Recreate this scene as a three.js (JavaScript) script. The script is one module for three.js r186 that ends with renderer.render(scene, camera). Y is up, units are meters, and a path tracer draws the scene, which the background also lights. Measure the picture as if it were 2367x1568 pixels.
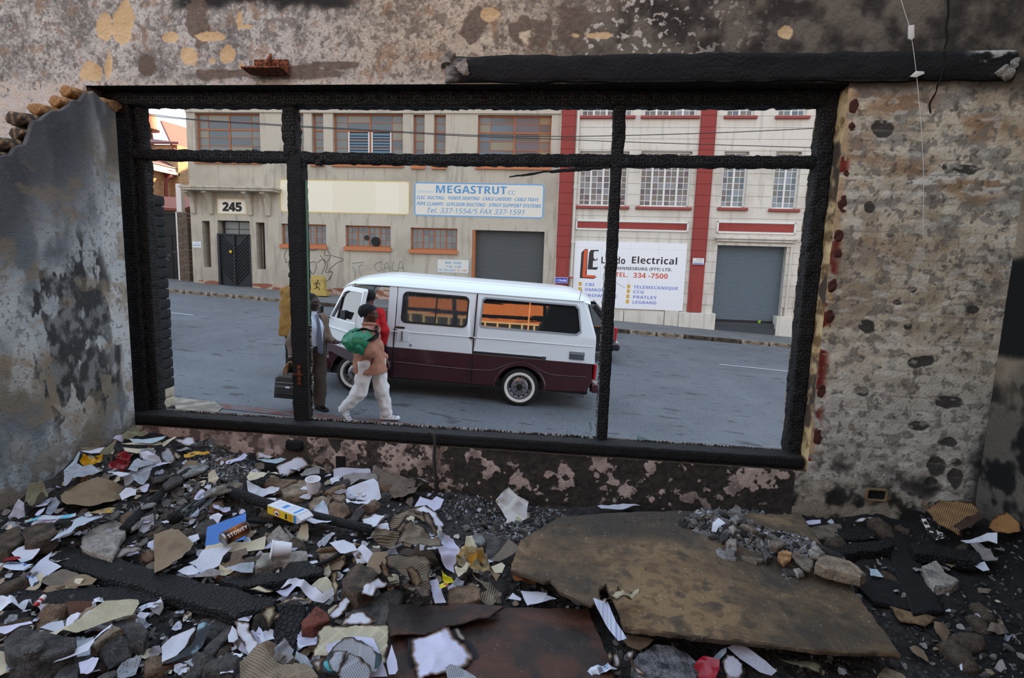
import * as THREE from 'three';
import { RoundedBoxGeometry } from 'three/addons/geometries/RoundedBoxGeometry.js';
import { mergeGeometries, mergeVertices, toCreasedNormals } from 'three/addons/utils/BufferGeometryUtils.js';

// ---------------------------------------------------------------- camera, sky, sun, exposure
const scene = new THREE.Scene();
const camera = new THREE.PerspectiveCamera(2 * Math.atan(784 / 1280) * 180 / Math.PI, 2367 / 1568,0.05,500);
const V3 = (x, y, z)=>new THREE.Vector3(x, y, z);
const CAM = V3(0,2.35,0);
const CR = V3(0.992868,0.031361,-0.115018), CD = V3(0.046632,-0.990074,0.132587), CF = V3(-0.109718,-0.137005,-0.984475);
camera.position.copy(CAM);
camera.quaternion.setFromRotationMatrix(new THREE.Matrix4().makeBasis(CR, CD.clone().negate(), CF.clone().negate()));
scene.add(camera);

const renderer = new THREE.WebGLRenderer({ antialias: true });
renderer.toneMapping = THREE.LinearToneMapping;
renderer.toneMappingExposure = 1.5;
renderer.shadowMap.enabled = true;

{ // hazy bright sky, a little bluer overhead
const w = 256, h = 128, d = new Float32Array(w * h * 4);
for (let y = 0; y < h; y++) for (let x = 0; x < w; x++) {
const el = ((y + 0.5) / h - 0.5) * Math.PI, s = Math.max(0, Math.sin(el)), k = Math.pow(s, 0.55), i = (y * w + x) * 4;
d[i] = 1.45 * (1 - k) + 0.66 * k; d[i + 1] = 1.5 * (1 - k) + 0.84 * k; d[i + 2] = 1.52 * (1 - k) + 1.12 * k; d[i + 3] = 1;
}
const t = new THREE.DataTexture(d, w, h, THREE.RGBAFormat, THREE.FloatType);
t.mapping = THREE.EquirectangularReflectionMapping; t.magFilter = t.minFilter = THREE.LinearFilter; t.needsUpdate = true;
scene.background = t; scene.environment = t;
}
const sun = new THREE.DirectionalLight(new THREE.Color(1.0,0.76,0.48), 12);
const SUNDIR = V3(0.5,0.42,-0.87).normalize();
sun.position.copy(SUNDIR).multiplyScalar(70); sun.target.position.set(0,0,-12); scene.add(sun.target);
sun.position.add(sun.target.position);
sun.castShadow = true; sun.shadow.mapSize.set(4096,4096);
Object.assign(sun.shadow.camera,{ left: -45, right: 45, top: 45, bottom: -45, near: 1, far: 160 });
sun.name = 'sun'; scene.add(sun);

// ---------------------------------------------------------------- helpers: pixels to places in the world
const ray = (px, py)=>V3(0,0,0).addScaledVector(CR, px - 1183.5).addScaledVector(CD, py - 784).addScaledVector(CF, 1280);
const atZ = (px, py, z)=>{ const r = ray(px, py); return r.multiplyScalar((z - CAM.z) / r.z).add(CAM); };
const atX = (px, py, x)=>{ const r = ray(px, py); return r.multiplyScalar((x - CAM.x) / r.x).add(CAM); };
const atY = (px, py, y)=>{ const r = ray(px, py); return r.multiplyScalar((y - CAM.y) / r.y).add(CAM); };
const onPlane = (px, py, p, n)=>{ const r = ray(px, py); return r.multiplyScalar(p.clone().sub(CAM).dot(n) / r.dot(n)).add(CAM); };
const toPx = (x, y, z)=>{ const v = V3(x, y, z).sub(CAM), k = 1280 / v.dot(CF); return [1183.5 + v.dot(CR) * k, 784 + v.dot(CD) * k]; };

// ---------------------------------------------------------------- helpers: chance and noise
function rng(a) { return ()=>{ a = (a + 0x6d2b79f5) | 0; let t = Math.imul(a ^ (a >>> 15), 1 | a); t = (t + Math.imul(t ^ (t >>> 7), 61 | t)) ^ t; return ((t ^ (t >>> 14)) >>> 0) / 4294967296; }; }
const PERM = new Uint8Array(1024), PV = new Float32Array(1024);
{ const r = rng(77); for (let i = 0; i < 256; i++) PERM[i] = i; for (let i = 255; i > 0; i--) { const j = Math.floor(r() * (i + 1)), t = PERM[i]; PERM[i] = PERM[j]; PERM[j] = t; } for (let i = 256; i < 1024; i++) PERM[i] = PERM[i & 255]; for (let i = 0; i < 1024; i++) PV[i] = i < 256 ? r() : PV[i & 255]; }
function n2(x, y) { const ix = Math.floor(x), iy = Math.floor(y); let fx = x - ix, fy = y - iy; fx = fx * fx * (3 - 2 * fx); fy = fy * fy * (3 - 2 * fy); const a = PERM[ix & 255] + (iy & 255), b = PERM[(ix + 1) & 255] + (iy & 255); const v0 = PV[PERM[a]], v1 = PV[PERM[b]], v2 = PV[PERM[a + 1]], v3 = PV[PERM[b + 1]]; return (v0 + (v1 - v0) * fx) * (1 - fy) + (v2 + (v3 - v2) * fx) * fy; }
function n3(x, y, z) { const iz = Math.floor(z), f = z - iz, s = f * f * (3 - 2 * f), k = PERM[iz & 255] * 1.37, k1 = PERM[(iz + 1) & 255] * 1.37; return n2(x + k, y + k * 0.71) * (1 - s) + n2(x + k1, y + k1 * 0.71) * s; }
function fbm(x, y, o = 4) { let s = 0, a = 0.5, t = 0; for (let i = 0; i < o; i++) { s += a * n2(x, y); t += a; const X = x * 1.62 - y * 1.22 + 17.1; y = x * 1.22 + y * 1.62 + 5.7; x = X; a *= 0.5; } return s / t; }
const clamp = (v, a = 0, b = 1)=>Math.min(b, Math.max(a, v)), lerp = (a, b, t)=>a + (b - a) * t, sm = (a, b, t)=>{ t = clamp((t - a) / (b - a)); return t * t * (3 - 2 * t); };
const mix = (a, b, t)=>[a[0] + (b[0] - a[0]) * t, a[1] + (b[1] - a[1]) * t, a[2] + (b[2] - a[2]) * t];
function cells(x, y, r = 1) { let d1 = 9, d2 = 9, id = 0; const ix = Math.floor(x), iy = Math.floor(y); for (let j = -1; j <= 1; j++) for (let i = -1; i <= 1; i++) { const h = PERM[PERM[(ix + i) & 255] + ((iy + j) & 255)], dx = ix + i + 0.5 + r * (PV[h] - 0.5) - x, dy = iy + j + 0.5 + r * (PV[h + 91] - 0.5) - y, d = Math.hypot(dx, dy); if (d < d1) { d2 = d1; d1 = d; id = h; } else if (d < d2) d2 = d; } return [d1, d2, id / 255]; }

// ---------------------------------------------------------------- helpers: textures and materials
function tex(w, h, fn, sx = 1, sy = sx, color = true) { // fn(u, v) gives sRGB 0..255, one tile is sx by sy metres
const d = new Uint8Array(w * h * 4);
for (let y = 0; y < h; y++) for (let x = 0; x < w; x++) { const c = fn((x + 0.5) / w, (y + 0.5) / h), i = (y * w + x) * 4; if (typeof c === 'number') d[i] = d[i + 1] = d[i + 2] = clamp(c, 0,255); else { d[i] = clamp(c[0], 0,255); d[i + 1] = clamp(c[1], 0,255); d[i + 2] = clamp(c[2], 0,255); } d[i + 3] = 255; }
const t = new THREE.DataTexture(d, w, h); t.wrapS = t.wrapT = THREE.MirroredRepeatWrapping; t.magFilter = THREE.LinearFilter; t.minFilter = THREE.LinearMipmapLinearFilter; t.generateMipmaps = true;
if (color) t.colorSpace = THREE.SRGBColorSpace; t.repeat.set(1 / sx, 1 / sy); t.needsUpdate = true; return t;
}
function canvasTex(w, h, draw) { const c = document.createElement('canvas'); c.width = w; c.height = h; const g = c.getContext('2d'); draw(g, w, h); const t = new THREE.CanvasTexture(c); t.colorSpace = THREE.SRGBColorSpace; t.magFilter = THREE.LinearFilter; return t; }
const M = {}, SHARED = {};
function tinted(kind, a, b, size, fn) { // one grey texture serves all materials of a kind and contrast; the colour is the material's own
const q = [0.25,0.45,0.62,0.76,0.87], k0 = (a[0] + a[1] + a[2]) / (b[0] + b[1] + b[2]), k = q.reduce((m, x)=>(Math.abs(x - k0) < Math.abs(m - k0) ? x : m)), c = new THREE.Color(); c.setRGB(b[0] / 255, b[1] / 255, b[2] / 255, THREE.SRGBColorSpace);
return { tint: c, tex: (SHARED[kind + k] ??= tex(256,256, (u, v)=>255 * lerp(k, 1, clamp(fn(u, v))), size, size)) };
}
function mat(name, color, rough = 0.85, more = {}) { const { phys, ...o } = more; if (o.map?.tint) { color = o.map.tint; o.map = o.map.tex; } const m = new (phys ? THREE.MeshPhysicalMaterial : THREE.MeshStandardMaterial)({ color, roughness: rough, ...o }); m.name = name; M[name] = m; return m; }

// ---------------------------------------------------------------- helpers: geometry
const used = {};
function numbered(n) { const k = used[n] = (used[n] ?? -1) + 1; return k ? n + '_' + String(k).padStart(3, '0') : n; }
function tag(o, label, category, group, kind) { if (label) o.userData.label = label; if (category) o.userData.category = category; if (group) o.userData.group = group; if (kind) o.userData.kind = kind; return o; }
function thing(name, label, category, pos = [0,0,0], turn = 0, group) { const o = new THREE.Group(); o.name = numbered(name); o.position.set(...pos); o.rotation.y = turn; scene.add(o); return tag(o, label, category, group); }
function add(parent, name, geo, m, label) { const o = new THREE.Mesh(Array.isArray(geo) ? merge(geo) : geo, m); o.name = parent === scene ? numbered(name) : name; parent.add(o); if (label) o.userData.label = label; return o; }
function solo(name, label, category, geo, m, group, kind) { return tag(add(scene, name, geo, m), label, category, group, kind); }
function struct(name, geo, m, parent = scene) { const o = new THREE.Mesh(Array.isArray(geo) ? merge(geo) : geo, m); o.name = name; parent.add(o); if (parent === scene) o.userData.kind = 'structure'; return o; }
function merge(list) { return list.length === 1 ? list[0] : mergeGeometries(list.map((g)=>{ g = g.index ? g.toNonIndexed() : g; for (const k of Object.keys(g.attributes)) if (!['position', 'normal', 'uv'].includes(k)) g.deleteAttribute(k); if (!g.attributes.uv) muv(g); return g; })); }
function muv(g) { // uv in metres from the side that each face looks to; g is not indexed
const p = g.attributes.position, uv = new Float32Array(p.count * 2), a = V3(), b = V3(), c = V3();
for (let i = 0; i < p.count; i += 3) {
a.fromBufferAttribute(p, i); b.fromBufferAttribute(p, i + 1); c.fromBufferAttribute(p, i + 2);
const n = b.clone().sub(a).cross(c.clone().sub(a)), X = Math.abs(n.x), Y = Math.abs(n.y), Z = Math.abs(n.z);
[a, b, c].forEach((q, k)=>{ const [s, t] = Y >= X && Y >= Z ? [q.x, q.z] : X >= Z ? [q.z, q.y] : [q.x, q.y]; uv[(i + k) * 2] = s; uv[(i + k) * 2 + 1] = t; });
}
g.setAttribute('uv', new THREE.BufferAttribute(uv, 2)); return g;
}
function box(x0, y0, z0, x1, y1, z1) { const g = new THREE.BoxGeometry(x1 - x0, y1 - y0, z1 - z0).toNonIndexed(); g.translate((x0 + x1) / 2, (y0 + y1) / 2, (z0 + z1) / 2); return muv(g); }
function rbox(w, h, d, r = 0.01, s = 2) { const g = new RoundedBoxGeometry(w, h, d, s, Math.min(r, w / 2.01, h / 2.01, d / 2.01)); const q = g.index ? g.toNonIndexed() : g; return muv(q); }
function at(g, x = 0, y = 0, z = 0, rx = 0, ry = 0, rz = 0) { g.applyMatrix4(new THREE.Matrix4().compose(V3(x, y, z), new THREE.Quaternion().setFromEuler(new THREE.Euler(rx, ry, rz)), V3(1,1,1))); return g; }
function finish(g) { // welded and smoothed, then uv in metres
g = g.clone(); for (const k of Object.keys(g.attributes)) if (k !== 'position') g.deleteAttribute(k);
g = mergeVertices(g, 1e-5); g.computeVertexNormals(); return muv(g.toNonIndexed());
}
function creased(g, angle = 0.6) { g = g.clone(); for (const k of Object.keys(g.attributes)) if (k !== 'position') g.deleteAttribute(k); g = toCreasedNormals(mergeVertices(g, 1e-5), angle); if (g.index) g = g.toNonIndexed(); return muv(g); }
function rough(w, h, d, seg, amp, freq, seed = 0, fn) { // a box whose skin is worn, burnt or broken
const g0 = new THREE.BoxGeometry(w, h, d, Math.max(1, Math.round(w / seg)), Math.max(1, Math.round(h / seg)), Math.max(1, Math.round(d / seg)));
g0.deleteAttribute('uv'); g0.deleteAttribute('normal'); const g = mergeVertices(g0,1e-5), p = g.attributes.position, v = V3();
for (let i = 0; i < p.count; i++) {
v.fromBufferAttribute(p, i); const s = seed * 13.7, x = v.x * freq + s, y = v.y * freq + s * 1.3, z = v.z * freq - s;
let dx = n3(x, y, z) - 0.5, dy = n3(x + 31, y, z + 7) - 0.5, dz = n3(x, y + 57, z + 3) - 0.5; const e = Math.max(0, Math.abs(v.x) / (w / 2) + Math.abs(v.y) / (h / 2) + Math.abs(v.z) / (d / 2) - 2) * 0.9; // corners wear more
v.x += dx * amp * 2 - Math.sign(v.x) * e * amp; v.y += dy * amp * 2 - Math.sign(v.y) * e * amp; v.z += dz * amp * 2 - Math.sign(v.z) * e * amp;
if (fn) fn(v); p.setXYZ(i, v.x, v.y, v.z);
}
return g;
}
function tube(pts, r, seg = 24, rs = 6) { const c = new THREE.CatmullRomCurve3(pts.map((p)=>(p.isVector3 ? p : V3(...p)))); return new THREE.TubeGeometry(c, seg, r, rs).toNonIndexed(); }
function bar(a, b, r0, r1 = r0, n = 8) { const d = b.clone().sub(a), g = new THREE.CylinderGeometry(r1, r0, d.length(), n); g.translate(0, d.length() / 2,0); g.applyQuaternion(new THREE.Quaternion().setFromUnitVectors(V3(0,1,0), d.normalize())); g.translate(a.x, a.y, a.z); return g.toNonIndexed(); }
function shape(pts, holes = []) { const s = new THREE.Shape(pts.map((p)=>new THREE.Vector2(...p))); for (const h of holes) s.holes.push(new THREE.Path(h.map((p)=>new THREE.Vector2(...p)))); return s; }
function ext(s, depth, bevel = 0, bs = 2) { const g = new THREE.ExtrudeGeometry(s,{ depth, bevelEnabled: bevel > 0, bevelThickness: bevel, bevelSize: bevel, bevelOffset: -bevel, bevelSegments: bs, curveSegments: 10 }); return g; }
const rect = (x0, y0, x1, y1)=>[[x0, y0],[x1, y0],[x1, y1],[x0, y1]];
function card(x0, y0, x1, y1, z) { const g = new THREE.PlaneGeometry(x1 - x0, y1 - y0); g.translate((x0 + x1) / 2, (y0 + y1) / 2, z); return g; } // uv 0..1, for painted signs
function grid(nu, nv, fn) { // surface through fn(u, v), uv = [u, v] unless fn gives more
const p = [], uv = [], ix = []; for (let j = 0; j <= nv; j++) for (let i = 0; i <= nu; i++) { const q = fn(i / nu, j / nv); p.push(q[0], q[1], q[2]); uv.push(q[3] ?? i / nu, q[4] ?? j / nv); }
for (let j = 0; j < nv; j++) for (let i = 0; i < nu; i++) { const a = j * (nu + 1) + i, b = a + 1, c = a + nu + 1, d = c + 1; ix.push(a, b, d, a, d, c); }
const g = new THREE.BufferGeometry(); g.setAttribute('position', new THREE.Float32BufferAttribute(p, 3)); g.setAttribute('uv', new THREE.Float32BufferAttribute(uv, 2)); g.setIndex(ix); g.computeVertexNormals(); return g;
}

// ---------------------------------------------------------------- the burnt room
const ZW = -3.7, XL = -3.27, XR = 2.61, ZO = -4.2, OP = { x0: -3.46, x1: 1.57, y0: 1.045, y1: 3.48 };
const TAN = [[284,58,24,46],[242,62,15,38],[393,86,17,10],[436,130,17,19],[527,128,18,20],[206,165,20,22],[553,50,7,24],[572,62,16,6],[490,140,9,8],[252,148,9,30],[557,152,7,8],[1133,32,16,12],[1815,75,20,14],[480,84,34,9],[1378,82,40,8]];
const BRN = [[335,150,22,21],[458,52,24,52],[780,150,46,9],[1090,60,26,40],[1225,70,40,42],[1330,60,34,46],[640,168,120,14],[500,172,50,12]];
const blob = (px, py, m, wob)=>{ const dx = (px - m[0]) / m[2], dy = (py - m[1]) / m[3]; return dx * dx + dy * dy > 4 ? 0 : sm(1.12,0.95, Math.hypot(dx, dy) + wob); };
const DAB = [[2165,1075,24,26],[2212,1070,14,11],[2207,1102,16,22],[2152,1116,20,12],[2190,1022,24,12],[2190,930,30,14],[2122,985,22,9],[2135,838,30,14],[2003,755,16,13],[2098,755,9,7],[2110,668,10,7],[2250,718,18,10],[2075,700,12,7],[1990,905,18,10],[2012,478,12,14],[2230,390,40,12],[2040,300,22,18]];
function wallAt(x, y) { // [colour, relief in metres] of the plaster on the window wall
const [px, py] = toPx(x, y, ZW), f1 = fbm(x * 1.7 + 4, y * 1.7,4), f2 = fbm(x * 9, y * 9 + 40,4), f3 = fbm(x * 42, y * 42,3), f4 = n2(x * 130, y * 130);
let c, h = (f2 - 0.5) * 0.012 + (f3 - 0.5) * 0.005;
const wob = (fbm(x * 9 + 9, y * 9,4) - 0.5) * 1.9;
if (y > 3.487 || x < -3.2 || (y > 3.4 && x < 1.5)) { // the band above the opening
c = mix([122,120,115],[188,186,178], sm(0.36,0.62, f2 * 0.5 + f1 * 0.5));
c = mix(c, [212,209,200], sm(0.52,0.7, fbm(x * 60, y * 60,3)) * 0.55);
c = mix(c, [104,99,94], sm(0.58,0.7, fbm(x * 26 + 7, y * 26,4)) * 0.6);
c = mix(c, [84,80,76], sm(0.66,0.74, fbm(x * 75, y * 75 + 9,2)) * 0.45); c = mix(c, [150,122,96], sm(0.66,0.74, fbm(x * 14 + 60, y * 14,4)) * 0.5);
const warm = sm(600,1000, px) * sm(250,120, py); c = mix(c, [c[0] * 1.02, c[1] * 0.95, c[2] * 0.86], warm * 0.8);
const rt = sm(-0.42,0.35, x + (f1 - 0.5) * 1.2 + (f2 - 0.5) * 0.7); c = mix(c, mix([44,40,36],[104,97,86], sm(0.3,0.7, f2)), rt * 0.93); c = mix(c, [206,200,188], rt * sm(0.655,0.68, fbm(x * 34 + 80, y * 34,4)) * sm(1.5,0.2, x) * 0.9); // smoked towards the far end
c = mix(c, [40,38,36], sm(26,2, py + wob * 22) * sm(380,430, px) * sm(860,780, px));
if (x < -3.35 && y < 3.45) c = mix(c, [214,208,200], 0.65 * sm(0.3,0.55, f2 + (3.45 - y) * 0.5));
for (const m of BRN) { const b = blob(px, py, m, wob); if (b) c = mix(c, mix([86,74,64],[122,106,92], f3), b * 0.85); }
for (const m of TAN) { const b = blob(px, py, m, wob); if (b) { c = mix(c, mix([192,162,118],[222,196,152], f2), b); h -= 0.006 * b; } }
{ const b = blob(px, py, [335,150,19,19], wob); if (b) c = mix(c, [104,90,78], b); }
{ const b = blob(px, py, [1228,95,18,30], wob); if (b) c = mix(c, [214,198,168], b * sm(0.45,0.55, f2)); }
if (y < 3.55 && x < 1.6) c = mix(c, [200,190,176], sm(3.535,3.49, y) * sm(0.4,0.6, f3) * (1 - rt * 0.7));
} else if (x > 1.5) { // the pier towards the corner
c = mix([168,150,124],[214,200,176], sm(0.32,0.66, f1 * 0.5 + f2 * 0.5));
c = mix(c, [186,184,176], sm(2.1,1.5, y + (f1 - 0.5) * 0.8) * 0.75);
c = mix(c, [134,130,124], sm(0.54,0.64, fbm(x * 9 + 3, y * 13 + 2,5)) * sm(1.7,2.9, y + (f1 - 0.5)) * 0.65);
c = mix(c, [150,112,78], sm(0.5,0.72, fbm(x * 3 + 30, y * 8,5)) * sm(2.0,3.2, y) * 0.75); c = mix(c, [224,220,210], sm(0.5,0.62, fbm(x * 7, y * 22 + 5,4)) * sm(0.09,0.03, Math.abs(y - 2.93 + (x - 2) * 0.05)) * sm(1.8,2.0, x) * 0.9);
c = mix(c, [128,120,108], sm(0.6,0.66, fbm(x * 22 + 50, y * 22,4)) * 0.7);
c = mix(c, [74,68,62], sm(0.66,0.74, fbm(x * 34 + 50, y * 34 + 60,4)) * 0.5); for (const m of DAB) { const b = blob(px, py, m, wob * 0.8); if (b) { c = mix(c, [58,54,49], b * 0.9); h -= 0.005 * b; } }
c = mix(c, [228,222,208], sm(0.62,0.7, fbm(x * 14 + 90, y * 26,3)) * 0.5);
const course = y / 0.0855, cf = course - Math.floor(course); c = mix(c, [140,128,112], sm(0.12,0, Math.abs(cf - 0.5)) * sm(0.45,0.7, fbm(x * 5, course * 3,3)) * 0.6);
h -= sm(0.16,0, Math.abs(cf - 0.5)) * 0.006;
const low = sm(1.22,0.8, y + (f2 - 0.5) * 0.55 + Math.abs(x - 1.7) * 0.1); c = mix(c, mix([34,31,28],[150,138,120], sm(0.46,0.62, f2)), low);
c = mix(c, [52,44,38], sm(3.36,3.48, y + (f1 - 0.5) * 0.3) * 0.7);
const edge = y > 1.12 ? x - 1.57 : 1; c = mix(c, [120,42,30], sm(0.075,0.02, edge) * sm(0.56,0.62, fbm(x * 4, y * 6.3 + 11,3))); c = mix(c, [196,166,128], sm(0.06,0.01, edge) * sm(0.5,0.44, fbm(x * 4, y * 6.3 + 11,3)));
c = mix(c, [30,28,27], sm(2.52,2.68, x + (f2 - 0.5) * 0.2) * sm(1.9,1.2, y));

} else { // the apron under the window
const pink = mix([136,120,112],[190,170,158], sm(0.35,0.65, f2)), k = sm(-2.6,0.3, x);
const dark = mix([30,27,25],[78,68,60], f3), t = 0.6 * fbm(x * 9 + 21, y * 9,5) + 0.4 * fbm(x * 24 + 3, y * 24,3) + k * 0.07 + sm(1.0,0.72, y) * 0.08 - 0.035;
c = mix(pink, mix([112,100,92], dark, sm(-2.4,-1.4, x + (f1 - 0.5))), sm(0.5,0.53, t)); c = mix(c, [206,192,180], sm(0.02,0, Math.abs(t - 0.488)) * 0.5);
const ring = cells(x * 22, y * 22,0.9), rz = sm(-2.1,-1.6, x) * sm(-0.7,-1.0, x); c = mix(c, [82,74,68], sm(0.36,0.28, ring[0]) * sm(0.45,0.55, ring[2]) * 0.7 * rz); c = mix(c, [190,176,164], sm(0.06,0.0, Math.abs(ring[0] - 0.38)) * sm(0.45,0.55, ring[2]) * 0.4 * rz);
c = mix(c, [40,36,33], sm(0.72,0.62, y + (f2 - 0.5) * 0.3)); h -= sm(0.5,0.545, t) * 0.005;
}
c = mix(c, [c[0] * 0.86, c[1] * 0.86, c[2] * 0.86], f4 * 0.5);
return [c, h];
}
const WX0 = -5.4, WX1 = 2.75, WY0 = 0.45, WY1 = 4.55;
const wallTex = tex(2048,1030, (u, v)=>wallAt(lerp(WX0, WX1, u), lerp(WY0, WY1, v))[0], 1,1);
wallTex.wrapS = wallTex.wrapT = THREE.ClampToEdgeWrapping; wallTex.repeat.set(1 / (WX1 - WX0), 1 / (WY1 - WY0)); wallTex.offset.set(-WX0 / (WX1 - WX0), -WY0 / (WY1 - WY0));
const gritBump = tex(512,512, (u, v)=>128 + (fbm(u * 60, v * 60,4) - 0.5) * 220,0.8,0.8, false);
mat('plaster', 0xffffff, 0.95,{ map: wallTex, bumpMap: gritBump, bumpScale: 0.004 });
function wallFace(x0, y0, x1, y1, step = 0.022) { const nx = Math.ceil((x1 - x0) / step), ny = Math.ceil((y1 - y0) / step); return grid(nx, ny, (u, v)=>{ const x = lerp(x0, x1, u), y = lerp(y0, y1, v), e = u === 0 || v === 0 || u === 1 || v === 1; return [x, y, ZW + (e ? 0 : wallAt(x, y)[1]), x, y]; }).toNonIndexed(); }
const sooty = tex(256,256, (u, v)=>mix([6,5,5],[34,30,28], sm(0.4,0.8, fbm(u * 14, v * 14,4))), 0.9,0.9);
mat('soot', 0xffffff, 0.9,{ map: sooty, bumpMap: gritBump, bumpScale: 0.006 });
const revealTex = tex(256,1024, (u, v)=>{ const f = fbm(u * 5, v * 40,4), g = fbm(u * 3 + 8, v * 12,4); return mix(mix([120,92,58],[206,178,132], sm(0.35,0.65, f)), [74,60,50], sm(0.52,0.66, g)); }, 0.5,2.6);
mat('reveal', 0xffffff, 0.95,{ map: revealTex, bumpMap: gritBump, bumpScale: 0.006 });

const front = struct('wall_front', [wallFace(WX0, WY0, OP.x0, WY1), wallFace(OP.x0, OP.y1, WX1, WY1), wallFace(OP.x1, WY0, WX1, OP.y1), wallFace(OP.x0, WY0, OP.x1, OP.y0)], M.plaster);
mat('outerWall', 0x6a625a, 0.95,{ bumpMap: gritBump, bumpScale: 0.006 });
add(front, 'core', [box(WX0,-0.6, ZO, OP.x0, WY1, ZW - 0.02), box(OP.x0, OP.y1 + 0.03, ZO, OP.x1, WY1, ZW - 0.02), box(OP.x1 + 0.03,-0.6, ZO, WX1, WY1, ZW - 0.02), box(OP.x0,-0.6, ZO, OP.x1 + 0.03, OP.y0 - 0.01, ZW - 0.02)], M.outerWall);
add(front, 'soffit', box(OP.x0, OP.y1, ZO, OP.x1 + 0.03, OP.y1 + 0.03, ZW - 0.004), M.soot);
{ // the worn reveal beside the frame
const g = rough(0.05,2.46,0.49,0.02,0.008,14,3); add(front, 'reveal', at(finish(g), OP.x1 + 0.026,2.24, ZW - 0.252), M.reveal);
}
{ // broken brick corners that show through beside the reveal
const rb = rng(5), bm = mat('redBrick', 0x4a251d, 0.95,{ bumpMap: gritBump, bumpScale: 0.005 });
for (const [px, py, hh] of [[1968,245,18],[1962,292,12],[1944,400,9],[1938,470,22],[1931,545,16],[1928,585,12],[1919,660,20],[1910,730,18],[1893,905,18],[1878,1010,22]]) { const p = atZ(px, py, ZW); add(front, 'brick', at(finish(rough(0.035 + rb() * 0.02, hh * 0.0045,0.05,0.01,0.007,40, py)), OP.x1 + 0.03 + rb() * 0.015, p.y, ZW - 0.02), bm); }
}
const beamTex = tex(1024,128, (u, v)=>{ const f = fbm(u * 30, v * 4,4), x = u; let c = mix([3,3,3],[15,14,13], sm(0.45,0.8, f)); c = mix(c, [120,116,110], sm(0.66,0.72, fbm(u * 70, v * 9,3)) * sm(0.93,1, v) * 0.8); c = mix(c, [130,128,124], sm(0.05,0.0, x + (fbm(u * 40, v * 6,3) - 0.5) * 0.06)); c = mix(c, [176,174,170], sm(0.75,0.98, v + (fbm(u * 60, v * 5,3) - 0.5) * 0.7) * sm(0.9,0.95, x)); c = mix(c, [84,80,74], sm(0.1,0.0, v) * 0.7); return c; }, 3.36,0.17);
beamTex.offset.set(0.9 / 3.36,-3.48 / 0.17);
mat('beam', 0xffffff, 0.9,{ map: beamTex, bumpMap: gritBump, bumpScale: 0.008 });
{ const g = finish(rough(3.36,0.165,0.12,0.03,0.008,9,8)); at(g, 0.78,3.563, ZW - 0.026); struct('lintel_beam', muv(g), M.beam); }
{ // crack from the top of the wall down over the beam
const up = [[2192,0],[2190,30],[2188,60],[2187,90],[2184,112]], down = [[2184,118],[2181,150],[2178,170],[2170,188]], low = [[2168,196],[2160,215],[2150,240],[2149,262]]; for (const [l, d] of [[up, 0],[down, 0.036],[low, 0]]) add(front, 'crack', tube(l.map(([x, y], i)=>atZ(x + (i % 2 ? 2 : -1), y, ZW + d)), 0.0055,24,5), M.soot);
}
// ---- side wall with its stepped, broken end
const sideTex = tex(1024,1024, (u, v)=>{
const z = u * 3.4, y = v * 3.4, f1 = fbm(z * 1.6, y * 1.6 + 3,4), f2 = fbm(z * 8, y * 6,4), f3 = fbm(z * 40, y * 30,3);
let c = mix([104,110,114],[172,176,176], sm(0.34,0.64, f1 * 0.5 + f2 * 0.5)); c = mix(c, [128,112,92], sm(0.55,0.72, fbm(z * 2.2 + 9, y * 2,4)) * 0.7);
c = mix(c, [200,203,202], sm(0.56,0.7, fbm(z * 5 + 40, y * 2.4,4)) * 0.55);
const top = y - (3.4 - 1.0 * z); c = mix(c, [54,54,56], sm(-0.5,0.1, top + (f2 - 0.5) * 0.5) * 0.75); // smoked under the broken edge
const dz = z - 0.42, dy = y - 1.75, pd = Math.hypot(dz / 0.26, dy / 0.52), patch = sm(0.5,0.56, fbm(z * 16 + 4, y * 7,5) + 0.32 * (1 - pd)) * sm(1.5,1.2, pd); c = mix(c, mix([44,45,46],[118,120,118], sm(0.45,0.7, fbm(z * 20, y * 14,4))), patch * 0.9);
c = mix(c, [206,208,206], sm(0.3,0.1, z) * sm(0.42,0.6, fbm(z * 9, y * 3 + 5,3)) * 0.6);
c = mix(c, [96,84,70], sm(1.35,0.95, y) * sm(0.5,0.62, f2) * 0.6); c = mix(c, [96,92,86], sm(0.66,0.72, fbm(z * 60, y * 50,3)) * 0.5); c = mix(c, [140,120,96], sm(0.6,0.72, fbm(z * 6 + 70, y * 9,4)) * 0.5);
return c;
}, 3.4,3.4);
mat('sidePlaster', 0xffffff, 0.92,{ map: sideTex, bumpMap: gritBump, bumpScale: 0.004 });
mat('brickOchre', 0xffffff, 0.95,{ map: tex(256,256, (u, v)=>mix([112,78,46],[176,136,90], sm(0.3,0.7, fbm(u * 16, v * 16,4))), 0.4,0.4), bumpMap: gritBump, bumpScale: 0.006 });
mat('brickSmoked', 0xffffff, 0.95,{ map: tex(256,256, (u, v)=>mix([58,50,42],[134,108,78], sm(0.35,0.7, fbm(u * 14 + 5, v * 14,4))), 0.4,0.4), bumpMap: gritBump, bumpScale: 0.006 });
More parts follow.
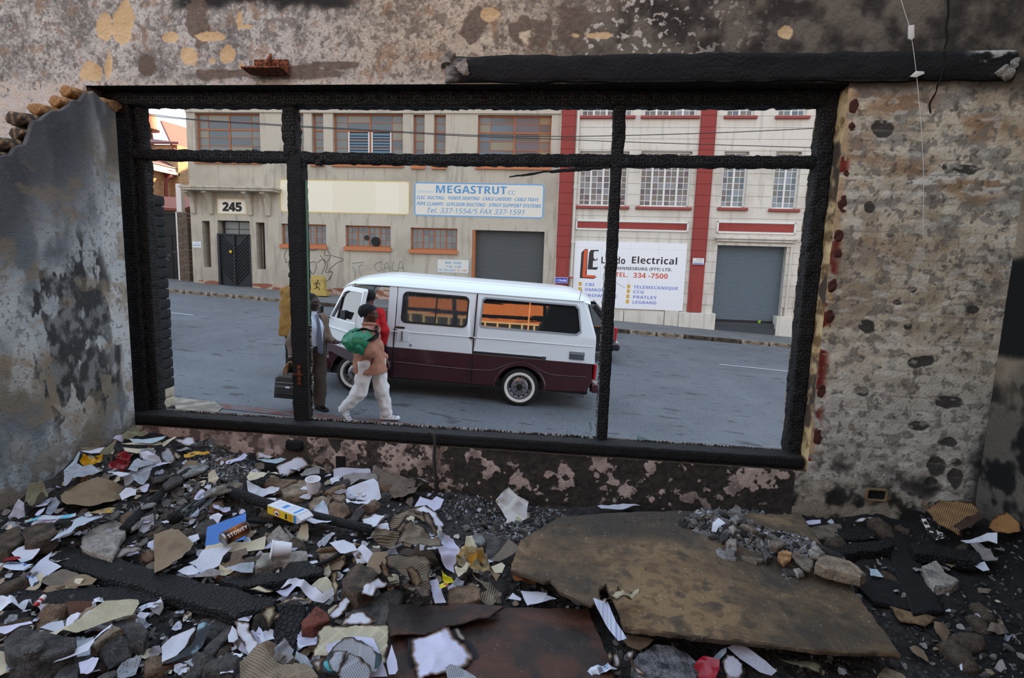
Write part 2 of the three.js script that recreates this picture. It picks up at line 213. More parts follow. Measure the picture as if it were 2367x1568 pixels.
{ // steps of the broken edge: [z, y] going down from the window wall
const C = 0.0855, st = [[-3.56,3.40]]; let z = -3.545, y = 3.36; const pts = [[0,0.4]];
const steps = []; for (const [dz, n] of [[0.1,1],[0.13,1],[0.13,1],[0.13,2],[0.11,1],[0.12,2],[0.1,2],[0.12,2],[0.12,2],[0.13,2],[0.14,2],[0.14,2]]) { steps.push([z, y]); z += dz; y -= C * n; }
const prof = [[-3.72,0.3],[-3.72,3.3]]; for (let i = 0; i < steps.length; i++) { const [a, b] = steps[i], nz = steps[i + 1]?.[0] ?? a + 0.14; for (let k = 0; k < 4; k++) { const t = k / 4; prof.push([lerp(a, nz, t) + 0.0 + 0.015 * Math.sin(i * 7 + k), b + 0.032 - 0.05 * t + 0.025 * (n2(i * 3.1 + k, 4) - 0.5)]); } }
const last = steps[steps.length - 1]; prof.push([last[0] + 0.14,0.3]);
const s = shape(prof.map(([a, b])=>[a, b])), g = ext(s, 0.018,0.006).toNonIndexed();
const p = g.attributes.position, uv = []; for (let i = 0; i < p.count; i++) { const a = p.getX(i), b = p.getY(i), d = p.getZ(i); p.setXYZ(i, XL - 0.018 + d + 0.006 * (fbm(a * 5, b * 5,3) - 0.5), b, a); uv.push(a + 3.72, b); }
g.setAttribute('uv', new THREE.Float32BufferAttribute(uv, 2)); const ix = []; for (let i = 0; i < p.count; i += 3) ix.push(i, i + 2, i + 1); g.setIndex(ix); const g2 = g.toNonIndexed(); g2.computeVertexNormals();
const left = struct('wall_left', g2, M.sidePlaster);
const rb = rng(11), bricks = [0,1,2,3].map((k)=>finish(rough(0.105,0.074,0.2,0.02,0.012,18, k + 20))), half = [0,1].map((k)=>finish(rough(0.105,0.074,0.1,0.02,0.012,18, k + 40)));
for (let k = 0; k < 36; k++) { const by = 3.36 - k * C; let zi = -3.72; for (const [a, b] of steps) if (b >= by - 0.01) zi = a + 0.125; if (by < 0.62) break;
let n = 0; for (let zz = zi - 0.1; zz > -3.75 && n < (k < 25 ? 2 : 1); zz -= 0.215, n++) { const b = add(left, 'brick', n ? bricks[Math.floor(rb() * 4)] : (rb() < 0.25 ? half[k % 2] : bricks[Math.floor(rb() * 4)]), k < 17 && rb() < 0.6 ? M.brickSmoked : M.brickOchre); b.position.set(XL - 0.075 - (n ? 0.006 : rb() * 0.012 - 0.006), by, zz + (rb() - 0.5) * 0.02); b.rotation.y = (rb() - 0.5) * 0.06; b.rotation.x = (rb() - 0.5) * 0.05; } }
add(left, 'core', (()=>{ const cs = steps.map(([a, b], i)=>box(XL - 0.125,0.3, a - 0.2, XL - 0.025, b - 0.1, a + 0.08)); return merge(cs); })(), M.brickSmoked);
}
// ---- corner wall on the other side, smoked black low down, with a flat black band above
const cornerTex = tex(512,512, (u, v)=>{ const z = u * 5, y = v * 5, f2 = fbm(z * 5, y * 5,4); let c = mix([108,96,80],[168,152,130], f2); c = mix(c, mix([10,9,9],[96,90,82], sm(0.5,0.66, fbm(z * 6 + 3, y * 6,4))), sm(2.0,1.4, y + (f2 - 0.5) * 0.6)); c = mix(c, [7,7,7], sm(2.52,2.45, y + (f2 - 0.5) * 0.12) * sm(1.86,1.92, y + (f2 - 0.5) * 0.1)); return c; }, 5,5);
mat('cornerPlaster', 0xffffff, 0.95,{ map: cornerTex, bumpMap: gritBump, bumpScale: 0.006 });
struct('wall_right', (()=>{ const g = box(XR, 0.2, ZW, XR + 0.4,4.9,4.5), p = g.attributes.position, uv = g.attributes.uv; for (let i = 0; i < p.count; i++) uv.setXY(i, p.getZ(i) + 3.7, p.getY(i)); return g; })(), M.cornerPlaster);
mat('brickDark', 0x4a4038,0.95,{ bumpMap: gritBump, bumpScale: 0.006 });
struct('wall_back', box(-7.2,0.2,4.5,3,3.6,4.9), M.brickDark);
struct('floor', box(-7.2,0.1, ZO, 3.0,0.5,4.9), M.brickDark);
struct('added_ceiling', box(0.9,4.5,-1.2,3.0,4.7,4.9), M.brickDark); // unseen roof remnant, added to darken the corner below

// ---- charred window frame
const charTex = tex(512,512, (u, v)=>{ const c = cells(u * 22, v * 22,0.8), d = c[1] - c[0], f = fbm(u * 30, v * 30,3); return mix([3,3,3], mix([8,8,8],[74,70,67], f * sm(0.6,1, c[2]) * sm(0.45,0.75, fbm(u * 5, v * 5,3))), sm(0.05,0.3, d)); }, 0.5,0.5);  // a few cell tops painted paler to look like glints on the char
const charBump = tex(512,512, (u, v)=>{ const c = cells(u * 22, v * 22,0.8), d = c[1] - c[0]; return 255 * sm(0,0.35, d) * (0.7 + 0.3 * c[2]); }, 0.5,0.5, false);
mat('char', 0xffffff, 0.68,{ map: charTex, bumpMap: charBump, bumpScale: 0.011 });
mat('charSoft', 0x8a8684,0.78,{ map: charTex, bumpMap: charBump, bumpScale: 0.0025 });
function charBar(a, b, w, d, seed, seg = 0.018, amp = 0.007, m = M.char) { // a charred timber from a to b, w across and d deep
const L = a.distanceTo(b), g = rough(w, L, d, seg, amp, 26, seed, (v)=>{ const c = cells(v.y * 24 + seed, (Math.abs(v.x) > Math.abs(v.z) ? v.z : v.x) * 20 + seed * 3,0.9), k = sm(0.16,0, c[1] - c[0]) * amp * 0.9; v.x -= Math.sign(v.x) * k * (Math.abs(v.x) / w * 2); v.z -= Math.sign(v.z) * k * (Math.abs(v.z) / d * 2); });
const q = finish(g); q.applyQuaternion(new THREE.Quaternion().setFromUnitVectors(V3(0,1,0), b.clone().sub(a).normalize())); q.translate((a.x + b.x) / 2, (a.y + b.y) / 2, (a.z + b.z) / 2); return q;
}
{
const win = new THREE.Group(); win.name = 'window_1'; win.userData.kind = 'structure'; scene.add(win);
const Z = -3.88, P = (x, y, z = Z)=>V3(x, y, z);
add(win, 'top_rail', charBar(P(-3.46,3.43), P(1.57,3.43), 0.1,0.12,1), M.char);
add(win, 'bottom_rail', charBar(P(-3.4,1.085,-3.81), P(1.56,1.09,-3.81), 0.075,0.17,2,0.02,0.003), M.charSoft);
add(win, 'stile', charBar(P(-3.335,1.0), P(-3.335,3.46), 0.15,0.1,3), M.char);
add(win, 'stile', charBar(P(-3.215,1.06,-3.9), P(-3.215,3.42,-3.9), 0.07,0.09,4), M.char);
add(win, 'stile', charBar(P(1.525,1.02), P(1.525,3.44), 0.1,0.12,5), M.char);
add(win, 'transom', charBar(P(-3.3,3.05), P(-1.3,3.035), 0.078,0.085,6), M.char);
add(win, 'transom', charBar(P(-1.32,3.035), P(1.52,3.046), 0.078,0.085,7), M.char);
add(win, 'mullion', charBar(P(-2.045,3.04), P(-2.055,3.42), 0.1,0.1,8), M.char);
add(win, 'mullion', charBar(P(-2.005,1.06), P(-2.015,3.05), 0.118,0.09,9,0.02,0.003), M.charSoft);
add(win, 'mullion', charBar(P(0.238,3.04), P(0.232,3.42), 0.082,0.09,10), M.char);
add(win, 'mullion', charBar(P(0.235,1.07), P(0.232,3.05), 0.076,0.09,11,0.018,0.004), M.char);
mat('putty', 0xffffff, 0.95,{ map: tex(256,256, (u, v)=>mix([44,40,36],[160,156,148], sm(0.42,0.72, fbm(u * 30, v * 30,3))), 0.3,0.3), bumpMap: gritBump, bumpScale: 0.006 });
const putty = (a, b, w, s)=>{ const L = a.distanceTo(b), g = rough(w, L, w, 0.012, w * 0.5,40, s); const q = finish(g); q.applyQuaternion(new THREE.Quaternion().setFromUnitVectors(V3(0,1,0), b.clone().sub(a).normalize())); q.translate((a.x + b.x) / 2, (a.y + b.y) / 2, (a.z + b.z) / 2); return q; };
add(win, 'putty_strip', putty(P(-3.17,1.125,-3.87), P(-2.07,1.125,-3.87), 0.014,1), M.putty);
add(win, 'putty_strip', putty(P(-1.94,1.13,-3.87), P(0.19,1.128,-3.87), 0.02,2), M.putty);
add(win, 'putty_strip', putty(P(0.28,1.13,-3.87), P(1.47,1.13,-3.87), 0.014,3), M.putty);
add(win, 'putty_strip', putty(P(0.192,1.12,-3.9), P(0.19,2.35,-3.9), 0.011,4), M.putty);
add(win, 'putty_strip', putty(P(-1.944,1.12,-3.9), P(-1.95,2.1,-3.9), 0.018,5), M.putty);
mat('greenPaint', 0x5f8d78,0.8); add(win, 'paint_strip', at(rbox(0.014,1.05,0.012,0.004), -1.945,2.36,-3.87), M.greenPaint, 'strip of old pale green paint');
mat('rust', 0xffffff, 0.85,{ metalness: 0.2, map: tex(256,256, (u, v)=>mix([58,28,16],[150,82,40], sm(0.35,0.7, fbm(u * 20, v * 20,4))), 0.2,0.2), bumpMap: gritBump, bumpScale: 0.003 });
{ const p = atZ(691,868,-3.825), q = [at(rbox(0.028,0.155,0.012,0.003), p.x, p.y, -3.83), at(new THREE.CylinderGeometry(0.007,0.007,0.006,12).toNonIndexed(), p.x, p.y - 0.06,-3.822, Math.PI / 2), at(new THREE.CylinderGeometry(0.007,0.007,0.006,12).toNonIndexed(), p.x, p.y + 0.055,-3.822, Math.PI / 2), bar(V3(p.x - 0.05, p.y + 0.006,-3.815), V3(p.x + 0.035, p.y + 0.006,-3.815), 0.006)]; add(win, 'hinge', q, M.rust, 'rusty iron hinge plate'); }
const spl = (list, r, s)=>{ const pts = list.map(([x, y])=>atZ(x, y, -3.84)); return charBar(pts[0], pts[1], r, r * 0.7, s, 0.02,0.004); };
add(win, 'splinter', [spl([[930,376],[1012,384]], 0.016,1), spl([[980,381],[1036,387]], 0.014,2)], M.char);
add(win, 'splinter', [spl([[1175,409],[1290,393]], 0.016,3), spl([[1270,397],[1410,386]], 0.026,4)], M.char);
add(win, 'splinter', spl([[702,378],[708,385]], 0.03,5), M.char); add(win, 'splinter', spl([[738,370],[738,384]], 0.05,6), M.char);
{ const p = [[640,1008],[715,1030]].map(([a, b])=>atZ(a, b, ZW)); add(win, 'notch_block', at(finish(rough(0.125,0.075,0.1,0.02,0.005,20,2)), -1.985,0.975, ZW - 0.03), M.charSoft); }
mat('glass', 0xe6f2ee, 0.04,{ phys: 1, transmission: 1, thickness: 0, ior: 1.5, side: THREE.DoubleSide });
const shard = (pts, z = -3.87)=>{ const w = pts.map(([x, y])=>atZ(x, y, z)); return at(ext(shape(w.map((q)=>[q.x, q.y])), 0.004).toNonIndexed(), 0,0, z); };
for (const s of [[[1400,1034],[1404,1010],[1410,1008],[1428,1026],[1424,1036]],[[1468,1034],[1474,1006],[1500,1017],[1530,1020],[1528,1036]],[[1530,1040],[1540,1023],[1552,1030],[1552,1042]],[[1360,979],[1366,974],[1369,990],[1366,1000]],[[1640,1052],[1652,1040],[1668,1054]],[[1760,1062],[1778,1050],[1786,1064]]]) add(win, 'glass_shard', shard(s), M.glass);
}
// ---- black painted brick pier outside the frame
mat('brickBlack', 0x1a1b1d, 0.8,{ bumpMap: gritBump, bumpScale: 0.008 }); mat('flaked', 0xb8ad98,0.95,{ bumpMap: gritBump, bumpScale: 0.006 });
{ const pier = thing('brick_pier', 'black painted brick pier outside the charred frame, its lowest bricks flaked pale', 'brick pier', [-3.6,0, ZO - 0.08]);
const v = [0,1,2,3].map((k)=>finish(rough(0.3,0.081,0.2,0.02,0.0025,20, k + 60))), r = rng(4);
for (let k = 0; k < 31; k++) { const b = add(pier, 'brick', v[k % 4], k === 11 || k === 10 ? M.flaked : M.brickBlack); b.position.set((r() - 0.5) * 0.012,0.2 + k * 0.0855,0); }
add(pier, 'mortar', box(-0.14,0.1,-0.09,0.13,2.8,0.09), M.brickBlack);
}
// ---- steel angle bracket over the window
{ const b = thing('angle_bracket', 'rusty steel angle bracket bolted to the smoked plaster above the window', 'bracket', [0,0,0]);
const p = (x, y, z = ZW + 0.02)=>atZ(x, y, z), a = p(588,142), c = p(668,178); const w = c.x - a.x, h = a.y - c.y;
add(b, 'back_plate', at(rbox(w, h, 0.012,0.003), (a.x + c.x) / 2, (a.y + c.y) / 2 + 0.01, ZW + 0.02), M.rust);
add(b, 'shelf_plate', at(rbox(w + 0.03,0.012,0.12,0.003), (a.x + c.x) / 2 - 0.01, c.y + 0.02, ZW + 0.08,-0.08), M.rust);
const gs = shape([[0,0],[0.1,0],[0,0.13],[-0.005,0.13]]), g = ext(gs, 0.012,0.002).toNonIndexed(); add(b, 'gusset', at(muv(g), (a.x + c.x) / 2, c.y + 0.02, ZW + 0.02,0, -Math.PI / 2,0), M.rust);
for (const x of [600,655]) { const q = p(x, 158); add(b, 'bolt', at(new THREE.CylinderGeometry(0.01,0.01,0.014,6).toNonIndexed(), q.x, q.y, ZW + 0.03, Math.PI / 2), M.rust); }
}

// ---------------------------------------------------------------- the street
const SL = 0.05, NS = V3(SL, 1,0).normalize(), street = (px, py)=>onPlane(px, py, V3(0,0,0), NS), sy = (x)=>-SL * x;
const kL = street(388,676.5), kR = street(1833,806), kz = (x)=>lerp(kL.z, kR.z, (x - kL.x) / (kR.x - kL.x));
const asphalt = tex(1024,1024, (u, v)=>{ const x = u * 6, y = v * 6, f = fbm(x * 1.4, y * 1.4,4), g = n2(x * 90, y * 90), k = n2(x * 40 + 9, y * 40); let c = mix([84,88,92],[106,110,114], f); c = mix(c, [134,138,142], sm(0.8,0.95, g) * 0.6); c = mix(c, [56,58,60], sm(0.78,0.95, k) * 0.5); const b = fbm(x * 3 + 7, y * 9,3); c = mix(c, [58,58,60], sm(0.72,0.78, b) * 0.7); return c; }, 6,6);
mat('asphalt', 0xffffff, 0.82,{ map: asphalt, bumpMap: gritBump, bumpScale: 0.003 });
const quad = (pts, nx = 1, ny = 1)=>grid(nx, ny, (u, v)=>{ const a = pts[0], b = pts[1], c = pts[2], d = pts[3], q = [0,1,2].map((k)=>lerp(lerp(a[k], b[k], u), lerp(d[k], c[k], u), v)); return [...q, q[0], q[2]]; }).toNonIndexed();
struct('road', quad([[-60, sy(-60), ZO],[45, sy(45), ZO],[45, sy(45), kz(45) - 0.3],[-60, sy(-60), kz(-60) - 0.3]], 20,8), M.asphalt);
mat('roadPaint', 0xb9bcbc, 0.8); mat('redPaint', 0xffffff, 0.85,{ map: tex(256,64, (u, v)=>mix([106,64,58],[96,92,92], sm(0.4,0.6, fbm(u * 30, v * 6,3))), 2.4,0.3) });
const strip = (x0, z0, x1, z1, w, h = 0.008)=>quad([[x0, sy(x0) + h, z0 + w / 2],[x1, sy(x1) + h, z1 + w / 2],[x1, sy(x1) + h, z1 - w / 2],[x0, sy(x0) + h, z0 - w / 2]], 6,1);
{ const a = street(374,722), b = street(448,729), c = street(1663,843), d = street(1827,860); struct('trim_1', strip(a.x - 1.2, a.z, b.x, b.z, 0.1), M.roadPaint); struct('trim_2', strip(c.x, c.z, d.x + 0.5, d.z, 0.1), M.roadPaint); const e = street(490,938), f = street(1060,997); struct('trim_3', strip(e.x, e.z, f.x, f.z, 0.22), M.redPaint); }
{ // worn concrete apron by the near pier
mat('apron', 0xffffff, 0.95,{ map: tex(256,256, (u, v)=>mix([112,104,92],[154,144,130], sm(0.3,0.7, fbm(u * 14, v * 14,4))), 1.5,1.5), bumpMap: gritBump, bumpScale: 0.006 });
const pts = [[340,917],[400,921],[440,925],[495,931],[515,944],[500,958],[530,970],[520,985],[330,975]].map(([x, y])=>street(x, y)); const g = new THREE.ShapeGeometry(shape(pts.map((p)=>[p.x, -p.z]))).toNonIndexed(); g.rotateX(-Math.PI / 2); const p = g.attributes.position; for (let i = 0; i < p.count; i++) p.setY(i, sy(p.getX(i)) + 0.014); g.computeVertexNormals(); struct('pavement_patch', muv(g), M.apron);
}
const kerbTex = tex(256,256, (u, v)=>mix([74,66,56],[150,136,116], sm(0.3,0.7, fbm(u * 12, v * 12,4))), 1,1);
mat('kerbStone', 0xffffff, 0.95,{ map: kerbTex, bumpMap: gritBump, bumpScale: 0.008 }); mat('kerbDark', 0x8a8480,0.95,{ map: kerbTex, bumpMap: gritBump, bumpScale: 0.008 });
{
const kerb = new THREE.Group(); kerb.name = 'kerb'; kerb.userData.kind = 'structure'; scene.add(kerb);
const g = [1,2,3].map((s)=>finish(rough(0.985,0.3,0.16,0.06,0.008,9, s))), r = rng(9);
for (let x = -19; x < 16; x += 1) { const k = add(kerb, 'kerb_stone', g[Math.floor(r() * 3)], r() < 0.3 ? M.kerbDark : M.kerbStone); k.position.set(x + 0.5, sy(x + 0.5) - 0.01 + (r() - 0.5) * 0.012, kz(x + 0.5) - 0.09); k.rotation.z = -SL; }
}
mat('pavement', 0xffffff, 0.9,{ map: tex(512,512, (u, v)=>{ const x = u * 4, y = v * 4, f = fbm(x * 2, y * 2,4), g = n2(x * 70, y * 70); return mix(mix([88,90,90],[118,118,116], f), [140,140,136], sm(0.8,0.95, g) * 0.5); }, 4,4), bumpMap: gritBump, bumpScale: 0.004 });
const ZA = -23.5, baseL = atZ(449,652, ZA), baseR = atZ(1836,778, ZA), by = (x)=>lerp(baseL.y, baseR.y, (x - baseL.x) / (baseR.x - baseL.x));
struct('pavement', quad([[-40, sy(-40) + 0.135, kz(-40) - 0.16],[30, sy(30) + 0.135, kz(30) - 0.16],[30, by(30), ZA - 0.6],[-40, by(-40), ZA - 0.6]], 10,3), M.pavement);
struct('terrain', box(-90,-4,-90,90,-3.6,90), M.kerbDark);

// ---------------------------------------------------------------- facades: local u across, v up, w towards the street
function facade(name, label, x, z, turn) {
const g = thing(name, label, 'building', [x, 0, z], turn), n = V3(Math.sin(turn), 0, Math.cos(turn)), u = V3(Math.cos(turn), 0, -Math.sin(turn));
const p = (px, py, w = 0)=>{ const o = V3(x, 0, z).addScaledVector(n, w), q = onPlane(px, py, o, n).sub(V3(x, 0, z)); return [q.dot(u), q.y]; };
return { g, p, R: (a, b, c, d, w = 0)=>{ const q = p(a, b, w), r = p(c, d, w); return [q[0], r[1], r[0], q[1]]; } };
}
const facTex = (base, dark, streak)=>tex(1024,512, (u, v)=>{ const x = u * 12, y = v * 8, f = fbm(x * 0.8, y * 0.8,4), g = fbm(x * 7, y * 0.9 + 3,4), k = fbm(x * 30, y * 30,2); let c = mix(dark, base, sm(0.25,0.6, f)); c = mix(c, streak, sm(0.58,0.74, g) * 0.35); return mix(c, [c[0] * 0.93, c[1] * 0.93, c[2] * 0.93], k); }, 12,8);
mat('beige', 0xffffff, 0.92,{ map: facTex([186,178,160],[168,160,143],[132,124,110]), bumpMap: gritBump, bumpScale: 0.002 });
mat('cream', 0xffffff, 0.92,{ map: facTex([214,209,196],[198,192,178],[170,164,150]) });
mat('frameOrange', 0xa2633f, 0.8); mat('sillOrange', 0xb4714a, 0.9,{ bumpMap: gritBump, bumpScale: 0.004 });
mat('pane', 0x686b66,0.12); mat('paneTan', 0x7d7763,0.15); mat('paneSlate', 0x535a5c, 0.1); mat('paneDark', 0x2b2c2c, 0.12); mat('paneBlue', 0x55616a, 0.1); mat('paneGrey', 0x6f716c, 0.3);
function casement(parent, [u0, v0, u1, v1], w, cols, rows, o = {}) {
const { thickC = [], thickR = [], fm = M.frameOrange, pm = [M.pane], bw = 0.025, tw = 0.06, fw = 0.06, seed = 1 } = o, W = u1 - u0, H = v1 - v0, r = rng(seed), geo = [box(u0, v0, w - 0.02, u0 + fw, v1, w + 0.03), box(u1 - fw, v0, w - 0.02, u1, v1, w + 0.03), box(u0, v0, w - 0.02, u1, v0 + fw, w + 0.03), box(u0, v1 - fw, w - 0.02, u1, v1, w + 0.03)];
const cs = [0, ...cols, 1], rs = [0, ...rows, 1];
cols.forEach((c, i)=>{ const b = thickC.includes(i) ? tw : bw; geo.push(box(u0 + c * W - b / 2, v0, w - 0.015, u0 + c * W + b / 2, v1, w + 0.02 + (b > bw ? 0.012 : 0))); });
rows.forEach((c, i)=>{ const b = thickR.includes(i) ? tw : bw; geo.push(box(u0, v1 - c * H - b / 2, w - 0.012, u1, v1 - c * H + b / 2, w + 0.018 + (b > bw ? 0.014 : 0))); });
const f = add(parent, 'window', geo, fm), cache = {};
for (let i = 0; i + 1 < cs.length; i++) for (let j = 0; j + 1 < rs.length; j++) {
if (o.skip?.(i, j)) continue; const pw = (cs[i + 1] - cs[i]) * W, ph = (rs[j + 1] - rs[j]) * H, key = pw.toFixed(3) + ph.toFixed(3), g = cache[key] ??= muv(box(-pw / 2, -ph / 2,-0.004, pw / 2, ph / 2,0.004));
const m = add(f, 'pane', g, pm[Math.floor(r() * pm.length)]); m.position.set(u0 + (cs[i] + cs[i + 1]) / 2 * W, v1 - (rs[j] + rs[j + 1]) / 2 * H, w); m.rotation.set((r() - 0.5) * 0.012, (r() - 0.5) * 0.012,0);
}
return f;
}
const even = (n)=>Array.from({ length: n - 1 }, (_, i)=>(i + 1) / n);
function shutterGeo(u0, v0, u1, v1, w, pitch = 0.055) { const n = Math.round((v1 - v0) / pitch), s = [[0, v0]]; for (let i = 0; i < n; i++) { const y = v0 + (v1 - v0) * i / n, d = (v1 - v0) / n; s.push([0.012, y + d * 0.25],[0.016, y + d * 0.5],[0.012, y + d * 0.8],[0, y + d * 0.98]); } s.push([-0.02, v1],[-0.02, v0]); const g = ext(shape(s), u1 - u0).toNonIndexed(); g.rotateY(Math.PI / 2); g.scale(1,1,-1); g.translate(u0,0, w); const p = g.attributes.position, ix = []; for (let i = 0; i < p.count; i += 3) ix.push(i, i + 2, i + 1); g.setIndex(ix); const q = g.toNonIndexed(); q.computeVertexNormals(); return muv(q); }

// ---------------------------------------------------------------- the beige works building, number 245
const A = facade('works_building', 'beige plastered works building with orange steel windows and a number over its barred door', 0, ZA, 0.011);
{
const { g, p, R } = A, L = p(437.4,438.7)[0], Rt = p(1289.5,450)[0], band = p(900,262.1)[1];
const ups = [[449,261,603,373],[674,261.5,703,377],[719.9,261.9,748.5,378],[769,262,931,380.5],[955.2,264.6,980.5,384],[1003.3,265,1029,384.5],[1105,265.6,1271,386.3]].map((a)=>R(...a));
const lows = [[650,517,754,567.5],[798.4,521,902.7,572.8],[949.4,526.2,1056.2,579.3]].map((a)=>R(...a));
const door = R(502.3,509.4,582,662), sl = [R(466.5,510.6,489,618), R(590.8,514.2,614.5,622.9)], shut = R(1092,531.6,1252.5,700);
const holes = [...ups, ...lows, door, ...sl, shut].map((a)=>{ const b = [...a]; if (a === shut || a === door) b[1] = Math.max(a[1], -0.4); return rect(...b); });
add(g, 'wall', ext(shape(rect(L, -1.5, Rt, 14), holes), 0.4).toNonIndexed().translate(0,0,-0.4), M.beige);
add(g, 'cornice', box(L, band, 0, Rt, band + 1.1,0.06), M.beige); add(g, 'back', box(L, -1.5,-9, Rt, 13.8,-0.5), M.beige); add(g, 'added_shade_block', box(L + 2.5,-1.5,-38, Rt, 14.4,-22.3), M.beige);  // unseen block far behind, added to cast the slanting shadow on the house
mat('plinth', 0xffffff, 0.95,{ map: tex(256,128, (u, v)=>mix([134,84,66],[172,152,134], sm(0.45,0.62, fbm(u * 10, v * 8,4))), 3,1) });
for (const [x0, x1] of [[460,505],[584,660],[660,760],[760,960],[960,1090]]) { const a = p(x0,651 + (x0 - 450) * 0.055), b = p(x1,651 + (x1 - 450) * 0.055); add(g, 'plinth', box(a[0], b[1] - 0.9,-0.02, b[0], (a[1] + b[1]) / 2 + 0.08,0.03), M.plinth); }
const bays = [[[0.17,0.5,0.84],[1]],[[],[]],[[],[]],[[0.19,0.52,0.83],[1]],[[],[]],[[],[]],[[0.17,0.5,0.84],[1]]];
ups.forEach((a, i)=>{ casement(g, a, -0.2, bays[i][0],[0.16,0.33,0.5,0.67,0.84],{ thickC: bays[i][1], thickR: [1], seed: i + 3, pm: i > 5 ? [M.pane, M.paneBlue, M.paneSlate, M.paneTan] : [M.pane, M.paneTan, M.paneGrey, M.paneSlate], skip: i === 3 ? (c, r)=>(c === 1 || c === 2) && r > 1 : null }); const w = a[2] - a[0]; add(g, 'sill', box(a[0] - 0.06, a[1] - 0.13,-0.2, a[2] + 0.05, a[1], 0.1), M.sillOrange); });
{ // louvred lights in the middle window
mat('louvre', 0x5f7480,0.35); mat('louvreFrame', 0xd5d5ce, 0.7); const a = ups[3], W = a[2] - a[0], H = a[3] - a[1];
for (const [c0, c1] of [[0.2,0.505],[0.535,0.82]]) { const gs = []; for (let k = 0; k < 11; k++) gs.push(at(box(-(c1 - c0) * W / 2 + 0.05,-0.075,-0.004, (c1 - c0) * W / 2 - 0.05,0.075,0.004), a[0] + (c0 + c1) / 2 * W, a[1] + H * 0.63 * (k + 0.5) / 11 + 0.03,-0.2,-0.5)); add(g, 'louvre', gs, M.louvre, 'blue-grey glass louvres'); add(g, 'louvre_frame', [box(a[0] + c0 * W, a[1], -0.22, a[0] + c0 * W + 0.05, a[1] + H * 0.65,-0.15), box(a[0] + c1 * W - 0.05, a[1], -0.22, a[0] + c1 * W, a[1] + H * 0.65,-0.15)], M.louvreFrame); }
}
lows.forEach((a, i)=>{ casement(g, a, -0.16, even(8), [0.33,0.66],{ thickC: [1,3,5], seed: i + 20, pm: [M.pane, M.paneGrey, M.paneSlate], bw: 0.014, tw: 0.05 }); add(g, 'sill', box(a[0] - 0.05, a[1] - 0.17,-0.16, a[2] + 0.04, a[1], 0.12), M.sillOrange); });
{ mat('ventBlack', 0x0c0c0d, 0.6); const q = p(845.5,549.5), f = p(866.5,558.5); add(g, 'vent', at(new THREE.CylinderGeometry(0.11,0.11,0.05,20).toNonIndexed(), q[0], q[1], -0.13, Math.PI / 2), M.ventBlack, 'round black vent hole'); const fan = [at(new THREE.CylinderGeometry(0.2,0.2,0.1,24).toNonIndexed(), f[0], f[1], -0.12, Math.PI / 2)]; for (let k = -4; k <= 4; k++) fan.push(box(f[0] - 0.15, f[1] + k * 0.035,-0.07, f[0] + 0.15, f[1] + k * 0.035 + 0.012,-0.05)); add(g, 'vent', fan, M.ventBlack, 'round slatted fan vent'); }
const painted = (r, t, m = {})=>{ const k = new THREE.MeshStandardMaterial({ map: t, roughness: 0.85, ...m }); return add(g, 'painted_sign', [card(r[0], r[1], r[2], r[3], 0.006)], k); };
const rr = (c, x, y, w, h, r)=>{ c.beginPath(); c.moveTo(x + r, y); c.arcTo(x + w, y, x + w, y + h, r); c.arcTo(x + w, y + h, x, y + h, r); c.arcTo(x, y + h, x, y, r); c.arcTo(x, y, x + w, y, r); c.closePath(); };
const fit = (c, s, x, y, w, font, col)=>{ c.font = font; c.fillStyle = col; c.textAlign = 'left'; const m = c.measureText(s).width; c.save(); c.translate(x, y); c.scale(w / m, 1); c.fillText(s, 0,0); c.restore(); };
const signBase = 'rgb(214,210,196)';
{ const q = [p(646,414.5), p(947,418.8), p(646,490), p(946,497.4)]; painted([q[0][0], (q[2][1] + q[3][1]) / 2, q[1][0], (q[0][1] + q[1][1]) / 2], canvasTex(1024,256, (c, w, h)=>{ c.fillStyle = 'rgb(186,178,160)'; c.fillRect(0,0, w, h); rr(c, 4,4, w - 8, h - 8,24); c.fillStyle = 'rgb(224,216,190)'; c.fill(); c.lineWidth = 7; c.strokeStyle = 'rgb(204,180,110)'; c.stroke(); c.fillStyle = 'rgba(232,226,204,0.6)'; c.fillRect(120,14,300, h - 28); c.fillRect(760,14,180, h - 28); })); }
{ const q = [p(957.5,421), p(1259.4,425.4), p(959,500.7), p(1253,505)]; painted([q[0][0], (q[2][1] + q[3][1]) / 2, q[1][0], (q[0][1] + q[1][1]) / 2], canvasTex(1536,410, (c, w, h)=>{
const B = 'rgb(84,140,184)'; c.fillStyle = 'rgb(186,178,160)'; c.fillRect(0,0, w, h); rr(c, 10,10, w - 20, h - 20,30); c.fillStyle = signBase; c.fill(); c.lineWidth = 16; c.strokeStyle = 'rgb(110,158,196)'; c.stroke();
fit(c, 'MEGASTRUT', 250,128,850, 'bold 128px sans-serif', B); fit(c, 'CC', 1112,130,88, '64px sans-serif', B); fit(c, 'DISTRIBUTORS of', 40,128,200, 'italic 34px sans-serif', 'rgb(140,176,204)');
fit(c, 'ELEC. DUCTING. · POWER SKIRTING · CABLE LADDERS · CABLE TRAYS', 28,205,1440, 'bold italic 56px sans-serif', B); fit(c, 'PIPE CLAMPS · U/FLOOR DUCTING · STRUT SUPPORT SYSTEMS', 28,280,1470, 'bold italic 58px sans-serif', B); fit(c, 'Tel. 337·1554/5 FAX 337·1591', 145,368,1170, 'italic 84px sans-serif', B);
})); }
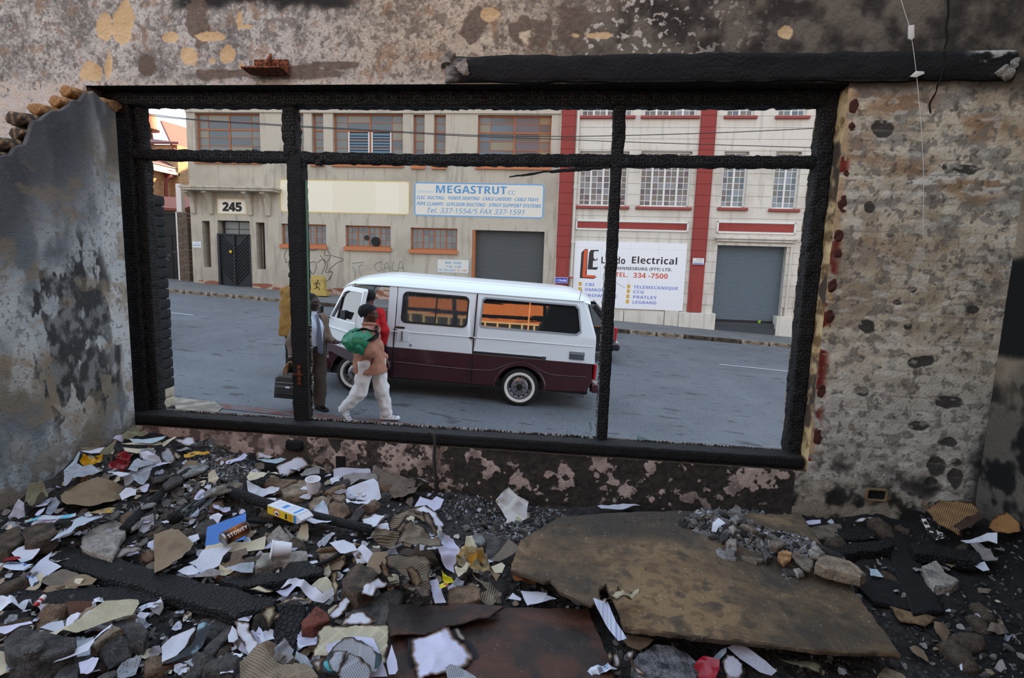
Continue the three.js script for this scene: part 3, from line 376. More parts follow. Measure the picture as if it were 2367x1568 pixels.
{ const q = R(1010.8,598.5,1083.4,632.2); painted(q, canvasTex(512,240, (c, w, h)=>{ c.fillStyle = 'rgb(186,178,160)'; c.fillRect(0,0, w, h); rr(c, 5,5, w - 10, h - 10,24); c.fillStyle = 'rgb(210,208,198)'; c.fill(); c.lineWidth = 6; c.strokeStyle = 'rgb(150,176,196)'; c.stroke(); fit(c, 'MON - THURS', 125,84,265, 'bold 56px sans-serif', 'rgb(92,142,180)'); fit(c, '7.30 - 5.00', 142,150,245, 'bold 52px sans-serif', 'rgb(104,142,170)'); fit(c, 'FRI 7.30-12.30/', 22,212,260, 'bold 50px sans-serif', 'rgb(92,142,180)'); fit(c, '1·15 - 3·00', 284,212,196, 'bold 50px sans-serif', 'rgb(186,112,80)'); })); }
{ const q = R(502.3,459,572,496.5); const s = add(g, 'number_sign', [box(q[0], q[1], 0, q[2], q[3], 0.02)], M.sillOrange); s.material = mat('signYellow', 0xc8b878,0.8); add(s, 'number_face', card(q[0] + 0.02, q[1] + 0.02, q[2] - 0.02, q[3] - 0.02,0.024), new THREE.MeshStandardMaterial({ roughness: 0.8, map: canvasTex(512,280, (c, w, h)=>{ c.fillStyle = 'rgb(226,220,204)'; c.fillRect(0,0, w, h); c.lineWidth = 8; c.strokeStyle = 'rgb(190,170,110)'; c.strokeRect(12,12, w - 24, h - 24); fit(c, '245', 82,226,350, '900 225px sans-serif', 'rgb(38,38,36)'); c.lineWidth = 8; c.strokeStyle = 'rgb(38,38,36)'; c.save(); c.translate(82,226); const m = c.measureText('245').width; c.scale(350 / m, 1); c.strokeText('245', 0,0); c.restore(); }) })); }
{ const q = R(444.9,557.8,465.5,573); add(g, 'plaque', [card(q[0], q[1], q[2], q[3], 0.01)], new THREE.MeshStandardMaterial({ roughness: 0.7, map: canvasTex(160,110, (c, w, h)=>{ c.fillStyle = 'rgb(206,212,214)'; c.fillRect(0,0, w, h); c.fillStyle = 'rgb(70,90,110)'; for (let k = 0; k < 9; k++) c.fillRect(20 + k * 14,62,9,14); c.fillRect(70,26,16,8); }) })); }
const cl = p(415,440,0.62), cr = p(634,446,0.62), ct = p(525,439,0.62)[1];
add(g, 'canopy', [at(rbox(cr[0] - cl[0] - 0.1,0.1,0.66,0.02), (cl[0] + cr[0]) / 2, ct + 0.02,0.33), at(rbox(cr[0] - cl[0], 0.09,0.7,0.02), (cl[0] + cr[0]) / 2, ct + 0.11,0.35)], M.beige);
for (const [x0, x1, y] of [[430,452,494],[471,493,495],[562,582,498],[604,623,499]]) { const q = p((x0 + x1) / 2 + 8, y), H = ct - 0.03 - q[1], s = shape([[0,0],[0.1,0],[0.12,0.1],[0.16, H * 0.45],[0.26, H * 0.72],[0.42, H * 0.88],[0.55, H * 0.9],[0.55, H],[0, H]]), e = ext(s, 0.19,0.01).toNonIndexed(); e.rotateY(-Math.PI / 2); e.translate(q[0] + 0.1, q[1], 0); add(g, 'bracket', muv(e), M.beige); }
for (const a of sl) { casement(g, [a[0] + 0.15, a[1], a[2], a[3]], -0.34, [], even(5),{ fm: M.ventBlack, pm: [M.paneDark], fw: 0.04 }); }
mat('doorDark', 0x17181a, 0.6); add(g, 'door', box(door[0], door[1] - 0.3,-0.4, door[2], door[1] + 2.15,-0.3), M.doorDark); casement(g, [door[0] + 0.1, door[1] + 2.15, door[2], door[3]], -0.34, [0.5],[0.5],{ fm: M.ventBlack, pm: [M.pane, M.paneGrey], fw: 0.04 });
mat('gateSteel', 0x24272a, 0.55,{ metalness: 0.3 });
{ const q = R(504,540,583,663), G = add(g, 'security_gate', [box(q[0], q[1], 0.02, q[0] + 0.1, q[3], 0.09), box(q[2] - 0.05, q[1], 0.02, q[2], q[3], 0.07), box(q[0], q[3] - 0.05,0.02, q[2], q[3], 0.07), box(q[0], q[1], 0.02, q[2], q[1] + 0.05,0.07), box((q[0] + q[2]) / 2 - 0.035, q[1], 0.02, (q[0] + q[2]) / 2 + 0.035, q[3], 0.07), box(q[0], q[1], -0.03, q[2], q[3], -0.02)], M.gateSteel), mid = (q[0] + q[2]) / 2, hw = mid - q[0] - 0.1;
const one = at(box(-0.5 * Math.hypot(hw, hw), -0.018,0.0,0.5 * Math.hypot(hw, hw), 0.018,0.03), 0,0,0,0,0, -Math.PI / 4), two = at(box(-0.5 * Math.hypot(hw, hw), -0.018,0.0,0.5 * Math.hypot(hw, hw), 0.018,0.03), 0,0,0,0,0, Math.PI / 4);
for (let y = q[1] + hw / 2 + 0.05; y < q[3] - hw / 2; y += 0.155) { add(G, 'bar', one, M.gateSteel).position.set(q[0] + 0.1 + hw / 2, y, 0.02); add(G, 'bar', two, M.gateSteel).position.set(mid + hw / 2, y, 0.02); }
mat('yellowTag', 0xc9a020,0.6); const t = p(535.5,582); add(G, 'emblem', at(new THREE.CylinderGeometry(0.07,0.07,0.02,6).toNonIndexed(), t[0], t[1], 0.08, Math.PI / 2), M.yellowTag, 'small yellow emblem'); }
mat('shutter', 0x5a5d5c, 0.6,{ metalness: 0.25 });
add(g, 'roller_shutter', shutterGeo(shut[0] + 0.1,-0.4, shut[2], shut[3], -0.3), M.shutter); add(g, 'shutter_post', box(shut[0], -0.5,-0.3, shut[0] + 0.12, shut[3], -0.02), M.frameOrange);
mat('sprayDark', 0x3c3c3e, 0.9); mat('sprayPale', 0x8f958c, 0.9);
const spray = (list, m = M.sprayDark, r = 0.011)=>add(g, 'scrawl', tube(list.map(([x, y])=>{ const q = p(x, y); return V3(q[0], q[1], 0.004); }), r, list.length * 5,4), m);
spray([[663,578],[657,594],[661,600],[660,608],[668,605],[667,616],[673,620]]); spray([[688,604],[700,606],[716,578],[723,580],[752,571],[758,580],[766,590],[794,600],[776,610],[760,628],[768,630],[756,650],[746,651]]); spray([[752,580],[751,590],[764,592],[756,606]]); spray([[733,608],[746,600],[752,612],[743,634]]); spray([[740,590],[748,600],[757,612],[753,630],[768,628],[762,648]]); spray([[715,608],[728,606],[731,620],[722,634],[716,622]]); spray([[706,622],[716,624],[718,640],[724,645]]); spray([[700,660],[712,622]]);
spray([[815,608],[842,606]], M.sprayPale, 0.02); spray([[815,616],[822,630],[820,640]], M.sprayPale, 0.02); spray([[838,612],[830,616],[834,636]], M.sprayPale, 0.02);
spray([[884,606],[870,609],[866,620],[876,627],[884,622],[878,617]], M.sprayDark, 0.007); spray([[886,630],[894,606],[902,628]], M.sprayDark, 0.007); spray([[889,620],[900,619]], M.sprayDark, 0.007); spray([[909,606],[907,624],[919,626]], M.sprayDark, 0.007); spray([[919,630],[926,603],[935,630]], M.sprayDark, 0.007); spray([[922,620],[932,619]], M.sprayDark, 0.007);
}

// ---------------------------------------------------------------- the white building with red pilasters
const B = facade('warehouse_building', 'white warehouse with dull red pilasters, tall gridded windows and an electrical dealer board', 5,-23.4,-0.012);
{
const { g, p, R } = B, L = p(1290.5,450)[0] - 0.02, j0 = p(1480,346.7)[1], cs = (p(1480,294.4)[1] - j0) / 2, top = 15, Rt = L + 22;
const w2 = [[1341,349.2,1448,477.3],[1483.3,349.2,1592,479.3],[1675,350,1721.5,480.5],[1794.9,350.3,1841.5,483.7]].map((a)=>R(...a));
const w3 = [[1346,200,1462.7,267.8],[1492,200,1610.6,267.8],[1685,200,1743.5,267.8],[1804.8,200,1864.9,268]].map((a)=>R(...a)); w3.forEach((a)=>{ a[3] = a[1] + (w2[0][3] - w2[0][1]); });
const shut = R(1659,566.7,1795,748.5), sgn = R(1329,556.8,1577,719), holes = [...w2, ...w3, [shut[0], -1.2, shut[2] + 0.12, shut[3]]];
add(g, 'wall', ext(shape(rect(L, -1.6, Rt, top), holes.map((h)=>rect(...h))), 0.4).toNonIndexed().translate(0,0,-0.43), M.cream); add(g, 'back', box(L, -1.6,-10, Rt, top - 0.2,-0.5), M.cream);
const vis1 = p(1900,300)[0] + 3; // courses of the rendered wall, each with its joint
for (let k = -14; k < 10; k++) {
const va = j0 + k * cs, vb = va + cs - 0.016, ys = [va, vb]; for (const h of holes) for (const y of [h[1], h[3]]) if (y > va && y < vb) ys.push(y); ys.sort((a, b)=>a - b); const geo = [];
for (let q = 0; q + 1 < ys.length; q++) { const a = ys[q], b = ys[q + 1]; let segs = [[L, vis1]]; for (const h of holes) if (h[1] < b - 1e-4 && h[3] > a + 1e-4) segs = segs.flatMap(([x0, x1])=>(h[2] <= x0 || h[0] >= x1 ? [[x0, x1]] : [[x0, h[0]],[h[2], x1]].filter(([m, n])=>n - m > 1e-3))); for (const [x0, x1] of segs) geo.push(box(x0, a, -0.03, x1, b, 0)); }
if (va > -1.3) add(g, 'wall_course', geo, M.cream);
}
mat('redPaintWall', 0xffffff, 0.9,{ map: facTex([152,66,58],[138,56,50],[112,46,42]) }); mat('sillRed', 0x8f4a44,0.9); mat('frameWhite', 0xd8d8d2,0.6);
const paneW = [M.paneBlue, mat('paneSky', 0x7e8a90,0.1), mat('paneSea', 0x62706f, 0.12), M.paneGrey];
for (const [list, base] of [[w2,9],[w3,9]]) list.forEach((a, i)=>{ const n = i < 2 ? 8 : 4; casement(g, a, -0.22, even(n), even(base),{ thickC: i < 2 ? [1,3,5] : [1], fm: M.frameWhite, pm: paneW, bw: 0.024, tw: 0.075, fw: 0.07, seed: i + base + a[1] }); add(g, 'sill', at(rbox(a[2] - a[0] + 0.22,0.12,0.34,0.03), (a[0] + a[2]) / 2, a[1] - 0.065,-0.05), M.sillRed); });
const pil = (x0, x1, y0)=>{ const q = p(x0, y0), r = p(x1, y0), P = add(g, 'pilaster', box(q[0] + 0.01, q[1], 0, r[0] - 0.01, top, 0.05), M.redPaintWall); const bl = box(-(r[0] - q[0]) / 2,0.008,0, (r[0] - q[0]) / 2, cs - 0.008,0.075); for (let k = -10; k < 9; k++) { const v = j0 + k * cs; if (v > q[1] - 0.1) add(P, 'block', bl, M.redPaintWall).position.set((q[0] + r[0]) / 2, v, 0); } return P; };
pil(1281.5,1313,690); pil(1586.5,1621,721); pil(1846.5,1884,695);
for (const a of [R(1335.8,512.5,1586,532.5), R(1662.4,516,1833,538)]) { add(g, 'panel', box(a[0], a[1], 0, a[2], a[3], 0.02), M.redPaintWall); add(g, 'panel_moulding', [box(a[0] - 0.08, a[3] + 0.02,0, a[2] + 0.08, a[3] + 0.08,0.06), box(a[0] - 0.08, a[1] - 0.08,0, a[2] + 0.08, a[1] - 0.02,0.06), box(a[0] - 0.08, a[1] - 0.08,0, a[0] - 0.02, a[3] + 0.08,0.06), box(a[2] + 0.02, a[1] - 0.08,0, a[2] + 0.08, a[3] + 0.08,0.06)], M.frameWhite); }
const fit = (c, s, x, y, w, font, col)=>{ c.font = font; c.fillStyle = col; c.textAlign = 'left'; const m = c.measureText(s).width; c.save(); c.translate(x, y); c.scale(w / m, 1); c.fillText(s, 0,0); c.restore(); };
const bx = (px, py)=>{ const q = p(px, py, 0.04); return [(q[0] - sgn[0]) / (sgn[2] - sgn[0]) * 1536, (sgn[3] - q[1]) / (sgn[3] - sgn[1]) * 980]; };
const board = add(g, 'sign_board', box(sgn[0], sgn[1], 0, sgn[2], sgn[3], 0.035), M.frameWhite);
add(board, 'sign_face', card(sgn[0], sgn[1], sgn[2], sgn[3], 0.04), new THREE.MeshStandardMaterial({ roughness: 0.5, map: canvasTex(1536,980, (c, w, h)=>{
c.fillStyle = 'rgb(226,229,230)'; c.fillRect(0,0, w, h); c.fillStyle = 'rgba(120,126,128,0.5)'; for (const x of [380,770,1160]) c.fillRect(x, 0,2, h); c.fillRect(0,96, w, 2);
const poly = (pts, col)=>{ c.fillStyle = col; c.beginPath(); pts.forEach(([x, y], i)=>{ const q = bx(x, y); i ? c.lineTo(...q) : c.moveTo(...q); }); c.closePath(); c.fill(); };
poly([[1344,584],[1352,576],[1359,576],[1356,640],[1380,640],[1372,645],[1340,643]], 'rgb(40,38,40)'); poly([[1350,578],[1358,577],[1354,636],[1377,637],[1374,643],[1346,641]], 'rgb(206,84,40)');
poly([[1362,584],[1366,578],[1384,578],[1384,584],[1372,584],[1372,597],[1381,597],[1381,603],[1371,603],[1370,618],[1383,618],[1379,624],[1358,623]], 'rgb(34,34,36)'); poly([[1373,581],[1384,581],[1384,588],[1374,588],[1374,600],[1381,601],[1373,606],[1373,616],[1384,614]], 'rgb(222,224,224)');
const line = (s, x0, y, x1, font, col)=>{ const a = bx(x0, y), b = bx(x1, y); fit(c, s, a[0], a[1], b[0] - a[0], font, col); };
line('Lando', 1388,609,1446, 'bold 138px sans-serif', 'rgb(26,26,30)'); line('Electrical', 1458,609,1567, 'bold 138px sans-serif', 'rgb(26,26,30)'); line('JOHANNESBURG (PTY) LTD.', 1410,623,1554, 'bold 62px sans-serif', 'rgb(60,62,64)'); line('TEL.', 1422,640,1452, 'bold 92px sans-serif', 'rgb(196,76,48)'); line('334 -7500', 1463,642,1544, 'bold 100px sans-serif', 'rgb(196,76,48)');
const items = [['TELEMECANIQUE', 1464,1568,667],['CCG', 1463,1489,678],['PRATLEY', 1462,1518,690],['LEGRAND', 1461,1518,702],['CBI', 1352,1374,661],['OMRON', 1351,1400,673],['CROWZAPE', 1348,1427,686]];
for (const [s, x0, x1, y] of items) { line(s, x0, y, x1, 'bold 60px sans-serif', 'rgb(104,124,196)'); const q = bx(x0 - 14, y - 9), r = bx(x0 - 7.5, y); c.fillStyle = 'rgb(206,164,64)'; c.fillRect(q[0], q[1], r[0] - q[0], r[1] - q[1]); }
c.strokeStyle = 'rgba(90,94,98,0.7)'; c.lineWidth = 4; for (let k = 0; k < 9; k++) { const a = bx(1420 + k * 3,651 + k * 1.7); c.beginPath(); c.arc(a[0], a[1], 9,0,4); c.stroke(); }
}) }));
mat('shutterB', 0x66737a, 0.5,{ metalness: 0.3 }); add(g, 'roller_shutter', shutterGeo(shut[0], shut[1], shut[2] + 0.12, shut[3], -0.32), M.shutterB);
mat('stepDark', 0x3c4043,0.8); add(g, 'step', box(shut[0], shut[1] - 0.22,-0.4, shut[2] + 0.12, shut[1] - 0.04,-0.1), M.stepDark); add(g, 'step', box(shut[0], shut[1] - 0.9,-0.4, shut[2] + 0.12, shut[1] - 0.22,0.05), M.stepDark); add(g, 'roller_edge', box(shut[0], shut[1] - 0.04,-0.36, shut[2] + 0.12, shut[1] + 0.05,-0.28), M.ventBlack);
mat('limeTag', 0x9be014,0.6); { const q = p(1760.5,746); add(g, 'sticker', box(q[0] - 0.05, q[1] - 0.05,-0.29, q[0] + 0.05, q[1] + 0.05,-0.28), M.limeTag, 'small lime green sticker'); }
{ const o = p(1832,565), i = shut[2] + 0.12, b = p(1795,731)[1]; for (let k = 0; k < 3; k++) add(g, 'door_surround', box(lerp(i, o[0], k / 3), b, -0.25 + k * 0.1, lerp(i, o[0], (k + 1) / 3), shut[3] + 0.02,-0.13 + k * 0.1), M.cream); const a = p(1652,548), c = p(1843,549); add(g, 'door_cornice', [at(rbox(c[0] - a[0], 0.1,0.3,0.03), (a[0] + c[0]) / 2, a[1] - 0.03,0.1), at(rbox(c[0] - a[0] - 0.15,0.1,0.2,0.03), (a[0] + c[0]) / 2, a[1] - 0.13,0.08), box(a[0] + 0.1, shut[3], 0, c[0] - 0.1, shut[3] + 0.12,0.06)], M.cream); }
for (const a of [R(1795.7,731.6,1836,785,0.1), R(1570,722,1650.6,770,0.1)]) add(g, 'plinth_block', at(rbox(a[2] - a[0], a[3] - a[1] + 0.6,0.5,0.02), (a[0] + a[2]) / 2, (a[1] + a[3]) / 2 - 0.3,-0.12), M.cream);
for (const [x0, x1] of [[1290,1360],[1360,1442],[1442,1536],[1536,1570]]) { const a = p(x0 + 1,717), b = p(x1 - 1,717); add(g, 'plinth_block', box(a[0], a[1] - 2,0, b[0], a[1], 0.05), M.cream); }
{ const a = p(1334.5,240), pts = [[1336,100],[1336,330],[1326,500],[1313.5,700]].map(([x, y])=>{ const q = p(x, y, 0.1); return V3(q[0], q[1], 0.1); }); const x = p(1336,300,0.1)[0]; add(g, 'downpipe', [bar(V3(x, -1,0.1), V3(x, 14.5,0.1), 0.055,0.055,10), ...[1.2,3.2,5.4,7.4].map((v)=>bar(V3(x, v, 0.1), V3(x, v + 0.14,0.1), 0.075,0.075,10))], M.cream, 'white painted downpipe'); }
const smallSign = (r, w, h, draw, z = 0.09)=>{ const s = add(g, 'small_sign', box(r[0], r[1], z, r[2], r[3], z + 0.015), M.frameWhite); add(s, 'sign_face', card(r[0], r[1], r[2], r[3], z + 0.018), new THREE.MeshStandardMaterial({ roughness: 0.5, map: canvasTex(w, h, draw) })); };
smallSign(R(1282.7,641,1312,655.3,0.3), 240,120, (c, w, h)=>{ c.fillStyle = 'rgb(52,66,168)'; c.fillRect(0,0, w, h); c.strokeStyle = '#e8e8f0'; c.lineWidth = 6; c.strokeRect(5,5, w - 10, h - 10); fit(c, 'Chubb', 66,84,150, 'bold 62px sans-serif', '#f0f0f4'); c.beginPath(); c.arc(42,62,16,0.6,5.6); c.stroke(); }, 0.3);
{ const q = p(1318,642,0.25); add(g, 'sign_arm', box(q[0] - 0.5, q[1] - 0.03,0.2, q[0] + 0.12, q[1] + 0.03,0.29), M.sillRed); }
smallSign(R(1601,596,1627,613,0.09), 200,130, (c, w, h)=>{ c.fillStyle = 'rgb(220,222,220)'; c.fillRect(0,0, w, h); c.strokeStyle = 'rgb(120,60,56)'; c.lineWidth = 6; c.strokeRect(3,3, w - 6, h - 6); fit(c, 'Chubb', 60,46,110, 'bold 34px sans-serif', 'rgb(90,90,96)'); fit(c, 'First Force', 22,84,150, 'bold 34px sans-serif', 'rgb(90,80,70)'); c.fillStyle = 'rgb(90,110,170)'; c.fillRect(16,98,168,22); });
smallSign(R(1845,684,1852,712,0.12), 60,200, (c, w, h)=>{ c.fillStyle = 'rgb(54,64,150)'; c.fillRect(0,0, w, h); c.fillStyle = 'rgb(200,60,60)'; c.fillRect(8,60,44,60); c.fillStyle = '#ddd'; for (let k = 0; k < 6; k++) c.fillRect(14,16 + k * 30,30,8); }, 0.12);
}

// ---------------------------------------------------------------- gate, brick post and house beyond the works building
const poly3 = (list, t = 0.08, m)=>{ // a slab through points [px, py, depth z], given thickness along its normal
const q = list.map(([x, y, z])=>atZ(x, y, z)), c = q.reduce((s, p)=>s.add(p), V3(0,0,0)).divideScalar(q.length), n = q[1].clone().sub(q[0]).cross(q[2].clone().sub(q[0])).normalize(); if (n.dot(CAM.clone().sub(c)) < 0) n.negate();
const e1 = q[1].clone().sub(q[0]).normalize(), e2 = n.clone().cross(e1), s = shape(q.map((p)=>{ const d = p.clone().sub(c); return [d.dot(e1), d.dot(e2)]; })), g = ext(s, t); g.translate(0,0, -t); g.applyMatrix4(new THREE.Matrix4().makeBasis(e1, e2, n).setPosition(c)); return muv(g.index ? g.toNonIndexed() : g);
};
const brickTex = (a, b, m)=>tex(512,512, (u, v)=>{ const y = v * 24, r = Math.floor(y), x = u * 8 + (r % 2) * 0.5, c = Math.floor(x), fx = x - c, fy = y - r, k = PV[PERM[(c * 7 + r * 13) & 255]]; return fx < 0.06 || fy < 0.14 ? m : mix(a, b, k * 0.7 + 0.3 * n2(u * 120, v * 120)); }, 1.8,2);
mat('brickDusk', 0xffffff, 0.92,{ map: brickTex([156,128,92],[206,172,126],[190,172,146]) }); mat('roofRed', 0x94584c, 0.7); mat('roofMauveShade', 0x76504e, 0.7); mat('whiteTrim', 0xd6d2ca, 0.8); mat('pipeRed', 0x7c3a34,0.7); mat('gateBlack', 0xffffff, 0.6,{ map: tex(256,256, (u, v)=>{ let c = mix([22,23,26],[40,40,42], fbm(u * 5, v * 7,4)); return c; }, 3,3), metalness: 0.2 });
{
const h = thing('brick_house', 'sunlit brick house with red roofs and a drum shaped vent beyond the black gate', 'house', [-23,0,-30]);
const put = (name, geo, m, label)=>{ const o = add(h, name, geo, m, label); o.position.set(23,0,30); return o; };
put('wall', box(-31,-1,-30,-23,6.9,-18), M.brickDusk); put('wing_wall', box(-31,-1,-44,-22.6,8.3,-29.9), M.brickDusk);
put('fascia', [at(box(-0.06,0,-12,0.32,0.3,0), -23,6.75,-18)], M.whiteTrim); put('gutter', box(-22.75,6.62,-30,-22.6,6.76,-18), M.whiteTrim);
const slab = (pts, t = 0.12)=>{ const q = pts.map((p)=>V3(...p)), c = q.reduce((s, p)=>s.add(p), V3(0,0,0)).divideScalar(q.length), n = q[1].clone().sub(q[0]).cross(q[2].clone().sub(q[0])).normalize(); if (n.y < 0) n.negate(); const e1 = q[1].clone().sub(q[0]).normalize(), e2 = n.clone().cross(e1), g = ext(shape(q.map((p)=>{ const d = p.clone().sub(c); return [d.dot(e1), d.dot(e2)]; })), t); g.translate(0,0, -t); g.applyMatrix4(new THREE.Matrix4().makeBasis(e1, e2, n).setPosition(c)); return muv(g.index ? g.toNonIndexed() : g); };
put('roof', slab([[-22.65,7.0,-17.8],[-22.65,7.0,-30.2],[-27,9.6,-30.2],[-27,9.6,-17.8]]), M.roofMauveShade);
const ap = atZ(348,321,-33), er = atZ(440,372,-38), el = atZ(388,383,-29.8);
put('wing_roof', slab([[-22.3,8.4,-29.6],[-22.3,8.4,-44],[-26.6,11.4,-44],[ap.x, ap.y, -33]]), M.roofRed); put('wing_roof', slab([[-22.3,8.4,-29.6],[ap.x, ap.y, -33],[-33, ap.y, -33],[-33,8.4,-29.6]]), M.roofMauveShade);  // mauve slope is the red roof with its shade put into the colour
const cw = atZ(326,283,-33.5); put('roof_vent', [at(new THREE.CylinderGeometry(0.85,0.85,0.85,24).toNonIndexed(), cw.x, cw.y + 0.05,-33.5), at(new THREE.CylinderGeometry(1.0,1.0,0.07,24).toNonIndexed(), cw.x, cw.y - 0.4,-33.5), at(new THREE.CylinderGeometry(0.42,0.5,1.0,20).toNonIndexed(), cw.x + 0.2, cw.y - 0.9,-33.5)], mat('ventOrange', 0xb06a52,0.7), 'drum shaped sheet metal roof vent');
const dp = [atX(393,397,-22.8), atX(389,408,-22.75), atX(384,425,-22.75), atX(384,456,-22.75)]; put('downpipe', tube(dp, 0.09,20,8), M.pipeRed); put('rain_head', at(rbox(0.3,0.45,0.3,0.03), atX(391,403,-22.8).x, atX(391,403,-22.8).y, atX(391,403,-22.8).z), M.pipeRed);
put('lean_to_roof', slab([[-23,5.35,-26.2],[-23,5.35,-33],[-19.5,4.9,-33],[-19.5,4.9,-26.2]]), M.roofRed); put('lean_to_gutter', box(-19.6,4.72,-33,-19.45,4.86,-26.2), M.whiteTrim); put('porch_roof', slab([[-26,5.2,-26],[-18.2,5.0,-26],[-18.2,4.35,-24.3],[-26,4.5,-24.3]]), M.roofRed); put('porch_wall', box(-26,-1,-25.9,-18.3,4.3,-25.6), M.brickDusk);
}
{
const z = -24.1, a = atZ(340,478, z), b = atZ(431,490, z), c = atZ(429,651, z), G = thing('sheet_metal_gate', 'tall black sheet metal gate with pale scratched scrawls, under the red porch roof', 'gate', [b.x, c.y, z]);
const o = V3(b.x, c.y, z), H = b.y - c.y, W = b.x - a.x + 0.6; add(G, 'sheet', box(-W, -0.1,-0.04,0, H, 0), M.gateBlack); add(G, 'gate_frame', [box(-W, H - 0.12,0,0, H, 0.05), box(-W, -0.1,0,0,0.05,0.05), box(-0.09,-0.1,0,0, H, 0.05), box(-1.65,-0.1,0,-1.56, H, 0.06), box(-0.82,-0.1,0,-0.78, H * 0.66,0.03), box(-1.6, H * 0.66,0,0, H * 0.66 + 0.05,0.03)], M.gateBlack);
const sc = (list)=>add(G, 'scrawl', tube(list.map(([x, y])=>{ const q = atZ(x, y, z); return V3(q.x - o.x, q.y - o.y, 0.005); }), 0.01,16,4), M.sprayPale);
sc([[359,553],[364,566],[368,582],[360,574],[357,555]]); sc([[370,590],[382,594],[391,602]]); sc([[399,580],[404,584],[410,578],[408,570]]); sc([[387,592],[391,588],[392,594]]);
add(G, 'post', at(rbox(0.14,1.6,0.14,0.02), -1.75, H + 0.35,0), M.ventBlack);
}
{
const z = -23.75, t = atZ(438,491, z), b = atZ(447,655, z), P = thing('gate_post', 'dark brick gate post with a white painted edge beside the works building', 'gate post', [t.x - 0.27, b.y, z]);
mat('pierBrick', 0x5d5147,0.95,{ bumpMap: gritBump, bumpScale: 0.004 }); mat('pierBrick2', 0x6e5c4a, 0.95); const g = [0.2,0.235].map((w)=>rbox(w, 0.076,0.3,0.006,1)); const n = Math.round((t.y - b.y) / 0.088);
add(P, 'mortar', box(-0.24,-0.6,-0.16,0.24, t.y - b.y, 0.13), M.kerbStone); for (let k = -3; k < n; k++) for (const s of [0,1]) { const br = add(P, 'brick', g[(k + 9) % 2], (k * 3 + s * 5) % 4 ? M.pierBrick : M.pierBrick2); br.position.set(s ? 0.13 : -0.12 + 0.01 * (k % 2), k * 0.088 + 0.044,0); }
add(P, 'painted_edge', box(-0.3,-0.3,-0.1,-0.24, t.y - b.y, 0.16), M.whiteTrim); const w0 = atZ(407,425, z + 0.05), w1 = atZ(419,494, z + 0.05); add(P, 'white_post', box(-0.26, t.y - b.y, -0.1,-0.02, w0.y - b.y, 0.12), M.whiteTrim);
}
{ // overhead cables
mat('cable', 0x2a2a2c, 0.7);
const cab = (pts, z, label)=>solo('overhead_cable', label, 'cable', tube(pts.map(([x, y])=>atZ(x, y, z)), 0.013,60,5), M.cable);
cab([[240,250],[430,274],[640,288],[900,303],[1105,313],[1300,315.5],[1500,312],[1700,305.5],[1960,293]], -18.5, 'uppermost overhead cable, sagging in front of the facades');
cab([[240,256],[430,276],[640,290.5],[900,305.5],[1105,316],[1275,321.8],[1413,327],[1500,330],[1750,337.7],[1960,344]], -19.5, 'lower overhead cable, falling towards the white warehouse');
}
{ // yellow painted concrete block on the far pavement
mat('blockYellow', 0xffffff, 0.9,{ map: tex(128,128, (u, v)=>mix([150,128,66],[196,172,98], fbm(u * 6, v * 6,4)), 0.7,0.7), bumpMap: gritBump, bumpScale: 0.004 });
const b = onPlane(737,682, V3(0, sy(-9) + 0.14 + 0.45,0), NS), o = atZ(737,682, ZA + 1.2), k = thing('concrete_block', 'yellow painted concrete block with a running figure stencil on the far pavement', 'concrete block', [o.x, o.y, o.z], 0.05), s = shape([[-0.3,0.14],[0.3,0.14],[0.27,0.72],[0.2,0.8],[-0.2,0.8],[-0.27,0.72]]);
add(k, 'body', muv(at(ext(s, 0.3,0.02).toNonIndexed(), 0,0,-0.15)), M.blockYellow); add(k, 'foot', at(rbox(0.8,0.18,0.5,0.02), 0,0.06,0), M.blockYellow);
const st = (list, r)=>tube(list.map(([x, y])=>V3(x, y, 0.172)), r, 10,5); add(k, 'stencil', [st([[0.02,0.55],[-0.02,0.42],[0.0,0.34]], 0.02), st([[0,0.34],[0.08,0.3],[0.1,0.2]], 0.016), st([[0,0.34],[-0.06,0.28],[-0.12,0.28]], 0.016), st([[0.02,0.52],[0.1,0.48],[0.12,0.42]], 0.013), st([[0.0,0.5],[-0.08,0.5],[-0.1,0.42]], 0.013), at(new THREE.SphereGeometry(0.035,10,8).toNonIndexed(), 0.04,0.61,0.16)], M.ventBlack, 'black running figure stencil');
}
{ // the tall orange brick block across from the facades, over our roofless room; it shows in the van's windows
mat('brickOrange', 0xffffff, 0.9,{ map: brickTex([168,92,44],[190,112,58],[170,108,66]) }); mat('creamFrame', 0xd8c69a, 0.7);
const o = thing('apartment_block', 'orange brick apartment block with cream framed window bands, mirrored in the van windows', 'building', [0,0,30]);
const bands = [], frames = [], glass = [], X0 = -9, X1 = 17; for (let f = 0; f < 8; f++) { const y = 0.2 + f * 3.3; bands.push(box(X0, y, 0, X1, y + 1.9,0.4)); glass.push(box(X0, y + 1.9,0.25, X1, y + 3.3,0.4)); frames.push(box(X0, y + 1.9,-0.03, X1, y + 2.0,0.25), box(X0, y + 3.2,-0.03, X1, y + 3.3,0.25)); for (let x = X0; x < X1; x += 1.1) frames.push(box(x, y + 1.9,0.02, x + 0.12, y + 3.3,0.25)); }
add(o, 'wall', [box(X0,-2,0.4, X1,26.6,8), ...bands], M.brickOrange); tag(add(o, 'window_frames', frames, M.creamFrame), null, null, null, 'stuff'); add(o, 'glazing', glass, M.paneDark);
}

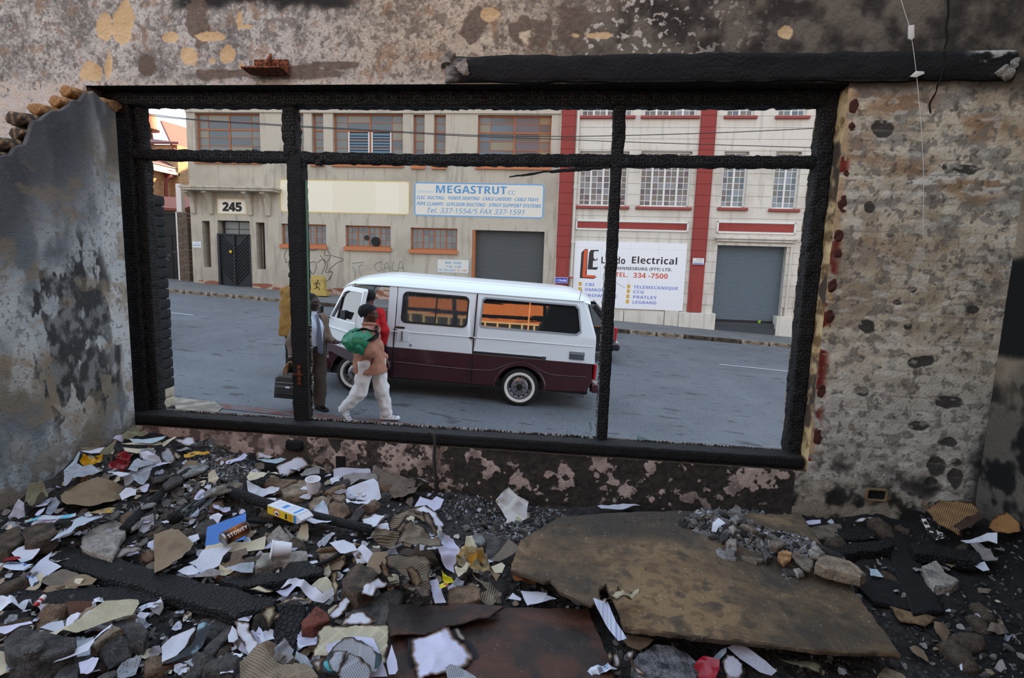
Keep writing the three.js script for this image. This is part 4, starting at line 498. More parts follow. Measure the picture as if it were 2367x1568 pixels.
// ---------------------------------------------------------------- vehicles
mat('vanWhite', 0xdfe3e4,0.28,{ phys: 1, clearcoat: 0.7, clearcoatRoughness: 0.12 }); mat('vanMaroon', 0x3a0a10,0.25,{ phys: 1, clearcoat: 0.9, clearcoatRoughness: 0.1 });
mat('vanGlass', 0xaab4b6,0.03,{ phys: 1, transmission: 0.92, thickness: 0, ior: 1.75, side: THREE.DoubleSide }); mat('vanGlassTint', 0x6f7678,0.02,{ phys: 1, transmission: 0.9, thickness: 0, ior: 2.33, side: THREE.DoubleSide }); mat('rubber', 0x111112,0.75); mat('trimBlack', 0x0b0b0c, 0.5); mat('whitewall', 0xdcd8cc, 0.6); mat('steel', 0x9a9c9e, 0.35,{ metalness: 0.8 }); mat('chrome', 0xc8cacc, 0.15,{ metalness: 1 }); mat('inside', 0x1b1a1a, 0.9); mat('tail', 0xa81420,0.2); mat('rustDark', 0x3a241a, 0.9);
function wheel(parent, x, y, z, r, white, flip) {
const w = add(parent, 'wheel', (()=>{ const p = [[r * 0.6,-0.09],[r * 0.8,-0.095],[r * 0.93,-0.085],[r, -0.06],[r, 0.06],[r * 0.93,0.085],[r * 0.8,0.095],[r * 0.6,0.09]].map(([a, b])=>new THREE.Vector2(a, b)); const g = new THREE.LatheGeometry(p, 40).toNonIndexed(); g.rotateX(Math.PI / 2); return g; })(), M.rubber); w.position.set(x, y, z); if (flip) w.rotation.y = Math.PI;
const lath = (pts, n = 40)=>{ const g = new THREE.LatheGeometry(pts.map(([a, b])=>new THREE.Vector2(a * r, b)), n).toNonIndexed(); g.rotateX(Math.PI / 2); return g; };
if (white) add(w, 'whitewall', lath([[0.645,0.092],[0.7,0.1],[0.77,0.1],[0.79,0.094]]), M.whitewall, 'white tyre band');
add(w, 'rim', lath([[0.0,0.05],[0.3,0.055],[0.34,0.045],[0.44,0.05],[0.46,0.03],[0.56,0.035],[0.58,0.075],[0.64,0.095],[0.655,0.09],[0.66,0.04]]), M.steel);
const holes = []; for (let k = 0; k < 12; k++) { const a = k / 12 * 6.283; holes.push(at(new THREE.CylinderGeometry(0.014,0.014,0.008,8).toNonIndexed(), Math.cos(a) * r * 0.5, Math.sin(a) * r * 0.5,0.034, Math.PI / 2)); } add(w, 'rim_holes', holes, M.trimBlack);
const hub = [at(new THREE.CylinderGeometry(0.05,0.055,0.05,16).toNonIndexed(), 0,0,0.075, Math.PI / 2)]; for (let k = 0; k < 6; k++) { const a = k / 6 * 6.283; hub.push(at(new THREE.CylinderGeometry(0.012,0.012,0.02,6).toNonIndexed(), Math.cos(a) * 0.085, Math.sin(a) * 0.085,0.058, Math.PI / 2)); } add(w, 'hub', hub, M.trimBlack); return w;
}
const roundRect = (x0, y0, x1, y1, r, n = 4)=>{ const o = []; for (const [cx, cy, a0] of [[x1 - r, y0 + r, -Math.PI / 2],[x1 - r, y1 - r, 0],[x0 + r, y1 - r, Math.PI / 2],[x0 + r, y0 + r, Math.PI]]) for (let k = 0; k <= n; k++) { const a = a0 + k / n * Math.PI / 2; o.push([cx + r * Math.cos(a), cy + r * Math.sin(a)]); } return o; };
{
const van = thing('minibus', 'white and maroon minibus with its driver door open and a row of passengers inside', 'minibus', [-0.84,0.042,-8.7], 0.087); van.rotation.z = -0.05; van.rotation.order = 'YXZ';
const W = 1.7, zs = (y)=>(y < 0.8 ? lerp(-0.025,0.03, (y - 0.3) / 0.5) : y < 1.15 ? 0.03 : 0.03 - 0.125 * Math.pow((y - 1.15) / 0.62,1.1));
const bend = (g, far)=>{ g = g.index ? g.toNonIndexed() : g; const p = g.attributes.position; for (let i = 0; i < p.count; i++) { const d = p.getZ(i), y = p.getY(i), z = zs(y) - 0.035 + d; p.setZ(i, far ? -W - z + 0.06 : z); } if (far) { const ix = []; for (let i = 0; i < p.count; i += 3) ix.push(i, i + 2, i + 1); g.setIndex(ix); g = g.toNonIndexed(); } g.computeVertexNormals(); return muv(g); };
const panel = (pts, holes = [], t = 0.035)=>{ const ys = pts.map((q)=>q[1]), lo = Math.min(...ys), hi = Math.max(...ys); return ext(shape(pts, holes), t, 0.006,2); };
const arch = (cx, r, n = 14)=>{ const o = []; for (let k = n; k >= 0; k--) { const a = Math.PI * k / n; o.push([cx + r * Math.cos(a), 0.3 + Math.max(0, (r - 0.01) * Math.sin(a))]); } return o; };
const lower = [[-3.12,0.62],[-3.12,0.78],[-2.2,0.78],[-2.2,0.8],[1.12,0.8],[1.15,0.5],[1.08,0.33],[0.36,0.3], ...arch(0,0.38).reverse().slice(1,-1), [-0.42,0.3],[-2.26,0.3], ...arch(-2.67,0.4).reverse().slice(1,-1).filter(([, y])=>y < 0.76), [-3.08,0.32]];
const ring = (x0, y0, x1, y1, r)=>roundRect(x0, y0, x1, y1, r).reverse();
const h1 = [-1.97,1.215,-0.915,1.7], h2 = [-0.715,1.24,0.9,1.715];
const w2 = [[-0.72,1.27],[-0.69,1.235],[0.84,1.235],[0.905,1.29],[0.845,1.66],[0.79,1.715],[-0.66,1.715],[-0.705,1.68]];
const quarter = [[-0.785,0.8],[1.16,0.8],[1.14,1.2],[0.92,1.77],[-0.785,1.77]], slide = [[-2.06,0.8],[-0.8,0.8],[-0.8,1.77],[-2.06,1.77]], post = [[-2.2,0.8],[-2.075,0.8],[-2.075,1.77],[-2.2,1.77]];
for (const far of [0,1]) {
const lowP = bend(panel(lower), far); add(van, 'lower_panel', lowP, M.vanMaroon); add(van, 'quarter_panel', bend(panel(quarter, [w2.slice().reverse()]), far), M.vanWhite);
add(van, far ? 'side_panel' : 'sliding_door', bend(panel(slide, [ring(...h1,0.08)]), far), M.vanWhite); add(van, 'door_post', bend(panel(post), far), M.vanWhite);
add(van, 'window', bend(at(ext(shape(roundRect(h1[0] - 0.01, h1[1] - 0.01, h1[2] + 0.01, h1[3] + 0.01,0.08)), 0.005), 0,0,0.012), far), M.vanGlass); add(van, 'window', bend(at(ext(shape(w2), 0.005), 0,0,0.012), far), M.vanGlassTint);
const seal = (pts, k)=>{ const s = shape(pts, [pts.map(([x, y])=>{ const cx = (Math.min(...pts.map((q)=>q[0])) + Math.max(...pts.map((q)=>q[0]))) / 2, cy = (Math.min(...pts.map((q)=>q[1])) + Math.max(...pts.map((q)=>q[1]))) / 2, sx = (Math.max(...pts.map((q)=>q[0])) - cx - k) / (Math.max(...pts.map((q)=>q[0])) - cx), sy2 = (Math.max(...pts.map((q)=>q[1])) - cy - k) / (Math.max(...pts.map((q)=>q[1])) - cy); return [cx + (x - cx) * sx, cy + (y - cy) * sy2]; }).reverse()]); return ext(s, 0.05); };
add(van, 'window_seal', bend(seal(roundRect(h1[0] - 0.005, h1[1] - 0.005, h1[2] + 0.005, h1[3] + 0.005,0.08), 0.025), far), M.trimBlack); add(van, 'window_seal', bend(seal(w2,0.022), far), far ? M.trimBlack : mat('sealGrey', 0x8d9092,0.5));
if (far) add(van, 'front_door', bend(panel([[-3.05,0.8],[-2.22,0.8],[-2.22,1.77],[-2.82,1.77],[-3.12,1.2]],[[[-2.28,1.22],[-2.28,1.7],[-2.78,1.7],[-3.02,1.22]]]), far), M.vanWhite);
}
add(van, 'window_bar', bend(at(box(0.045,1.24,0,0.07,1.71,0.05), 0,0,0.0), 0), M.chrome); add(van, 'window_bar', bend(box(-1.44,1.22,0,-1.42,1.7,0.03), 0), M.trimBlack);
const roofX = (u)=>lerp(-2.98,1.02, u), hgt = (x)=>0.21 * Math.pow(sm(-3.25,-2.1, x), 0.7) * (1 - 0.55 * Math.pow(clamp((x - 0.5) / 0.55), 2));
add(van, 'roof', grid(60,40, (u, v)=>{ const x = roofX(u), t = v * 2 - 1, a = Math.abs(t), e = x > 0.85 ? (x - 0.85) / 0.17 : 0, zz = lerp(-0.1, -W + 0.1, v) , rib = a < 0.9 ? 0.004 * Math.cos(t * 34) : 0; return [x - (1 - a ** 2) * 0.0,1.765 + (hgt(x)) * Math.pow(1 - Math.pow(a, 2.6), 0.75) + rib - 0.03 * e * e - (x < -2.7 ? (x + 2.7) ** 2 * 1.3 : 0), zz]; }), M.vanWhite);
add(van, 'roof_lining', box(-2.8,1.735, -W + 0.2,0.9,1.75,-0.2), M.inside);
for (const z of [-0.088, -W + 0.088]) add(van, 'gutter', tube([[-2.74,1.755, z],[-2.6,1.762, z],[-2.4,1.768, z],[-0.8,1.77, z],[0.9,1.775, z]], 0.014,40,6), M.vanWhite);
const tailX = (y)=>(y > 1.2 ? lerp(1.155,0.95, (y - 1.2) / 0.59) : lerp(1.17,1.155, (y - 0.3) / 0.9));
const tailS = (y0, y1)=>grid(24,12, (u, v)=>{ const y = lerp(y0, y1, v), t = u * 2 - 1, z0 = zs(y) - 0.01, z1 = -W - zs(y) + 0.01, c = Math.pow(Math.abs(t), 8); return [tailX(y) + 0.03 - 0.07 * c, y, lerp(z0, z1, u)]; });
add(van, 'tail', tailS(0.8,1.8), M.vanWhite); add(van, 'tail_lower', tailS(0.33,0.8), M.vanMaroon); add(van, 'rear_window', grid(8,6, (u, v)=>{ const y = lerp(1.22,1.7, v); return [tailX(y) + 0.036, y, lerp(-0.26, -W + 0.26, u)]; }), M.paneDark);
for (const z of [-0.09, -W + 0.09]) add(van, 'tail_light', at(rbox(0.05,0.26,0.14,0.02), 1.185,0.66, z), M.tail, 'red tail light');
add(van, 'bumper', at(rbox(0.12,0.16, W + 0.02,0.04), 1.21,0.4, -W / 2), M.vanMaroon);
const noseX = (y)=>(y > 1.15 ? lerp(-3.3,-2.96, (y - 1.15) / 0.53) : lerp(-3.36,-3.3, (y - 0.35) / 0.8));
const nose = (y0, y1)=>grid(24,10, (u, v)=>{ const y = lerp(y0, y1, v), t = u * 2 - 1; return [noseX(y) + 0.24 * Math.pow(Math.abs(t), 4), y, lerp(zs(y) - 0.02, -W - zs(y) + 0.02, u)]; });
add(van, 'nose', nose(0.8,1.16), M.vanWhite); add(van, 'nose_lower', nose(0.36,0.8), M.vanMaroon); add(van, 'windscreen', nose(1.16,1.68), M.vanGlass); add(van, 'windscreen_pillar', tube([[-3.06,1.16,0.0],[-2.94,1.45,-0.06],[-2.8,1.72,-0.09]], 0.03,12,6), M.vanWhite); add(van, 'front_bumper', at(rbox(0.1,0.16, W, 0.04), -3.38,0.42, -W / 2), M.chrome);
add(van, 'floor_pan', box(-3.2,0.28, -W + 0.06,1.1,0.42,-0.06), M.inside); add(van, 'dashboard', box(-3.2,0.5, -W + 0.1,-2.85,1.15,-0.1), M.inside);
for (const x of [-2.35,-1.5,-0.6,0.3]) { add(van, 'seat_bench', at(rbox(0.5,0.16, W - 0.3,0.05), x, 0.78, -W / 2), M.inside); add(van, 'seat_back', at(rbox(0.14,0.75, W - 0.3,0.05), x + 0.26,1.12, -W / 2,0,0,-0.12), M.inside); }
const sw = new THREE.TorusGeometry(0.2,0.016,8,24).toNonIndexed(); add(van, 'steering_wheel', at(muv(sw), -2.78,1.12,-0.45,0,1.1,0.0), M.trimBlack);
for (const z of [-0.1, -W + 0.1]) { wheel(van, 0,0.31, z, 0.315, true, z < -1); wheel(van, -2.67,0.31, z, 0.315, true, z < -1); }
for (const [x, r] of [[0,0.385],[-2.67,0.41]]) add(van, 'wheel_housing', (()=>{ const g = new THREE.CylinderGeometry(r, r, 0.42,24,1, true, -Math.PI / 2, Math.PI).toNonIndexed(); g.rotateX(-Math.PI / 2); g.translate(x, 0.3,-0.24); return g; })(), new THREE.MeshStandardMaterial({ color: 0x08080a, roughness: 0.9, side: THREE.DoubleSide }));
add(van, 'arch_lip', tube(arch(0,0.41).map(([x, y])=>V3(x, y + 0.0,0.005)), 0.018,30,6), M.vanMaroon); add(van, 'side_crease', tube([[-2.2,0.56,0.012],[-0.45,0.565,0.012],[-0.33,0.62,0.016],[0,0.735,0.02],[0.33,0.62,0.016],[0.45,0.575,0.012],[1.05,0.575,0.012]], 0.012,60,6), M.vanMaroon); add(van, 'belt_crease', tube([[-2.2,1.06,0.034],[-0.8,1.07,0.034],[1.1,1.075,0.034]], 0.008,30,6), M.vanWhite);
add(van, 'slide_rail', [box(-0.79,0.84,0.025,0.36,0.855,0.05), box(-0.79,0.805,0.025,0.36,0.82,0.05), box(0.32,0.8,0.025,0.38,0.86,0.05)], M.chrome); add(van, 'slide_slot', box(-0.79,0.82,0.02,0.33,0.84,0.04), M.trimBlack);
const ve = [box(0.745,0.85,0.02,0.985,0.975,0.04)]; for (let k = 0; k < 5; k++) ve.push(at(box(0.76,-0.006,0,0.97,0.006,0.025), 0,0.872 + k * 0.02,0.036,0.5)); add(van, 'air_vent', ve, M.steel); add(van, 'handle_recess', at(rbox(0.2,0.19,0.02,0.02), -1.92,1.0,0.03), M.vanWhite); add(van, 'door_handle', at(rbox(0.03,0.16,0.03,0.01), -1.93,1.0,0.055), M.steel, 'worn steel door handle'); add(van, 'worn_patch', at(rbox(0.16,0.03,0.012,0.005), -1.98,1.13,0.036), M.rustDark); add(van, 'worn_patch', at(rbox(0.06,0.03,0.012,0.005), -0.83,1.06,0.036), M.rustDark); add(van, 'lock', at(new THREE.CylinderGeometry(0.018,0.018,0.02,12).toNonIndexed(), -1.79,0.86,0.04, Math.PI / 2), M.steel);
for (const x of [-2.068,-0.792]) add(van, 'door_gap', box(x - 0.005,0.31,0.0, x + 0.007,1.1,0.036), M.trimBlack); add(van, 'door_gap', bend(box(-0.799,1.1,0,-0.785,1.76,0.045), 0), M.trimBlack);
add(van, 'exhaust', bar(V3(0.75,0.27,-0.3), V3(1.08,0.24,-0.12), 0.032,0.036,12), M.steel); add(van, 'aerial', bar(V3(0.83,1.79,-0.12), V3(0.86,1.97,-0.14), 0.005,0.004,5), M.trimBlack); add(van, 'sticker', [box(-1.08,1.49,-0.075,-0.97,1.525,-0.07)], M.roadPaint); add(van, 'pendant', at(ext(shape([[0,-0.06],[0.06,0.02],[0.04,0.05],[0,0.03],[-0.04,0.05],[-0.06,0.02]]), 0.01).toNonIndexed(), -1.28,1.58,-0.2), M.creamFrame, 'heart shaped pendant in the window'); add(van, 'window_strip', box(-0.2,1.26,-0.12,-0.14,1.7,-0.11), M.trimBlack);
const D = new THREE.Group(); D.name = 'driver_door'; van.add(D); D.position.set(-3.08,0,0.03); D.rotation.y = -Math.PI / 4;
const dz = (g)=>{ g = g.index ? g.toNonIndexed() : g; const p = g.attributes.position; for (let i = 0; i < p.count; i++) p.setZ(i, p.getZ(i) + zs(p.getY(i)) - 0.04); g.computeVertexNormals(); return muv(g); };
const dwin = [[0.05,1.22],[0.84,1.22],[0.84,1.66],[0.4,1.66],[0.3,1.62]];
add(D, 'door_panel', dz(ext(shape([[0,0.8],[0.9,0.8],[0.9,1.2],[0.9,1.7],[0.87,1.73],[0.36,1.73],[0.27,1.69],[0,1.2]],[dwin.slice().reverse()]), 0.05,0.01)), M.vanWhite); add(D, 'door_skirt', dz(ext(shape([[0.0,0.62],[0.06,0.66],[0.9,0.6],[0.9,0.8],[0,0.8]]), 0.05,0.008)), M.vanMaroon); add(D, 'door_window', dz(at(ext(shape(dwin), 0.006), 0,0,0.022)), M.vanGlassTint); add(D, 'quarter_bar', dz(box(0.235,1.22,0.01,0.26,1.58,0.05)), M.trimBlack); add(D, 'door_lining', dz(box(0.05,0.85,-0.012,0.86,1.19,0)), M.inside); add(D, 'crease', tube([[0.02,1.06,0.055],[0.88,1.06,0.055]], 0.01,10,6), M.vanWhite); add(D, 'door_handle', at(rbox(0.12,0.03,0.03,0.01), 0.74,0.99,0.06), M.chrome, 'chrome door handle');
add(D, 'wing_mirror', [at(rbox(0.13,0.19,0.06,0.03), 0.03,1.31,0.2), bar(V3(0.04,1.2,0.05), V3(0.04,1.22,0.2), 0.012), bar(V3(0.04,1.22,0.2), V3(0.03,1.28,0.2), 0.012)], M.trimBlack, 'black wing mirror'); add(D, 'mirror_reflection', at(rbox(0.16,0.12,0.02,0.03), 0.48,1.31,0.05), M.trimBlack);  // dark block on the door window stands in for the mirror's reflection
}
function car(name, label, pos, turn, paint, dark) { // rear towards +x, side towards +z
const c = thing(name, label, 'car', pos, turn); c.rotation.order = 'YXZ'; c.rotation.z = -SL;
const body = shape([[-3.7,0.28],[-3.72,0.6],[-3.5,0.78],[-2.6,0.92],[0.0,0.96],[0.06,0.9],[0.1,0.5],[0.06,0.28]]); const b = ext(body, 1.5,0.06,3).toNonIndexed(); add(c, 'body', muv(at(b, 0,0,-1.56)), paint);
const cab = (y, t)=>t; add(c, 'cabin', grid(36,12, (u, v)=>{ const a = u * 2 * Math.PI, k = v, sq = (q)=>Math.sign(q) * Math.pow(Math.abs(q), 0.35), x = lerp(-1.35 - 1.3 * 0,-1.45, k) + sq(Math.cos(a)) * lerp(1.42,1.05, k), z = -0.8 + sq(Math.sin(a)) * lerp(0.74,0.58, k); return [x, lerp(0.93,1.42, k), z]; }), M.paneDark); const rf = shape(roundRect(-2.5,-1.36,-0.62,-0.24,0.25)), r = ext(rf, 0.06,0.03).toNonIndexed(); r.rotateX(-Math.PI / 2); r.scale(1,1,-1); const p = r.attributes.position, ix = []; for (let i = 0; i < p.count; i += 3) ix.push(i, i + 2, i + 1); r.setIndex(ix); r.translate(0,1.38,-1.6); const rr2 = r.toNonIndexed(); rr2.computeVertexNormals(); add(c, 'roof', muv(rr2), paint);
for (const z of [-0.22,-1.38]) { add(c, 'pillar', bar(V3(0.02,0.93, z + (z > -1 ? 0.14 : -0.14)), V3(-0.45,1.42, z), 0.06,0.05,8), paint); add(c, 'pillar', bar(V3(-2.7,0.9, z + (z > -1 ? 0.14 : -0.14)), V3(-2.4,1.4, z), 0.04,0.04,8), paint); }
add(c, 'bumper', at(rbox(0.22,0.2,1.68,0.06), 0.12,0.44,-0.8), dark ? paint : M.trimBlack); for (const z of [-0.12,-1.48]) add(c, 'tail_light', at(rbox(0.1, dark ? 0.34 : 0.2,0.18,0.03), 0.08,0.74, z), dark ? M.tail : mat('lampDark', 0x2a0f0e, 0.2), dark ? 'red tail light' : 'dark tail light'); add(c, 'number_plate', at(rbox(0.02,0.11,0.44,0.004), dark ? 0.18 : 0.2,0.62,-0.8), M.whiteTrim);
for (const z of [-0.14,-1.46]) { wheel(c, -0.75,0.3, z, 0.3, false, z < -1); wheel(c, -3.0,0.3, z, 0.3, false, z < -1); } return c;
}
car('hatchback', 'white hatchback with a black bumper, parked beyond the charred window stile', [-8.86, sy(-8.86) - 0.02,-9.5], 0.09, mat('carWhite', 0xdadedf, 0.25,{ phys: 1, clearcoat: 0.8 }), false);
{ const r = atZ(1429,790,-13.6); car('hatchback', 'black hatchback with red tail lights passing behind the minibus', [r.x - 0.2, sy(r.x), -13.6], 0.03, mat('carBlack', 0x0c0d0f, 0.2,{ phys: 1, clearcoat: 1 }), true); }

// ---------------------------------------------------------------- people: one skin from a distance field, clothes over it
function nets(f, lo, hi, cell) { // naive surface nets of f < 0 in a box
const n = [0,1,2].map((k)=>Math.max(2, Math.ceil((hi[k] - lo[k]) / cell) + 1)), [nx, ny, nz] = n, v = new Float32Array(nx * ny * nz); let q = 0;
for (let k = 0; k < nz; k++) for (let j = 0; j < ny; j++) for (let i = 0; i < nx; i++) v[q++] = f(lo[0] + i * cell, lo[1] + j * cell, lo[2] + k * cell);
const id = new Int32Array(nx * ny * nz).fill(-1), pos = [], ix = [], off = [0,1, nx, nx + 1, nx * ny, nx * ny + 1, nx * ny + nx, nx * ny + nx + 1];
for (let k = 0; k < nz - 1; k++) for (let j = 0; j < ny - 1; j++) for (let i = 0; i < nx - 1; i++) {
const o = i + nx * (j + ny * k); let m = 0; for (let c = 0; c < 8; c++) if (v[o + off[c]] < 0) m++; if (m === 0 || m === 8) continue;
let sx = 0, sy0 = 0, sz = 0, t = 0; for (let a = 0; a < 8; a++) for (let b = 1; b < 8; b <<= 1) if (!(a & b)) { const va = v[o + off[a]], vb = v[o + off[a | b]]; if ((va < 0) !== (vb < 0)) { const w = va / (va - vb); sx += (a & 1) + (b === 1 ? w : 0); sy0 += ((a >> 1) & 1) + (b === 2 ? w : 0); sz += ((a >> 2) & 1) + (b === 4 ? w : 0); t++; } }
id[o] = pos.length / 3; pos.push(lo[0] + (i + sx / t) * cell, lo[1] + (j + sy0 / t) * cell, lo[2] + (k + sz / t) * cell);
}
const S = [1, nx, nx * ny];
for (let k = 1; k < nz - 1; k++) for (let j = 1; j < ny - 1; j++) for (let i = 1; i < nx - 1; i++) { const o = i + nx * (j + ny * k), a = v[o] < 0; for (let d = 0; d < 3; d++) { if (a === v[o + S[d]] < 0) continue; const u = S[(d + 1) % 3], w = S[(d + 2) % 3], p0 = id[o], p1 = id[o - u], p2 = id[o - u - w], p3 = id[o - w]; if (p0 < 0 || p1 < 0 || p2 < 0 || p3 < 0) continue; if (a) ix.push(p0, p1, p2, p0, p2, p3); else ix.push(p0, p2, p1, p0, p3, p2); } }
const g = new THREE.BufferGeometry(); g.setAttribute('position', new THREE.Float32BufferAttribute(pos, 3)); g.setIndex(ix); g.computeVertexNormals(); return muv(g.toNonIndexed());
}
const smin = (a, b, k)=>{ const h = Math.max(k - Math.abs(a - b), 0) / k; return Math.min(a, b) - h * h * k * 0.25; };
function cap(x, y, z, c) { const [ax, ay, az, bx, by, bz, r0, r1, fl] = c, ux = bx - ax, uy = by - ay, uz = bz - az, t = clamp(((x - ax) * ux + (y - ay) * uy + (z - az) * uz) / (ux * ux + uy * uy + uz * uz + 1e-9)), dx = x - ax - ux * t, dy = y - ay - uy * t, dz = z - az - uz * t; return Math.hypot(dx, dy, dz) - lerp(r0, r1, t); }
function flesh(bones, cell,{ k = 0.05, grow = 0, folds = 0, freq = 11, cut } = {}) {
const b = bones.map(([a, c, r0, r1])=>[...a, ...c, r0 + grow, (r1 ?? r0) + grow]), lo = [9,9,9], hi = [-9,-9,-9];
for (const c of b) for (let d = 0; d < 3; d++) { const r = Math.max(c[6], c[7]) + 0.04; lo[d] = Math.min(lo[d], c[d] - r, c[d + 3] - r); hi[d] = Math.max(hi[d], c[d] + r, c[d + 3] + r); }
return nets((x, y, z)=>{ let d = 9; for (const c of b) d = smin(d, cap(x, y, z, c), k); if (folds && d < 0.08) d += (n3(x * freq, y * freq * 0.8, z * freq) - 0.5) * folds; if (cut) d = Math.max(d, cut(x, y, z)); return d; }, lo, hi, cell);
}
const EU = (g, o, rx = 0, ry = 0, rz = 0, s = 1)=>{ g = g.clone(); g.applyMatrix4(new THREE.Matrix4().compose(V3(...o), new THREE.Quaternion().setFromEuler(new THREE.Euler(rx, ry, rz, 'YXZ')), V3(s, s, s))); return g; };
function headGeo(jaw = 1, hair = 0) { // facing +x, origin at the middle of the skull; about 0.23 high
const e = (x, y, z, cx, cy, cz, rx, ry, rz)=>{ const d = Math.hypot((x - cx) / rx, (y - cy) / ry, (z - cz) / rz); return (d - 1) * Math.min(rx, ry, rz); };
return nets((x, y, z)=>{
const az = Math.abs(z); let d = e(x, y, z, -0.012,0.028,0,0.098,0.092,0.076);
d = smin(d, e(x, y, z, 0.028,-0.04,0,0.062,0.072 * jaw, 0.058), 0.04); d = smin(d, e(x, y, z, 0.056,-0.088,0,0.026,0.024,0.028), 0.03); // jaw, chin
d = smin(d, e(x, y, az, 0.072,0.022,0.03,0.018,0.012,0.03), 0.02); d = smin(d, e(x, y, az, 0.05,-0.02,0.045,0.028,0.022,0.02), 0.025); // brow, cheeks
d = smin(d, cap(x, y, z, [0.084,0.008,0,0.104,-0.03,0,0.008,0.014]), 0.012); d = smin(d, cap(x, y, az, [0.096,-0.034,0.012,0.094,-0.034,0.014,0.009,0.009]), 0.008); // nose
d = smin(d, cap(x, y, az, [0.088,-0.056,0.0,0.076,-0.057,0.02,0.0075,0.005]), 0.006); d = smin(d, cap(x, y, az, [0.085,-0.068,0.0,0.075,-0.067,0.018,0.008,0.005]), 0.006); // lips
d = Math.max(d, -(Math.hypot((x - 0.086) / 1.2, y - 0.002, az - 0.031) - 0.0125)); // eye sockets
d = smin(d, e(x, y, az, -0.012,-0.012,0.079,0.02,0.032,0.009), 0.008); d = Math.max(d, -(Math.hypot(x + 0.006, (y + 0.012) * 0.7, az - 0.09) - 0.009)); // ears
d = smin(d, cap(x, y, z, [-0.025,-0.06,0,-0.035,-0.17,0,0.055,0.058]), 0.03); return d;
}, [-0.13,-0.2,-0.11],[0.13,0.14,0.11], 0.0045);
}
function handGeo(curl = 0.5, spread = 0.12, thumbIn = 0.5) { // wrist at the origin, fingers along +x, palm looks to -y, thumb on the +z side
const b = [[[-0.03,0,0],[0.02,0,0], 0.024,0.026],[[0.02,0,0.02],[0.078,0.002,0.028], 0.016,0.012],[[0.02,0,0.004],[0.084,0.003,0.009], 0.016,0.012],[[0.02,0,-0.012],[0.08,0.002,-0.01], 0.016,0.012],[[0.018,0,-0.024],[0.07,0,-0.028], 0.014,0.011]];
const L = [[0.04,0.024,0.02],[0.044,0.028,0.021],[0.041,0.026,0.02],[0.032,0.019,0.017]], z0 = [0.028,0.009,-0.01,-0.028], x0 = [0.078,0.084,0.08,0.07];
L.forEach((l, i)=>{ let p = [x0[i], 0.002, z0[i]], a = -curl * (0.55 + i * 0.08), s = (1.5 - i) * spread; l.forEach((n, j)=>{ const q = [p[0] + n * Math.cos(a) * Math.cos(s), p[1] + n * Math.sin(a), p[2] + n * Math.cos(a) * Math.sin(s)]; b.push([p, q, 0.0095 - j * 0.0012,0.0085 - j * 0.0014]); p = q; a -= curl * 0.95; }); });
const t1 = [0.012,-0.004,0.022], t2 = [0.04,-0.014 - thumbIn * 0.012,0.05], t3 = [0.068,-0.018 - thumbIn * 0.03,0.056 - thumbIn * 0.018]; b.push([t1, t2,0.014,0.0115],[t2, t3,0.011,0.0085]);
return flesh(b, 0.0035,{ k: 0.008 });
}
function shoeGeo(L = 0.28, h = 0.09) { return nets((x, y, z)=>{ const t = (x + L * 0.3) / L, w = 0.036 + 0.012 * Math.sin(clamp(t) * 3.1) - 0.01 * sm(0.75,1, t), top = lerp(h, 0.05, sm(0.25,0.75, t)); const dx = Math.max(-L * 0.3 + 0.03 - x, x - (L * 0.7 - 0.035), 0), r = Math.hypot(dx * 1.2, Math.max(0, y - top * 0.45) * 0.9, z) ; const d = Math.hypot(dx, z) - w; return Math.max(smin(d, d, 0.01), y - top + Math.abs(z) * 0.35 + Math.max(0, d + 0.02) * 0.6, -y); }, [-L * 0.3 - 0.02,-0.015,-0.08],[L * 0.7 + 0.03, h + 0.03,0.08], 0.006); }
mat('skinA', 0x4a2c1e, 0.55); mat('skinB', 0x2e1b13,0.5); mat('skinC', 0x3a241a, 0.55); mat('eyeWhite', 0x8e857a, 0.3); mat('iris', 0x120a08,0.2);
const cloth = (name, a, b, f = 60, o = {})=>mat(name, 0xffffff, 0.95,{ map: tinted('cloth', a, b, 0.4, (u, v)=>0.6 * fbm(u * 8, v * 8,4) + 0.4 * n2(u * 120, v * 120)), ...o });
const cord = tex(256,256, (u, v)=>128 + 100 * Math.sin(u * 6.283 * 40), 0.3,0.3, false);
cloth('corduroy', [146,96,76],[188,136,114], 60,{ bumpMap: cord, bumpScale: 0.002 }); cloth('whiteDenim', [196,196,194],[224,224,222]); cloth('blackKnit', [9,9,10],[24,24,26]); cloth('suitBrown', [98,82,70],[126,108,94]); cloth('suitTrouser', [66,58,52],[88,78,70]); cloth('shirtBlue', [178,190,212],[206,216,232]); cloth('tieGrey', [78,86,98],[108,116,128], 120); cloth('ochreCoat', [112,78,28],[156,114,48]); cloth('blackTrouser', [10,10,11],[24,23,24]); cloth('redJacket', [158,18,26],[198,30,38]); cloth('jeans', [48,80,124],[86,124,168]); cloth('navyPanel', [16,18,44],[28,30,62]); cloth('hatDark', [18,14,12],[38,30,26]); mat('trainer', 0xd9dade, 0.6); mat('trainerMark', 0x2c3350,0.6); mat('leatherBlack', 0x0c0b0b, 0.35); mat('creamSole', 0xcfc6ad, 0.8); cloth('maroonTop', [60,14,28],[86,24,42]); cloth('darkTop', [22,20,20],[38,36,36]);
